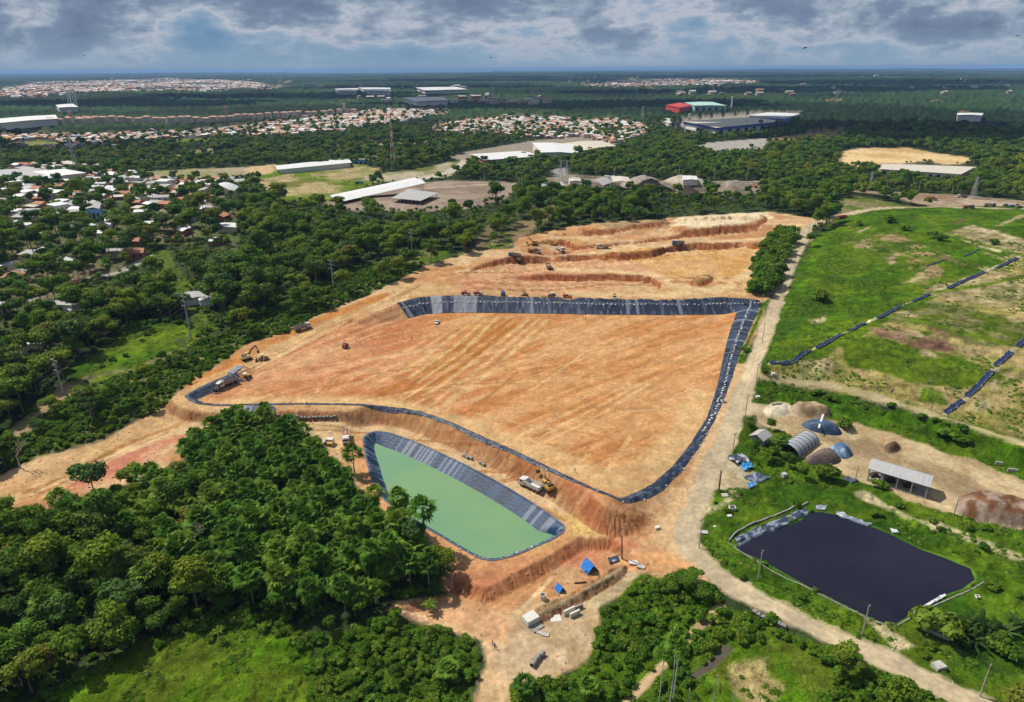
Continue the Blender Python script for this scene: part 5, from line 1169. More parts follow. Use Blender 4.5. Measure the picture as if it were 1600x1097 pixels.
H_('workshop', [(28,272),(66,280),(134,270),(100,264)], 8, M_WCREAM, M_RWHITE, 'white roofed hall adjoining the pale blue workshop', 'workshop', doors=4)
H_('school', [(92,250),(100,256),(162,258),(160,252)], 6, M_WCREAM, M_RBEIGE, 'beige roofed building in the trees beyond the pale blue workshop', 'building', doors=5)
H_('house', [(132,318),(134,326),(155,326),(158,317)], 9, M_WLBLUE, M_RGREY, 'tall pale grey house of three storeys among low roofs', 'house', doors=3)
for px, lb in (([(108,352),(125,360),(150,352),(138,345)], 'white roof among the trees left of the tall pale grey house'), ([(150,345),(172,352),(176,342),(160,338)], 'white roof just below the tall pale grey house'), ([(335,350),(338,356),(370,356),(371,349)], 'white roofed house by itself in the forest below the dome'), ([(320,375),(328,378),(350,374),(345,369)], 'grey white roof in the trees lower right of the house below the dome'), ([(270,357),(285,362),(300,356),(290,352)], 'small white roof left of the house below the dome'),
               ([(15,530),(30,542),(64,536),(50,528)], 'bright white roof at the left edge below the green fence'), ([(0,548),(4,558),(28,552),(24,546)], 'low white roof cut off by the left edge'), ([(75,468),(85,476),(125,478),(112,468)], 'grey roofed shed beside the green fence'), ([(105,483),(115,490),(135,486),(125,480)], 'brown grey roof just below the green fence shed'), ([(152,479),(158,484),(176,481),(172,477)], 'small white roof in the trees right of the green fence shed'),
               ([(280,460),(290,468),(325,464),(310,455)], 'grey roofed hut in the clearing behind the second power pole'), ([(308,465),(312,470),(332,468),(328,463)], 'white roofed hut beside the clearing behind the second power pole'), ([(52,364),(56,368),(78,367),(76,364)], 'thin white roof in the trees at the left')):
    hall('house', px, 3.6, rng.choice([M_WCREAM, M_WBRICK, M_WWHITE]), M_RWHITE if 'white' in lb else M_RGREY, lb, 'house', .6)
def dome():
    c, g = quad_on([(318,292),(330,304),(372,304),(366,290)], 5); p = c; cx = sum(a[0] for a in p)/4; cy = sum(a[1] for a in p)/4; r = root('sports_hall', (cx, cy, g), math.atan2(p[2][1]-p[1][1], p[2][0]-p[1][0]), 'sports hall with a curved white roof among the low houses', 'hall'); L = 30; Wd = 22
    b = MB(); n = 12; prof = [(-L/2+L*i/n, 5+5.5*math.sin(math.pi*i/n)) for i in range(n+1)]+[(L/2-L*i/n, 4.6+5.5*math.sin(math.pi*(n-i)/n)) for i in range(n+1)]; b.prism(prof, -Wd/2, Wd/2, M_RWHITE); b.build('roof', r)
    b = MB(); prof = [(-L/2+.8, -1), (L/2-.8, -1), (L/2-.8, 4.6)]+[(L/2-.8-(L-1.6)*i/n, 4.5+5.2*math.sin(math.pi*i/n)) for i in range(1, n)]+[(-L/2+.8, 4.6)]; b.prism(prof, -Wd/2+.8, Wd/2-.8, M_WCREAM); b.build('wall', r)
dome()
# apartment rows: four storeys, tiled hipped roofs
def apartment_proto():
    r = root('apartment_block', (0, 0, 0), 0, 'x', 'apartment block', 'x'); b = MB(); b.box((0, 0, 5.5), (15, 12, 13), M_WCREAM); b.build('wall', r)
    b = MB(); b.box((0, 0, 13.1), (16.5, 14, 2.2), M_RTILE2, top=.25, topx=.7); b.build('roof', r)
    b = MB()
    for f in range(4):
        for k in range(4): b.box((-5.5+k*3.7, -6.05, 2.2+f*3), (1.5, .2, 1.3), M_DARK)
    b.build('window', r); return r
AP = remember(apartment_proto()); first = True; napt = 0
for (u0, v0), (u1, v1), n_, lb, gp in (((8,196),(150,192),9,'pink and cream apartment block in the left end of the long row','apartment row, left end'), ((104,190),(330,192),17,'cream apartment block with tiled roof in the middle of the long row','apartment row, middle'), ((330,190),(560,177),19,'cream apartment block with tiled roof in the right part of the long row','apartment row, right part'), ((0,154),(100,148),12,'pink apartment block of the far cluster left of the four stacks','far apartment cluster'), ((0,150),(95,146),9,'pink apartment block at the back of the far cluster','far apartment cluster, back row'), ((470,184),(660,182),13,'low cream block near the pale water tower','blocks near the pale tower')):
    for k in range(n_):
        t = (k+.5)/n_; p = G([(u0+(u1-u0)*t+rng.normal()*1.2, v0+(v1-v0)*t+rng.normal()*.35)])[0]; rz = rng.normal()*.15
        if first: o = AP; o.location = ground(p); o.rotation_euler = (0, 0, rz); o['label'] = lb; o['group'] = gp; first = False
        else: o = copy_tree(AP, ground(p), rz, lb, gp)
        s_ = rng.uniform(.85, 1.15); o.scale = (s_, s_, rng.uniform(.8, 1.05)*(.55 if 'low' in lb else 1)); napt += 1
# houses of the towns
def house_proto(i, w, d, h, wall, roof, kind):
    r = root('house', (0, 0, 0), 0, 'x', 'house', 'x'); b = MB(); b.box((0, 0, h/2-.3), (w*.94, d*.92, h+.6), wall)
    b.build('wall', r); b = MB()
    if kind == 0: b.add([(-w/2, -d/2, h), (w/2, -d/2, h), (w/2, d/2, h), (-w/2, d/2, h), (-w/2, 0, h+d*.16), (w/2, 0, h+d*.16), (-w/2, -d/2, h-.15), (w/2, -d/2, h-.15), (w/2, d/2, h-.15), (-w/2, d/2, h-.15)], [(0, 1, 5, 4), (4, 5, 2, 3), (0, 4, 3), (1, 2, 5), (6, 7, 1, 0), (8, 9, 3, 2), (7, 8, 2, 1), (9, 6, 0, 3), (9, 8, 7, 6)], roof)
    else: b.add([(-w/2, -d/2, h), (w/2, -d/2, h), (w/2, d/2, h+.9), (-w/2, d/2, h+.9), (-w/2, -d/2, h-.18), (w/2, -d/2, h-.18), (w/2, d/2, h+.72), (-w/2, d/2, h+.72)], [(0, 1, 2, 3), (7, 6, 5, 4), (4, 5, 1, 0), (6, 7, 3, 2), (5, 6, 2, 1), (7, 4, 0, 3)], roof)
    b.build('roof', r); b = MB()
    for k in range(3): b.box((-w*.3+k*w*.3, -d*.46-.04, h*.5), (1.1, .12, 1.1 if k != 1 else 2.0), M_DARK)
    b.build('window', r); return remember(r)
HP = [(house_proto(i, *a), nm) for i, (a, nm) in enumerate([((9, 8, 3.2, M_WCREAM, M_RWHITE, 0), 'white gabled roof'), ((12, 8, 3.4, M_WWHITE, M_RGREY, 0), 'grey gabled roof'), ((9, 9, 3.2, M_WBRICK, M_RTILE, 0), 'clay tiled roof'), ((11, 9, 6.2, M_WWHITE, M_RWHITE, 1), 'flat white roof'), ((8, 7, 3.0, M_WBRICK, M_RBEIGE, 1), 'beige lean-to roof'), ((14, 10, 3.6, M_WCREAM, M_RGREY, 1), 'wide grey lean-to roof'), ((10, 8, 3.2, M_WLBLUE, M_RTILE, 0), 'tiled roof and blue wall')])]
usedp = set(); BX = []
for o_ in [o for o in bpy.data.objects if o.get('category') in ('warehouse', 'shed', 'workshop', 'factory', 'hall', 'building', 'house', 'carport') and o.name not in [h[0].name for h in HP]]: BX.append((o_.location.x, o_.location.y))
def put_house(x, y, where, gp, sc=1.0):
    k = int(rng.choice(len(HP), p=[.24, .16, .22, .08, .14, .10, .06])); pr, nm = HP[k]; rz = rng.normal()*.25+(1.57 if rng.random() < .4 else 0); lb = 'house with %s %s' % (nm, where)
    if k not in usedp: o = pr; o.location = ground((x, y)); o.rotation_euler = (0, 0, rz); o['label'] = lb; o['group'] = gp+', '+nm; usedp.add(k)
    else: o = copy_tree(pr, ground((x, y)), rz, lb, gp+', '+nm)
    s_ = sc*rng.uniform(.85, 1.3); o.scale = (s_, s_*rng.uniform(.9, 1.1), s_*.95)
T3 = G(TOWN3); xx, yy = jitter_grid(300, 1250, 16); s_ = sdpoly(xx, yy, T3); k = (cls_at(xx, yy) == TOWN) & ((s_ > 3) | (rng.random(len(xx)) < .42)); xx, yy = xx[k], yy[k]
hx = [(a, b) for a, b in zip(xx, yy) if rng.random() < .95 and all(math.hypot(a-c, b-d) > 22 for c, d in BX)]
hx.sort(key=lambda p: math.hypot(*p)); hx_far = hx[285:]
for a, b in hx[:285]:
    u, v = proj(a, b, 3); put_house(a, b, 'in the near settlement, %s' % ('left of the tall house' if u < 130 else ('below the pale workshops' if u < 320 else 'by the curved roof')), 'near settlement '+('left' if u < 130 else ('middle' if u < 320 else 'right')), 1.05)
def town_mesh(name, xy, lo, hi, label, hgt=(3.5, 6)):
    n = len(xy); w = rng.uniform(lo, hi, n); d = rng.uniform(lo*.8, hi*.8, n); h = rng.uniform(*hgt, n); a = rng.normal(0, .3, n)+np.where(rng.random(n) < .4, 1.57, 0); z = hz(xy[:, 0], xy[:, 1])
    loc = np.array([[-1,-1,0],[1,-1,0],[1,1,0],[-1,1,0],[-1,-1,1],[1,-1,1],[1,1,1],[-1,1,1],[-1.06,-1.06,1.0],[1.06,-1.06,1.0],[1.06,1.06,1.0],[-1.06,1.06,1.0],[-1.06,0,1.25],[1.06,0,1.25]], float)
    X = loc[None, :, 0]*w[:, None]/2; Y = loc[None, :, 1]*d[:, None]/2; Z = loc[None, :, 2]*h[:, None]-.5*(loc[None, :, 2] == 0)+.03
    V = np.stack([xy[:, 0, None]+X*np.cos(a)[:, None]-Y*np.sin(a)[:, None], xy[:, 1, None]+X*np.sin(a)[:, None]+Y*np.cos(a)[:, None], z[:, None]+Z], -1).reshape(-1, 3)
    Fl = np.array([(0,1,5,4),(1,2,6,5),(2,3,7,6),(3,0,4,7),(8,9,13,12),(12,13,10,11),(8,12,11,8),(9,10,13,9)]); Fl = Fl[:6]
    Fq = (Fl[None]+14*np.arange(n)[:, None, None]).reshape(-1, 4); pal = np.array([(0.74,0.72,0.68),(0.60,0.58,0.54),(0.42,0.40,0.38),(0.50,0.24,0.14),(0.56,0.36,0.22),(0.56,0.48,0.38),(0.20,0.32,0.45)]); wl = np.array([(0.55,0.44,0.32),(0.60,0.58,0.54),(0.36,0.18,0.11),(0.50,0.36,0.24)])
    C = np.zeros((n, 14, 3)); C[:, :8] = wl[rng.integers(0, 4, n)][:, None]; C[:, 8:] = pal[rng.choice(7, n, p=[.18, .17, .12, .22, .17, .12, .02])][:, None]
    C *= rng.uniform(.75, 1.1, n)[:, None, None]
    me = mesh_from(name, V, Fq, (M_SOIL,)); add_col(me, C.reshape(-1, 3)); tag(link(name, me), label, 'houses', None, 'stuff')
for poly, sp, lo, hi, nm, lb in ((TOWN1, 11.5, 8, 15, 'far_town', 'dense band of small houses in front of the apartment row'), (TOWN2, 11.5, 8, 15, 'far_town', 'dense patch of small houses left of the blue and white factory'), (TOWN4, 36, 16, 34, 'far_town', 'hazy white town on the ridge at the top left'), (TOWN5, 60, 20, 50, 'far_town', 'scattered white buildings in the far forest, middle right')):
    q = G(poly); r0, r1 = np.hypot(*q.T).min(), np.hypot(*q.T).max(); xx, yy = jitter_grid(max(r0-10, 300), r1+10, sp); k = (sdpoly(xx, yy, q) > 0) & (fbm(xx, yy, sp*9, 3, 600) > (.28 if sp < 30 else .47)) & (cls_at(xx, yy) == TOWN)
    town_mesh(nm, np.stack([xx[k], yy[k]], 1), lo, hi, lb, (3.5, 6.5) if sp < 30 else (6, 14)); print('town', int(k.sum()))
if hx_far: town_mesh('near_town', np.array(hx_far), 9, 13, 'low roofs at the back of the near settlement')
# farther sprinkles of white buildings
pts = []
for u0, v0, u1, v1, n_ in ((890,121,1000,130,26), (1100,133,1260,150,16), (1300,118,1580,150,18), (120,120,470,132,40), (740,158,860,164,18), (1060,144,1100,150,6), (560,150,860,163,22), (500,134,740,138,16)):
    pts += [(u0+(u1-u0)*rng.random(), v0+(v1-v0)*rng.random()) for _ in range(n_)]
q = G(pts); q = q[np.hypot(*q.T) < 12500]; town_mesh('far_buildings', q, 14, 40, 'single white buildings scattered through the far forest', (6, 13))
# water towers and stacks
def tower(u, v, h, r, mat, name, label, cat, sq=False):
    p = G3(u, v); o = root(name, p, 0, label, cat); b = MB()
    if sq: b.box((0, 0, h/2), (r*2, r*2, h), mat); b.build('shaft', o); b = MB(); b.box((0, 0, h+.6), (r*2.3, r*2.3, 1.2), mat); b.build('cap', o)
    else: b.cyl((0, 0, 0), (0, 0, h*.86), r, r*.92, mat, 12); b.build('shaft', o); b = MB(); b.cyl((0, 0, h*.86), (0, 0, h), r*1.25, r*1.2, mat, 12); b.build('tank', o)
    return o
M_PINK = simple_mat('pink_render', (0.60,0.36,0.27), 0.85)
tower(112, 190, 22, 3.2, M_PINK, 'water_tower', 'pink square water tower above the left end of the apartment row', 'water tower', True); tower(354, 183, 24, 3.2, M_PINK, 'water_tower', 'pink square water tower above the middle of the apartment row', 'water tower', True)
tower(538, 174, 20, 3.2, M_WCREAM, 'water_tower', 'pale square water tower above the right end of the apartment row', 'water tower', True); tower(1143, 168, 30, 2.6, M_WWHITE, 'water_tower', 'white round water tower by the pale green factory', 'water tower')
tower(607, 152, 32, 2.6, M_WWHITE, 'water_tower', 'slim white tower below the far white warehouses', 'water tower'); tower(181, 240, 14, 2.8, M_WWHITE, 'water_tower', 'white tank tower beside the near forest on the left', 'water tower'); tower(1077, 187, 14, 2.6, M_WWHITE, 'water_tower', 'white cylindrical tank on the left of the blue and white factory', 'water tower')
for k, u in enumerate((109, 113, 117, 121)): tower(u, 168-k*.2, 52, 2.0, M_WWHITE, 'smoke_stack', '%s of the four slim white stacks at the far left' % ('leftmost', 'second from left', 'third from left', 'rightmost')[k], 'smoke stack')

# ------------------------------------------------------------ the pad on the right: open shed, tunnel, hut, heaps, sheets
def open_shed():
    c, g = quad_on([(1352,727),(1370,713),(1468,741),(1447,756)], 5.4); g = float(hz(*c[0])); cx = sum(p[0] for p in c)/4; cy = sum(p[1] for p in c)/4; L = [Vector((p[0]-cx, p[1]-cy, 0)) for p in c]
    ex = (L[3]-L[0]+L[2]-L[1]); ln = ex.length/2; ang = math.atan2(ex.y, ex.x); wd = ((L[1]-L[0]).length+(L[2]-L[3]).length)/2*.92
    g = min(float(hz(p[0], p[1])) for p in c)
    r = root('open_shed', (cx, cy, g), ang, 'long open-sided shed with a grey metal roof on the sandy pad', 'shed'); b = MB(); t = .14
    b.add([(-ln/2, -wd/2, 4.6), (ln/2, -wd/2, 4.6), (ln/2, 0, 6.4), (-ln/2, 0, 6.4), (ln/2, wd/2, 4.6), (-ln/2, wd/2, 4.6)]+[(-ln/2, -wd/2, 4.6-t), (ln/2, -wd/2, 4.6-t), (ln/2, 0, 6.4-t), (-ln/2, 0, 6.4-t), (ln/2, wd/2, 4.6-t), (-ln/2, wd/2, 4.6-t)],
          [(0, 1, 2, 3), (3, 2, 4, 5), (9, 8, 7, 6), (11, 10, 8, 9), (0, 6, 7, 1), (4, 10, 11, 5), (1, 7, 8, 2), (2, 8, 10, 4), (3, 9, 6, 0), (5, 11, 9, 3)], simple_mat('zinc_roof', (0.44,0.43,0.41), 0.45, 0.25, var=0.18, scale=0.5, stretch=(9, .5, 1))); b.build('roof', r)
    for i in range(5):
        for s in (-1, 1):
            x = -ln/2+.6+(ln-1.2)*i/4; b = MB(); b.box((x, s*(wd/2-.5), 2.0), (.4, .4, 5.0), M_CONC); b.build('post', r)
    for i in range(5):
        x = -ln/2+.6+(ln-1.2)*i/4; b = MB(); b.box((x, 0, 4.35), (.2, wd-1.2, .3), M_STEEL); b.box((x, 0, 5.2), (.2, .2, 1.8), M_STEEL); b.build('truss', r)
    b = MB(); b.box((0, 0, .1), (ln-.6, wd-.4, .5), M_CONCD); b.build('floor_slab', r)
    b = MB(); b.box((-ln*.1, wd*.32, .9), (ln*.6, .2, 1.4), M_CONCD); b.build('low_wall', r)
    return r, ang, ln, wd
SH, sang, sln, swd = open_shed()
for k in range(3):
    b = MB(); rr = random.Random(k); b.box((0, 0, .5), (3.2, 2.2, 1.1), simple_mat('compost', (0.05,0.035,0.025), .95), top=.45); o = b.build('compost_heap'); o.location = ground((SH.location.x+math.cos(sang)*(-7+5*k), SH.location.y+math.sin(sang)*(-7+5*k)), .45); tag(o, ('dark compost heap at the left end under the open shed', 'dark compost heap in the middle under the open shed', 'dark compost heap at the right end under the open shed')[k], 'compost heap')
def tunnel():
    a = G([(1233,708),(1262,688)]); p0, p1 = a; g = float(min(hz(*p0), hz(*p1))); d = Vector((p1[0]-p0[0], p1[1]-p0[1], 0)); L = max(d.length, 11)*1.15; ang = math.atan2(d.y, d.x); R0 = 3.7
    r = root('poly_tunnel', ((p0[0]+p1[0])/2, (p0[1]+p1[1])/2, g), ang, 'arched greenhouse tunnel of grey netting with dark hoops', 'greenhouse'); n = 12; b = MB()
    net = simple_mat('grey_netting', (0.30,0.32,0.33), .7, var=.12, scale=3)
    prof = [(R0*math.cos(math.pi*i/n), .6+2.9*math.sin(math.pi*i/n)) for i in range(n+1)]; vs = [(-L/2, y, z) for y, z in prof]+[(L/2, y, z) for y, z in prof]+[(-L/2, y*.985, z-.06) for y, z in prof]+[(L/2, y*.985, z-.06) for y, z in prof]; m = n+1
    b.add(vs, [(i, i+1, m+i+1, m+i) for i in range(n)]+[(3*m+i, 3*m+i+1, 2*m+i+1, 2*m+i) for i in range(n)], net); b.build('cover', r)
    for k in range(7):
        x = -L/2+L*k/6; b = MB(); b.tube([(x, y*1.02, z+.04) for y, z in prof], .10, M_DARK, 5); b.cyl((x, R0*1.02, -.3), (x, R0*1.02, .7), .09, .09, M_CONC); b.cyl((x, -R0*1.02, -.3), (x, -R0*1.02, .7), .09, .09, M_CONC); b.build('hoop', r)
    return r
tunnel()
def hut():
    p = G3(1187, 690); r = root('small_hut', p, heading(1187,690,1200,682), 'small hut with a pale gabled roof among the bushes', 'hut'); b = MB(); b.box((0, 0, 1.2), (5.0, 4.2, 3.0), simple_mat('hut_wall', (0.30,0.31,0.30), .9)); b.build('wall', r)
    b = MB(); b.add([(-3.2, -2.9, 2.5), (3.2, -2.9, 2.5), (3.2, 0, 4.0), (-3.2, 0, 4.0), (3.2, 2.9, 2.5), (-3.2, 2.9, 2.5), (-3.2, -2.9, 2.35), (3.2, -2.9, 2.35), (3.2, 0, 3.85), (-3.2, 0, 3.85), (3.2, 2.9, 2.35), (-3.2, 2.9, 2.35)], [(0, 1, 2, 3), (3, 2, 4, 5), (9, 8, 7, 6), (11, 10, 8, 9), (0, 6, 7, 1), (4, 10, 11, 5), (1, 7, 8, 2), (2, 8, 10, 4), (3, 9, 6, 0), (5, 11, 9, 3)], M_RGREY); b.build('roof', r)
    b = MB(); b.box((0, -2.13, 1.0), (1.2, .12, 2.0), M_DARK); b.build('door', r); b = MB(); b.box((-2.53, 0, 1.5), (.1, 1.2, 1.0), M_DARK); b.build('window', r)
hut()
def heap(name, px, h, col, label, cat, seed, z=None, tarp=False, tarp2=None, nse=.5, top=.0):
    poly = smooth_poly(G(px), 2); c = poly.mean(0); rings = 14; n = len(poly); V = []
    for j in range(rings+1):
        t = j/rings; q = c+(poly-c)*(1-t*(1-top) if j < rings else .02); hh = h*(1-(1-t)**1.8)*np.ones(n); V.append(np.stack([q[:, 0], q[:, 1], hz(q[:, 0], q[:, 1])*0+hz(*c)*t+hz(q[:, 0], q[:, 1])*(1-t)+hh+nse*h*.25*(fbm(q[:, 0], q[:, 1], 1.6, 3, seed)-.5)*min(1, 4*t)+.03], 1))
    V = np.concatenate(V); i = np.arange((rings+1)*n).reshape(rings+1, n); nx = np.roll(i, -1, 1); Fq = np.stack([i[:-1].ravel(), nx[:-1].ravel(), nx[1:].ravel(), i[1:].ravel()], 1)
    cc = np.tile(np.array(col, float), (len(V), 1)); cc *= rng.uniform(.8, 1.2, (len(V), 1))
    if tarp2 is not None: m_ = sstep((fbm(V[:, 0], V[:, 1], 1.5, 2, seed+3)-.55)*8)[:, None]; cc = cc*(1-m_)+np.array(tarp2)*m_
    me = mesh_from(name, V, Fq, (M_LINER if tarp else M_SOIL,), not tarp); add_col(me, cc); o = link(name, me); tag(o, label, cat); return o
heap('covered_heap', [(1248,664),(1262,658),(1290,661),(1312,670),(1318,680),(1300,681),(1270,675)], 2.9, (0.035,0.060,0.11), 'low heap under blue plastic sheets with a white strap across it', 'covered heap', 1, tarp=True, tarp2=(0.07,0.11,0.17), top=.4)
sheet('strap', [(1283,657),(1286,657),(1279,679),(1276,679)], (0.65,0.64,0.6), 'white strap lying across the blue covered heap', 'strap', .05, 2.75, 6)
heap('gravel_heap', [(1252,722),(1270,708),(1296,699),(1312,712),(1316,722),(1300,727),(1270,727)], 3.0, (0.15,0.11,0.095), 'brown gravel heap with its right side under blue sheets', 'gravel heap', 2, top=.15)
heap('covered_heap', [(1294,701),(1302,694),(1316,694),(1330,704),(1334,712),(1322,718),(1312,716)], 2.8, (0.05,0.11,0.20), 'blue sheeted end of the brown gravel heap', 'covered heap', 3, tarp=True, tarp2=(0.25,0.32,0.38), top=.1)
sheet('plastic_sheet', [(1316,748),(1326,744),(1342,752),(1330,756)], (0.06,0.07,0.10), 'dark flat sheet on the sand left of the open shed', 'sheet', .15, .1, 12, None, 9)
sheet('plastic_sheet', [(1135,716),(1160,712),(1172,724),(1148,728)], (0.05,0.06,0.09), 'crumpled dark sheets with white scraps beside the gravel road', 'sheet', .9, .1, 26, (0.35,0.38,0.42), 10)
sheet('plastic_sheet', [(1155,728),(1172,724),(1178,732),(1162,737)], (0.03,0.22,0.50), 'bright blue crumpled tarpaulin beside the gravel road', 'tarpaulin', .7, .1, 20, (0.10,0.35,0.6), 11)
sheet('plastic_sheet', [(1166,757),(1176,755),(1182,760),(1170,765)], (0.05,0.22,0.42), 'small pale blue tarpaulin below the flat dark sheets', 'tarpaulin', .6, .1, 16, (0.25,0.38,0.5), 12)
sheet('plastic_sheet', [(1160,746),(1180,738),(1205,746),(1188,755)], (0.07,0.09,0.13), 'flat grey blue sheets laid in strips on the sand', 'sheet', .3, .1, 30, (0.18,0.21,0.26), 13)
sheet('plastic_sheet', [(385,636),(428,636),(430,646),(383,646)], (0.035,0.055,0.09), 'crumpled blue black sheet on the near slope of the basin above the palms', 'sheet', .7, .15, 30, (0.2,0.24,0.3), 14)
sheet('plastic_sheet', [(355,584),(372,572),(380,574),(366,586)], (0.13,0.15,0.19), 'grey sheet on the red earth between the excavator and the loader', 'sheet', .3, .12, 20, (0.22,0.24,0.28), 15)
# tarpaulin shelters near the bottom
def ridge_tent(u, v, w, l, h, rz, name, label, mat, open_=True):
    p = G3(u, v); r = root(name, p, rz, label, 'tarpaulin shelter'); b = MB(); t = .08
    b.add([(-w/2, -l/2, 0.2), (0, -l/2, h), (w/2, -l/2, 0.2), (-w/2, l/2, 0.2), (0, l/2, h), (w/2, l/2, 0.2)]+[(-w/2+t, -l/2, .15), (0, -l/2, h-t*1.5), (w/2-t, -l/2, .15), (-w/2+t, l/2, .15), (0, l/2, h-t*1.5), (w/2-t, l/2, .15)], [(0, 1, 4, 3), (1, 2, 5, 4), (9, 10, 7, 6), (10, 11, 8, 7), (0, 6, 7, 1), (1, 7, 8, 2), (3, 4, 10, 9), (4, 5, 11, 10), (0, 3, 9, 6), (2, 8, 11, 5)], mat); b.build('canopy', r)
    for y in (-l/2+.2, l/2-.2):
        b = MB(); b.tube([(-w/2, y, 0), (0, y, h-.2), (w/2, y, 0)], .06, M_WOOD, 5); b.build('pole', r)
    return r
M_TARP = simple_mat('blue_tarpaulin', (0.02,0.15,0.50), 0.55, var=0.35, scale=1.5, bump=0.3)
ridge_tent(921, 889, 3.7, 3.9, 2.5, R(25), 'tarpaulin_shelter', 'ridge shelter of bright blue tarpaulin with a ladder beside it', M_TARP); ridge_tent(875, 922, 2.2, 2.4, 1.7, R(30), 'tarpaulin_shelter', 'small bright blue tarpaulin tent left of the larger shelter', M_TARP)
def ladder(u, v):
    p = G3(u, v); b = MB(); m = cm((0.6,0.58,0.5), .7)
    for s in (-.25, .25): b.cyl((s, 0, 0), (s, .8, 3.2), .05, .05, m, 5)
    for k in range(9): z = .3+k*.34; b.cyl((-.25, z*.25, z), (.25, z*.25, z), .04, .04, m, 5)
    o = b.build('ladder'); o.location = p; o.rotation_euler = (0, 0, R(-60)); tag(o, 'pale ladder leaning on the larger blue shelter', 'ladder')
ladder(905, 893)
# ------------------------------------------------------------ vehicles (x forward, wheels on z = 0)
M_TYRE = simple_mat('tyre_rubber', (0.025,0.024,0.023), 0.9); M_GLASS = simple_mat('dark_glass', (0.03,0.04,0.05), 0.12, spec=0.6); M_CHASSIS = simple_mat('dirty_black_steel', (0.05,0.045,0.04), 0.7)
M_YEL = simple_mat('machine_yellow', (0.56,0.32,0.06), 0.6, var=0.28, scale=1.5); M_CREAMM = simple_mat('machine_cream', (0.72,0.58,0.28), 0.5, var=0.12); M_ORG = simple_mat('machine_red', (0.50,0.09,0.05), 0.55, var=0.15)
M_VW = simple_mat('white_paint', (0.64,0.60,0.54), 0.5, var=0.18, scale=1.2); M_VGREY = simple_mat('grey_dirty_bed', (0.28,0.25,0.22), 0.75, var=0.25); M_VBROWN = simple_mat('brown_bed', (0.30,0.14,0.09), 0.8, var=0.2); M_VBLUE = simple_mat('blue_paint', (0.05,0.12,0.38), 0.4)
M_LOAD = simple_mat('earth_load', (0.40,0.20,0.09), 0.95, var=0.3, bump=0.6); M_VTAN = simple_mat('tan_paint', (0.45,0.36,0.22), 0.6, var=0.2)
def part(r, name, fn):
    b = MB(); fn(b); return b.build(name, r)
def wheel(r, x, y, rad, w=.32):
    o = part(r, 'wheel', lambda b: (b.cyl((0, -w/2, 0), (0, w/2, 0), rad, rad, M_TYRE, 14), b.cyl((0, -w/2-.02, 0), (0, w/2+.02, 0), rad*.5, rad*.5, M_STEEL, 10)) and None); o.location = (x, y, rad); return o
def truck(name, cab, bed, load=True, label='', loc=(0, 0, 0), rz=0, group=None, flat=False):
    r = root(name, loc, rz, label, 'dump truck' if not flat else 'truck', group)
    part(r, 'chassis', lambda b: (b.box((-.3, 0, .85), (8.0, 1.0, .35), M_CHASSIS), b.box((3.9, 0, .75), (.3, 2.4, .5), M_CHASSIS)) and None)
    c = part(r, 'cab', lambda b: (b.box((3.0, 0, 1.75), (1.9, 2.4, 1.9), cab, top=.93), b.box((3.0, 0, 2.85), (1.3, 1.9, .3), cab, top=.8), b.box((2.0, 1.25, 2.1), (.2, .2, .6), cab)) and None)
    c2 = part(c, 'windscreen', lambda b: (b.box((3.93, 0, 2.2), (.12, 2.0, .75), M_GLASS), b.box((3.1, 1.2, 2.2), (1.0, .12, .6), M_GLASS), b.box((3.1, -1.2, 2.2), (1.0, .12, .6), M_GLASS)) and None)
    for y in (-.8, .8): part(r, 'headlight', lambda b: b.box((4.02, y, 1.15), (.1, .35, .22), cm((.8,.8,.75), .2)) and None)
    if flat: part(r, 'flat_bed', lambda b: (b.box((-1.3, 0, 1.25), (6.2, 2.5, .25), bed), b.box((1.75, 0, 1.7), (.12, 2.4, .9), bed)) and None)
    else:
        def bedf(b):
            b.box((-1.3, 0, 1.25), (5.8, 2.3, .15), bed); b.box((-1.3, 1.2, 1.95), (6.0, .12, 1.4), bed); b.box((-1.3, -1.2, 1.95), (6.0, .12, 1.4), bed); b.box((1.65, 0, 2.1), (.12, 2.28, 1.7), bed); b.box((-4.25, 0, 1.9), (.12, 2.28, 1.3), bed)
            for k in range(6):
                for s in (-1, 1): b.box((-3.9+k*1.05, s*1.29, 1.9), (.12, .08, 1.3), bed)
            b.box((2.1, 0, 2.95), (1.0, 2.3, .1), bed)
        part(r, 'tipper_bed', bedf)
        if load: part(r, 'load', lambda b: (b.box((-1.3, 0, 2.2), (5.6, 2.2, .9), M_LOAD, top=.5),) and None)
    for x in (3.0, -1.9, -3.2):
        for y in (-1.05, 1.05): wheel(r, x, y, .52)
    return r
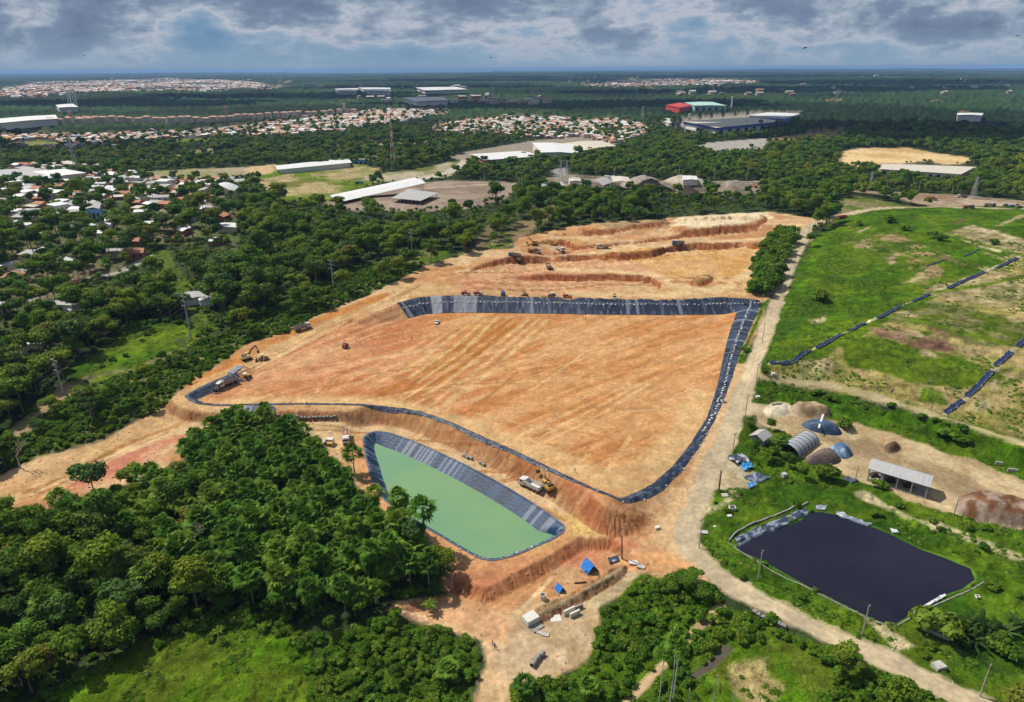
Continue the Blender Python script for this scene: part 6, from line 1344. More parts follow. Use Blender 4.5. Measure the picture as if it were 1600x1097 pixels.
def excavator(loc, rz, paint, label, a1=35, a2=-65, swing=0):
    r = root('excavator', loc, rz, label, 'excavator')
    for y in (-1.1, 1.1): part(r, 'track', lambda b: b.prism([(-2, 0), (1.9, 0), (2.2, .45), (1.9, .9), (-2, .9), (-2.3, .45)], y-.3, y+.3, M_CHASSIS) and None)
    part(r, 'body', lambda b: (b.box((-.6, 0, 1.65), (3.6, 2.5, 1.2), paint, top=.94), b.box((-1.9, 0, 1.75), (1.1, 2.6, 1.0), paint), b.box((-.9, 0, 2.35), (1.6, 1.8, .25), M_CHASSIS), b.box((0, 0, .95), (1.6, 1.6, .3), M_CHASSIS)) and None)
    c = part(r, 'cab', lambda b: b.box((.75, .75, 2.35), (1.5, 1.0, 1.5), paint, top=.88) and None); part(c, 'window', lambda b: (b.box((1.48, .75, 2.5), (.1, .85, .9), M_GLASS), b.box((.75, 1.25, 2.5), (1.1, .08, .8), M_GLASS)) and None)
    A = Vector((1.0, -.2, 1.8)); L1 = 5.4; Bp = A+Vector((math.cos(R(a1+18)), 0, math.sin(R(a1+18))))*L1*.5; Cp = Bp+Vector((math.cos(R(a1-12)), 0, math.sin(R(a1-12))))*L1*.5; D = Cp+Vector((math.cos(R(a2)), 0, math.sin(R(a2))))*3.0
    part(r, 'boom', lambda b: b.tube([A, Bp, Cp], [.34, .38, .24], paint if paint is not M_CREAMM else M_CHASSIS, 4) and None); part(r, 'arm', lambda b: (b.tube([Cp+Vector((-.5, 0, .35)), Cp, D], [.16, .26, .16], paint if paint is not M_CREAMM else M_CHASSIS, 4), b.cyl(Bp+Vector((0, 0, .4)), Cp+Vector((-.4, 0, .4)), .09, .09, M_STEEL, 6)) and None)
    part(r, 'bucket', lambda b: b.prism([(D.x-.5, D.z+.1), (D.x+.3, D.z+.1), (D.x+.2, D.z-.8), (D.x-.5, D.z-.9), (D.x-.95, D.z-.4)], -.75, .35, M_CHASSIS) and None)
    return r
def tractor(loc, rz, paint, label, kind='roller', canopy=True, group=None):
    r = root({'roller': 'road_roller', 'tractor': 'tractor', 'loader': 'wheel_loader', 'dozer': 'bulldozer', 'grader': 'grader'}[kind], loc, rz, label, {'roller': 'road roller', 'tractor': 'tractor', 'loader': 'loader', 'dozer': 'bulldozer', 'grader': 'grader'}[kind], group)
    part(r, 'body', lambda b: (b.box((-.9, 0, 1.35), (2.4, 1.5, 1.0), paint, top=.88), b.box((.3, 0, 1.05), (1.8, 1.0, .5), M_CHASSIS), b.cyl((-1.4, .3, 1.8), (-1.4, .3, 2.5), .08, .08, M_CHASSIS)) and None)
    c = part(r, 'cab', lambda b: ([b.box((.3+x, y, 2.1), (.1, .1, 1.3), M_CHASSIS) for x in (-.6, .6) for y in (-.6, .6)], b.box((.3, 0, 1.55), (.7, .6, .5), M_CHASSIS)) and None)
    part(r, 'roof', lambda b: b.box((.3, 0, 2.8), (1.7, 1.6, .16), paint if canopy is True else canopy, top=.94) and None)
    if kind == 'roller':
        part(r, 'drum', lambda b: b.cyl((2.0, -1.0, .75), (2.0, 1.0, .75), .75, .75, M_STEEL, 18) and None); part(r, 'drum_frame', lambda b: (b.box((2.0, 1.1, .8), (2.0, .15, .5), paint), b.box((2.0, -1.1, .8), (2.0, .15, .5), paint), b.box((1.05, 0, .9), (.2, 2.2, .5), paint)) and None)
        for y in (-.85, .85): wheel(r, -1.0, y, .75, .45)
    elif kind == 'dozer':
        for y in (-.95, .95): part(r, 'track', lambda b: b.prism([(-1.9, 0), (1.3, 0), (1.6, .5), (.9, 1.0), (-1.4, 1.0), (-2.1, .5)], y-.28, y+.28, M_CHASSIS) and None)
        part(r, 'blade', lambda b: (b.prism([(2.2, .05), (2.4, .1), (2.25, .6), (2.45, 1.15), (2.3, 1.15), (2.05, .6)], -1.7, 1.7, paint), b.box((1.2, 1.25, .5), (2.0, .14, .2), paint), b.box((1.2, -1.25, .5), (2.0, .14, .2), paint)) and None)
    elif kind == 'grader':
        part(r, 'front_beam', lambda b: (b.tube([(.6, 0, 1.5), (2.6, 0, 1.7), (4.6, 0, 1.0)], .18, paint, 4), b.box((4.6, 0, .75), (.25, 1.9, .2), M_CHASSIS)) and None); part(r, 'blade', lambda b: b.box((2.3, 0, .5), (.15, 3.4, .7), M_STEEL, R(20)) and None)
        for x, q in ((4.6, .9), (-.3, .9), (-1.7, .9)):
            for s in (-1, 1): wheel(r, x, s*q, .62, .35)
    elif kind == 'loader':
        part(r, 'bucket', lambda b: b.prism([(2.9, .1), (3.7, .15), (3.2, .35), (3.1, 1.3), (2.8, 1.2)], -1.3, 1.3, M_CHASSIS) and None); part(r, 'lift_arm', lambda b: (b.tube([(.9, .5, 1.5), (2.0, .5, 1.4), (2.95, .5, .6)], .13, paint, 4), b.tube([(.9, -.5, 1.5), (2.0, -.5, 1.4), (2.95, -.5, .6)], .13, paint, 4)) and None)
        for x in (1.3, -1.2):
            for y in (-1.0, 1.0): wheel(r, x, y, .7, .45)
    else:
        part(r, 'bonnet', lambda b: b.box((1.7, 0, 1.25), (1.5, .8, .7), paint, top=.9) and None)
        for y in (-.95, .95): wheel(r, -.2, y, .85, .45)
        for y in (-.75, .75): wheel(r, 2.0, y, .5, .3)
    return r
def car(loc, rz, paint, label, pickup=False, group=None):
    r = root('pickup_truck' if pickup else 'parked_car', loc, rz, label, 'pickup' if pickup else 'car', group)
    part(r, 'body', lambda b: (b.prism([(-2.2, .35), (2.15, .35), (2.2, .8), (1.2, 1.0), (-2.2, 1.0)], -.88, .88, paint), b.prism([(-.35 if pickup else -1.7, 1.0), (1.2, 1.0), (.65, 1.55), (-.2 if pickup else -1.3, 1.58)], -.78, .78, paint), b.box((-1.3, 0, 1.02), (1.5, 1.3, .06), M_CHASSIS if pickup else paint)) and None)
    part(r, 'windscreen', lambda b: (b.prism([(1.1, 1.02), (1.24, 1.02), (.72, 1.52), (.6, 1.52)], -.7, .7, M_GLASS), b.box((.25, .8, 1.27), (1.0, .06, .34), M_GLASS), b.box((.25, -.8, 1.27), (1.0, .06, .34), M_GLASS)) and None)
    for x in (-1.4, 1.35):
        for y in (-.8, .8): wheel(r, x, y, .34, .22)
    return r
V = G3; Hd = heading
truck('dump_truck', M_VW, M_VW, False, 'white dump truck standing beside the small excavator on the haul road by the basin', V(829,763), Hd(850,768,815,754))
excavator(V(856,764), Hd(856,764,846,752), M_YEL, 'yellow excavator behind the white dump truck near the green pond', 48, -50)
truck('dump_truck', M_VW, M_VW, True, 'white tipper seen end on, parked between the palms and the green pond', V(541,688), Hd(541,672,543,700))
truck('dump_truck', M_VW, M_VGREY, False, 'white truck with a pale bed on the haul road along the left forest', V(473,515), Hd(460,518,486,510))
excavator(V(386,562), Hd(382,562,400,556), M_CREAMM, 'cream excavator with a raised dark boom at the left edge of the earthworks', 42, -72)
tractor(V(412,562), R(200), M_CREAMM, 'small cream loader just right of the cream excavator', 'loader')
tractor(V(385,592), Hd(400,586,374,596), M_YEL, 'yellow grader with a pale cab on the red earth', 'grader', M_VW)
tractor(V(343,608), Hd(350,600,342,614), M_CREAMM, 'cream wheel loader in front of a tipper at the pointed corner of the basin', 'loader', M_VW)
truck('dump_truck', M_VW, M_VGREY, False, 'grey tipper behind the cream wheel loader at the pointed corner', V(356,602), Hd(364,596,346,604))
tractor(V(539,542), R(100), M_ORG, 'red roller alone on the wide red part of the basin floor', 'roller')
car(V(683,505), R(262), M_VW, 'small white pickup alone on the basin floor near the lined bank', True)
tractor(V(727,461), R(-12), M_ORG, 'leftmost of the two red rollers parked above the far bank', 'roller'); tractor(V(746,461), R(-10), M_ORG, 'right-hand one of the two red rollers parked above the far bank', 'roller')
tractor(V(786,462), R(265), M_VBLUE, 'blue tractor seen from the front above the far bank', 'tractor'); tractor(V(820,463), R(178), M_YEL, 'yellow bulldozer between the blue tractor and the harrow', 'dozer', M_CHASSIS)
tractor(V(863,464), R(170), M_VBLUE, 'blue tractor with a white roof right of the harrow', 'tractor', M_VW); tractor(V(885,465), R(-8), M_ORG, 'dusty red roller right of the blue tractor with a white roof', 'roller', M_CREAMM); tractor(V(960,467), R(265), M_CREAMM, 'cream roller with a canopy, alone at the right end of the parked row', 'roller', M_CHASSIS)
def harrow():
    r = root('disc_harrow', V(851,465), 0, 'low disc harrow lying between the bulldozer and the tractor', 'harrow'); part(r, 'frame', lambda b: (b.box((0, 0, .7), (4.4, .15, .15), M_RUST), b.box((0, 1.0, .7), (4.0, .15, .15), M_RUST), b.box((0, .5, .7), (.15, 2.2, .12), M_RUST)) and None)
    for k in range(8): part(r, 'disc', lambda b: b.cyl((-2.0+k*.57, 0, .4), (-1.93+k*.57, 0, .4), .4, .4, M_RUST, 10) and None)
harrow()
truck('dump_truck', M_VBLUE, M_VGREY, False, 'long grey tipper on the track above the tall cut wall', V(1059,383), R(182)); truck('dump_truck', M_VW, M_VTAN, True, 'white cabbed tan tipper in the middle of the upper bench', V(941,388), R(180))
truck('dump_truck', M_VGREY, M_VGREY, True, 'grey tipper seen from behind below the upper bench', V(857,419), R(95)); truck('dump_truck', M_VW, M_VW, True, 'white tipper being loaded by the excavator at the upper left cut', V(875,392), R(-60))
truck('dump_truck', M_VW, M_VBROWN, True, 'brown tipper with a white cab left of the one being loaded', V(835,395), R(8)); truck('dump_truck', M_VBLUE, M_VGREY, False, 'dark grey tipper, upper one of the pair at the left of the pit', V(804,402), R(150)); truck('dump_truck', M_VGREY, M_VGREY, True, 'grey tipper, lower one of the pair at the left of the pit', V(811,407), R(88))
excavator(V(866,384), R(-30), M_YEL, 'excavator on top of the upper left cut, loading a white tipper', 40, -70); excavator(V(835,383), R(200), M_YEL, 'small excavator at the far left of the upper cut', 40, -70)
truck('dump_truck', M_ORG, M_ORG, False, 'small red truck raising dust on the gravel road', V(1315,342), R(200))
truck('box_truck', M_VW, M_ORG, False, 'red lorry with a white cab on the paved road behind the mound', V(1456,313), R(-8)); truck('dump_truck', M_VGREY, M_VBROWN, True, 'brown truck at the road fork behind the mound', V(1513,326), R(0)); truck('dump_truck', M_VBLUE, M_VTAN, False, 'blue cabbed truck near the parked cars behind the mound', V(1546,323), R(-10)); truck('dump_truck', M_VW, M_VGREY, False, 'grey truck on the far side of the paved road', V(1503,309), R(175))
for k, (u, v, m_) in enumerate(((1571,322,M_CHASSIS),(1580,323,M_VBLUE),(1594,325,M_CHASSIS),(1600,328,M_VW),(1588,321,M_VGREY))): car(V(u, v), rng.uniform(0, 6), m_, ('black car, first of the cars parked behind the mound', 'blue car among the cars parked behind the mound', 'dark car near the right edge behind the mound', 'white car cut off at the right edge', 'grey car behind the others parked near the right edge')[k], False, 'cars parked behind the mound')
truck('truck', M_VBLUE, M_VBLUE, False, 'blue truck in the yard beyond the long white shed', V(561,288), R(10))
for k, (u, v, m_, n_) in enumerate(((905,291,M_VW,'white truck at the left of the asphalt works yard'), (918,293,M_VGREY,'grey truck beside the white one in the asphalt works yard'), (992,293,M_YEL,'yellow truck in front of the pale heap'), (1110,292,M_YEL,'yellow truck between the right heaps'), (1172,291,M_VW,'white truck right of the small right heap'), (1180,293,M_ORG,'red truck at the right end of the asphalt works'))): truck('dump_truck', m_, m_, True, n_, V(u, v), .3*k)
def silo(u, v, h, label):
    p = V(u, v); r = root('silo', p, 0, label, 'silo'); part(r, 'tank', lambda b: (b.cyl((0, 0, 3), (0, 0, h), 1.6, 1.6, M_VW, 12), b.cyl((0, 0, 1.4), (0, 0, 3), .4, 1.6, M_VW, 12)) and None)
    for a_ in range(4): part(r, 'leg', lambda b: b.cyl((1.3*math.cos(a_*1.57+.8), 1.3*math.sin(a_*1.57+.8), -.4), (1.3*math.cos(a_*1.57+.8), 1.3*math.sin(a_*1.57+.8), 4), .14, .14, M_STEEL, 5) and None)
silo(946, 294, 13, 'left white silo at the asphalt works'); silo(950, 294.5, 13, 'right white silo at the asphalt works')
def generator():
    r = root('generator', V(515,694), R(-10), 'yellow machine with a white top near the end-on white tipper', 'generator'); part(r, 'tank', lambda b: b.box((.6, -.9, .6), (2.2, 1.4, 1.2), M_YEL, top=.9) and None); part(r, 'cabin', lambda b: b.box((0, .6, 1.0), (2.6, 1.6, 1.9), M_VW, top=.95) and None); part(r, 'tray', lambda b: b.box((-1.2, .5, .5), (1.4, 1.8, .6), M_VBLUE) and None)
    for x in (-.8, .9): wheel(r, x, -1.5, .4, .2)
generator()
def skip():
    r = root('skip', V(484,693), R(-4), 'long blue black open container half hidden by the palms', 'container'); m = simple_mat('dark_blue_steel', (0.06,0.08,0.14), .5)
    part(r, 'tub', lambda b: (b.box((0, 0, .15), (8, 2.2, .2), m), b.box((0, 1.15, .8), (8.4, .12, 1.4), m), b.box((0, -1.15, .8), (8.4, .12, 1.4), m), b.box((4.1, 0, .8), (.12, 2.2, 1.4), m), b.box((-4.1, 0, .8), (.12, 2.2, 1.4), m)) and None)
skip()
# people: one skinned body per pose
def person_mesh(seed, shirt, trousers):
    rg = random.Random(seed); w = rg.uniform(-.12, .12); J = [((0, 0, .95), .135), ((0, 0, 1.15), .12), ((0, 0, 1.38), .15), ((0, 0, 1.52), .06), ((0, .01, 1.60), .085), ((0, .01, 1.72), .085), ((.10, 0, .90), .10), ((.12, w, .50), .065), ((.13, -w*.3, .08), .045), ((.13, .14-w*.3, .04), .04), ((-.10, 0, .90), .10), ((-.12, -w, .50), .065), ((-.13, w*.3, .08), .045), ((-.13, .14+w*.3, .04), .04), ((.20, 0, 1.42), .06), ((.27, .03+w, 1.15), .045), ((.28, .16+w, .93), .035), ((-.20, 0, 1.42), .06), ((-.27, .03-w, 1.15), .045), ((-.28, .16-w, .93), .035)]
    E = [(0, 1), (1, 2), (2, 3), (3, 4), (4, 5), (0, 6), (6, 7), (7, 8), (8, 9), (0, 10), (10, 11), (11, 12), (12, 13), (2, 14), (14, 15), (15, 16), (2, 17), (17, 18), (18, 19)]
    me = bpy.data.meshes.new('person'); me.from_pydata([j[0] for j in J], E, []); o = bpy.data.objects.new('person', me); COL.objects.link(o); sk = o.modifiers.new('skin', 'SKIN')
    if not me.skin_vertices: me.skin_vertices.new()
    for i, (p, rr) in enumerate(J): me.skin_vertices[0].data[i].radius = (rr, rr)
    me.skin_vertices[0].data[0].use_root = True; o.modifiers.new('sub', 'SUBSURF').levels = 1
    dg = bpy.context.evaluated_depsgraph_get(); m2 = bpy.data.meshes.new_from_object(o.evaluated_get(dg)); bpy.data.objects.remove(o)
    for m in (simple_mat('skin', (0.28,0.15,0.09), .6), simple_mat('shirt', shirt, .85), simple_mat('trousers', trousers, .85), simple_mat('helmet', (0.7,0.7,0.66), .4)): m2.materials.append(m)
    for p in m2.polygons: z = p.center.z; ax = abs(p.center.x); p.material_index = 3 if z > 1.68 else (0 if z > 1.5 or (ax > .24 and z < 1.12) else (1 if z > .95 else 2)); p.use_smooth = True
    return m2
PM = [person_mesh(1, (.5,.15,.04), (.03,.04,.10)), person_mesh(2, (.06,.09,.25), (.04,.04,.06)), person_mesh(3, (.5,.5,.46), (.05,.06,.12))]
for k, (u, v, lb) in enumerate(((911,499,'worker standing left of another at the foot of the far bank'), (915,500,'worker standing right of another at the foot of the far bank'), (1134,456,'worker alone above the right end of the far bank'), (1165,458,'worker near the tree clump at the right end of the far bank'), (397,577,'worker in orange between the excavator and the grader'), (970,466,'worker beside the cream roller with a canopy'), (643,532,'worker alone in the middle of the basin floor'), (480,634,'worker on the near crest of the basin above the pipes'), (898,738,'orange clad worker on the near crest above the white truck'), (770,1008,'worker walking on the red track at the bottom'), (773,1013,'second worker following on the red track at the bottom'), (455,633,'worker beside the crumpled sheet on the near crest'))):
    o = link('person', PM[k % 3]); o.location = V(u, v); o.rotation_euler = (0, 0, rng.uniform(0, 6.28)); o.scale = (1.05,)*3; tag(o, lb, 'person')
# ------------------------------------------------------------ concrete pieces, pipes, small things
def ring_mesh():
    b = MB(); b.cyl((-.75, 0, .65), (.75, 0, .65), .65, .65, M_CONCD, 14, hollow=.78); return b.mesh('concrete_pipe')
RM = ring_mesh()
def pipes(p0, p1, n, label, group, sc=1.0, turn=0.0, lift=0.0):
    a, c = G([p0, p1]); d = math.atan2(c[1]-a[1], c[0]-a[0])
    for k in range(n):
        t = (k+.5)/n; o = link('concrete_pipe', RM); p = a+(c-a)*t+rng.normal(size=2)*.12; o.location = ground(p, lift); o.rotation_euler = (0, 0, d+turn+rng.normal()*.06); o.scale = (sc*rng.uniform(.92, 1.05), sc, sc); tag(o, label, 'concrete pipe', group)
pipes((432,652), (527,653), 16, 'short concrete pipe in the long row below the near basin bank', 'pipe row below the basin', .82, R(78)); pipes((440,657), (460,658), 3, 'concrete pipe lying in front of the long row', 'loose pipes before the row', .8, R(60))
pipes((1176,957), (1226,982), 15, 'dark concrete ring in the line at the edge of the gravel road', 'ring line by the gravel road', .72, R(85)); pipes((831,1041), (848,1022), 4, 'section of the long grey concrete pipe on the sandy yard', 'sections of the long pipe', 1.0)
pipes((724,713), (738,719), 3, 'short dark pipe lying along the haul road above the pond', 'pipes above the pond', .8); pipes((750,724), (758,728), 2, 'short pipe near the three pipes above the pond', 'pair of pipes above the pond', .8)
def block(u, v, d, rz, mat, name, label, cat, z=0.0, ry=0.0, open_=False):
    b = MB(); x, y, h = d
    if open_:
        t = .15; b.box((0, 0, .1), (x, y, .2), mat); [b.box((s*(x/2-t/2), 0, h/2), (t, y, h), mat) for s in (-1, 1)]; [b.box((0, s*(y/2-t/2), h/2), (x-2*t, t, h-.004), mat) for s in (-1, 1)]; b.box((0, 0, h*.45), (x-2*t, y-2*t, .05), M_DARK)
    else: b.box((0, 0, h/2), d, mat, ry=ry, top=.98)
    o = b.build(name); p = G3(u, v); o.location = p+Vector((0, 0, z-.06)); o.rotation_euler = (0, 0, rz); tag(o, label, cat); return o
M_CW = simple_mat('pale_concrete', (0.58,0.55,0.48), .85, var=.12)
block(829,970,(3.6,2.8,1.5),R(35),M_CW,'concrete_block','large pale concrete box at the left of the sandy yard','concrete box'); block(838,980,(3.4,2.4,.35),R(40),M_CONCD,'concrete_slab','broken slab leaning against the large pale concrete box','slab'); block(868,967,(2.8,2.2,.25),R(10),M_CW,'concrete_slab','white slab between the concrete box and the culvert','slab')
block(889,958,(.5,3.4,1.5),R(-58),M_CW,'culvert_wall','left wall of the small culvert under the bank','culvert'); block(898,962,(.5,3.0,1.4),R(-58),M_CW,'culvert_wall','right wall of the small culvert under the bank','culvert'); block(900,953,(4.0,.5,1.3),R(25),M_CONCD,'culvert_wall','headwall of the small culvert under the bank','culvert')
block(844,989,(1.9,1.0,.3),R(-25),M_CONC,'concrete_slab','first grey slab below the large concrete box','slab'); block(852,992,(1.9,1.0,.3),R(-10),M_CONC,'concrete_slab','second grey slab below the large concrete box','slab')
def barrel():
    b = MB(); b.cyl((0, 0, 0), (0, 0, 1.5), .85, .85, M_CW, 14, hollow=.8); o = b.build('concrete_ring'); o.location = V(848, 936); tag(o, 'pale upright concrete ring left of the small blue tent', 'concrete ring')
barrel()
def steel_pipe():
    a, c = G([(897,912), (916,910)]); b = MB(); b.cyl((a[0], a[1], hz(*a)+.25), (c[0], c[1], hz(*c)+.25), .22, .22, M_RUST, 10); tag(b.build('steel_pipe'), 'rusty brown pipe lying between the two blue shelters', 'pipe')
steel_pipe()
sheet('plastic_sheet', [(950,873),(966,870),(966,878),(952,882)], BL, 'dark crumpled sheet by the leaning pole', 'sheet', .5, .1, 14, LB, 33); block(990,880,(2.6,1.6,.5),R(-10),M_CW,'concrete_slab','pale slab at the top corner of the bushes below the pole','slab'); block(1002,886,(2.2,1.4,.4),R(-20),M_CONC,'concrete_slab','grey slab right of the pale one by the bushes','slab')
block(1133,774,(2.2,1.7,.3),R(10),M_CONC,'manhole','flat concrete manhole on the small grass island by the road','manhole'); block(1144,796,(1.9,1.7,1.1),R(0),M_CW,'manhole','open square concrete box on the grass above the black pond','manhole',open_=True); block(1140,807,(1.3,1.0,.5),R(5),M_CW,'manhole','small pale concrete cap below the open square box','manhole'); block(1099,832,(2.6,1.5,.35),R(-5),M_CONC,'manhole','low slab on the grass at the bend of the road','manhole'); block(1117,823,(.9,.7,.3),R(0),M_CW,'manhole','tiny white cap on the grass between the slab and the open box','manhole')
block(1130,628,(1.6,1.5,.9),R(5),M_CW,'manhole','small concrete box in the grass strip beside the basin','manhole',open_=True); block(1208,586,(1.5,1.2,1.0),R(0),M_CW,'manhole','white box at the path junction','manhole'); block(1184,622,(1.5,1.2,1.0),R(0),M_CW,'manhole','white box on the grass corner below the path junction','manhole'); block(1225,745,(1.6,1.4,1.3),R(20),M_CONC,'water_tank','small grey tank in the grass below the bushes','tank')
block(1466,1043,(2.6,2.0,1.0),R(15),M_CONC,'concrete_block','rough pale block on the grass below the black pond','block'); block(1527,934,(1.0,1.0,.7),R(0),M_CW,'manhole','small round-looking white cap on the grass right of the black pond','manhole',open_=True); block(1461,991,(6.0,.6,.9),R(-38),M_CONC,'planter_wall','low concrete wall under the dark bush right of the black pond','wall'); block(1560,726,(2,.4,1.2),R(-20),M_CONC,'concrete_barrier','left concrete barrier at the foot of the grass bank','barrier'); block(1582,737,(3.0,.4,1.2),R(-18),M_CONC,'concrete_barrier','right concrete barrier at the foot of the grass bank','barrier')
block(1027,826,(1.5,1.1,.8),R(20),M_CW,'concrete_block','small concrete block in the red cut beside the gravel road','block')
# green fence on the left
kerb('sheet_fence', [(60,462),(80,455),(103,442)], .12, 2.2, M_GREEN, 'bright green sheet fence among the trees on the left', 'fence'); kerb('sheet_fence', [(15,474),(40,468),(58,463)], .12, 2.0, M_GREEN, 'lower part of the green fence, half hidden at the left', 'fence')
# ------------------------------------------------------------ poles and lines
def topz(u0, v0, v1, pt):
    """height of a vertical thing whose foot is pt and whose tip shows on pixel row v1"""
    lo, hi = 0.0, 90.0
    for _ in range(30):
        m = (lo+hi)/2
        if proj(pt.x, pt.y, pt.z+m)[1] > v1: lo = m
        else: hi = m
    return m
WIRES = []
def cat(a, b, sag, n=14): return [a+(b-a)*(i/n)-Vector((0, 0, sag*4*(i/n)*(1-i/n))) for i in range(n+1)]
def power_pole(u, v, vt, label, arms=3, ang=0.0, h=None, aw=2.2):
    p = V(u, v); h = h or topz(u, v, vt, p); r = root('power_pole', p, ang, label, 'power pole'); part(r, 'mast', lambda b: b.cyl((0, 0, -.5), (0, 0, h), .42, .24, M_CONC, 10) and None)
    for k in range(arms):
        z = h-.8-k*2.3; part(r, 'cross_arm', lambda b: (b.box((0, 0, z), (aw*2, .22, .22), M_CONC), [b.cyl((s*aw*.95, 0, z-.1), (s*aw*.95, 0, z-.9), .09, .06, cm((.35,.3,.28), .3), 6) for s in (-1, 1)]) and None)
    ends = [p+Matrix.Rotation(ang, 3, 'Z')@Vector((s*aw*.95, 0, h-.8-k*2.3-.9)) for k in range(arms) for s in (-1, 1)]; return ends
def strung(A, B, label, sag=3.0, r=.035):
    for a, b_ in zip(A, B): WIRES.append((a, b_, label, sag, r))
a1_ = heading(99,615,298,530)+math.pi/2
pA = power_pole(99, 616, 560, 'concrete pole with three cross-arms nearest the left edge', ang=a1_); pB = power_pole(299, 530, 461, 'tall concrete pole with three cross-arms in front of the clearing', ang=a1_); pC = power_pole(521, 449, 405, 'concrete pole with three cross-arms beside the bright bushes at the haul road', ang=a1_); pD = power_pole(644, 397, 357, 'concrete pole with three cross-arms in the forest left of the excavation', ang=a1_); pE = power_pole(815, 309, 264, 'farthest concrete pole of the line, beside the grey yard', ang=a1_+.2, arms=2)
pZ = [q-(pB[0]-pA[0])*1.0 for q in pA]; strung(pZ, pA, 'wire of the three-armed line leaving at the left edge', 4); strung(pA, pB, 'wire between the first and second three-armed poles', 3.5); strung(pB, pC, 'wire between the second and third three-armed poles', 4); strung(pC, pD, 'wire between the third and fourth three-armed poles', 4); strung(pD[:4], pE, 'wire between the fourth and farthest three-armed poles', 5)
M_POLE = simple_mat('grey_pole', (0.36,0.33,0.29), .9, var=.2)
def street_pole(u, v, vt, label, arm=True, mat=None, r0=.17, lean=0.0, h=None):
    p = V(u, v); h = h or topz(u, v, vt, p); r = root('utility_pole', p, heading(1185,905,1350,992)+math.pi/2, label, 'utility pole'); part(r, 'mast', lambda b: b.cyl((0, 0, -.4), (lean, 0, h), r0, r0*.7, mat or M_POLE, 8) and None)
    if arm: part(r, 'cross_arm', lambda b: (b.box((0, 0, h-.4), (2.2, .14, .14), M_WOOD), [b.cyl((s, 0, h-.33), (s, 0, h-.1), .06, .05, M_GLASS, 6) for s in (-1.0, 0.3, 1.0)]) and None)
    return [p+Matrix.Rotation(r.rotation_euler.z, 3, 'Z')@Vector((s, 0, h-.15)) for s in (-1.0, .3, 1.0)]
s1 = street_pole(1184, 906, 860, 'utility pole on the grass left of the black pond'); s2 = street_pole(1347, 992, 946, 'utility pole between the black pond and the gravel road'); s3 = street_pole(1531, 1088, 1038, 'utility pole near the bottom right corner'); s0 = street_pole(1092, 856, 810, 'thin utility pole at the bend of the gravel road'); s9 = [q+(q-s2[i])*1.0 for i, q in enumerate(s3)]
strung(s0, s1, 'wire from the road bend to the pole left of the black pond', 1.2, .02); strung(s1, s2, 'wire hanging over the edge of the black pond', 1.5, .02); strung(s2, s3, 'wire running to the bottom right corner', 1.5, .02); strung(s3, s9, 'wire leaving past the bottom right corner', 1.5, .02)
s4 = street_pole(1123, 766, 735, 'thick dark pole with equipment beside the gravel road', False, M_WOOD, .32); s5 = street_pole(1145, 706, 677, 'pole beside the gravel road near the crumpled sheets'); s6 = street_pole(1164, 653, 618, 'pole at the corner of the road and the pad entrance'); s7 = street_pole(1181, 600, 568, 'pole at the path junction'); strung(s0, s5, 'wire along the gravel road below the hut', 1.2, .02); strung(s5, s6, 'wire along the gravel road past the hut', 1., .02); strung(s6, s7, 'wire along the gravel road to the path junction', 1., .02)
for u, v, vt, lb in ((1191,535,505,'first pole beside the gravel road above the path junction'), (1222,462,440,'second pole beside the gravel road above the path junction'), (1241,420,398,'third pole beside the gravel road, near the dirt side track'), (1262,372,350,'fourth pole, where the gravel road bends right'), (1272,360,338,'fifth pole, just behind the bend of the gravel road'), (1190,480,460,'pole between the tree clump and the gravel road')): street_pole(u, v, vt, lb)
street_pole(972, 873, 834, 'leaning dark pole between the blue shelter and the gravel road', False, M_WOOD, .26, -.8); street_pole(1336, 752, 727, 'thin pole at the left end of the open shed', False); street_pole(1490, 805, 775, 'thin pole beside the brown mulch heap', False); street_pole(1325, 822, 812, 'short dark stake standing in the black pond', False, M_WOOD, .12); street_pole(1470, 886, 877, 'short dark stake at the right side of the black pond', False, M_WOOD, .12)
for u, v, vt, lb in ((1073,1112,1076,'leftmost white fence post at the bottom edge'), (1113,1108,1055,'tall white fence post at the bottom edge'), (1141,1115,1080,'white fence post right of the tall one'), (1183,1120,1088,'rightmost white fence post at the bottom edge')): street_pole(u, v, vt, lb, False, M_CW, .14)
# line along the far road and lattice masts
prev = None
for k, (u, v, vt) in enumerate(((700,284,268), (757,284,266), (830,284,262), (910,283,258), (960,283,259), (1010,283,258), (1060,283,258), (1115,283,259), (1166,284,262), (1234,290,270), (1284,293,275), (1334,297,280), (1384,300,282), (1434,304,284), (1486,308,290))):
    e = street_pole(u, v, vt, 'pole number %s from the left along the far road behind the works' % ('one','two','three','four','five','six','seven','eight','nine','ten','eleven','twelve','thirteen','fourteen','fifteen')[k], True, M_CONC, .25)
    if prev: strung(prev, e, 'wire of the roadside line behind the works', 1.5, .03)
    prev = e
for k, (u, v, vt) in enumerate(((213,302,264), (273,300,262), (100,262,242), (165,262,246), (8,325,300), (104,300,290), (340,278,268), (380,280,268))): street_pole(u, v, vt, 'slim pale pole %s' % ('left of the curved roof hall', 'beside the dirt ground behind the curved roof hall', 'beyond the pale blue workshop', 'right of the beige roofed building', 'at the left edge in the near settlement', 'in front of the pale blue workshop', 'on the sandy ground left of the green field', 'on the sandy ground nearest the green field')[k], True, M_CONC, .3)
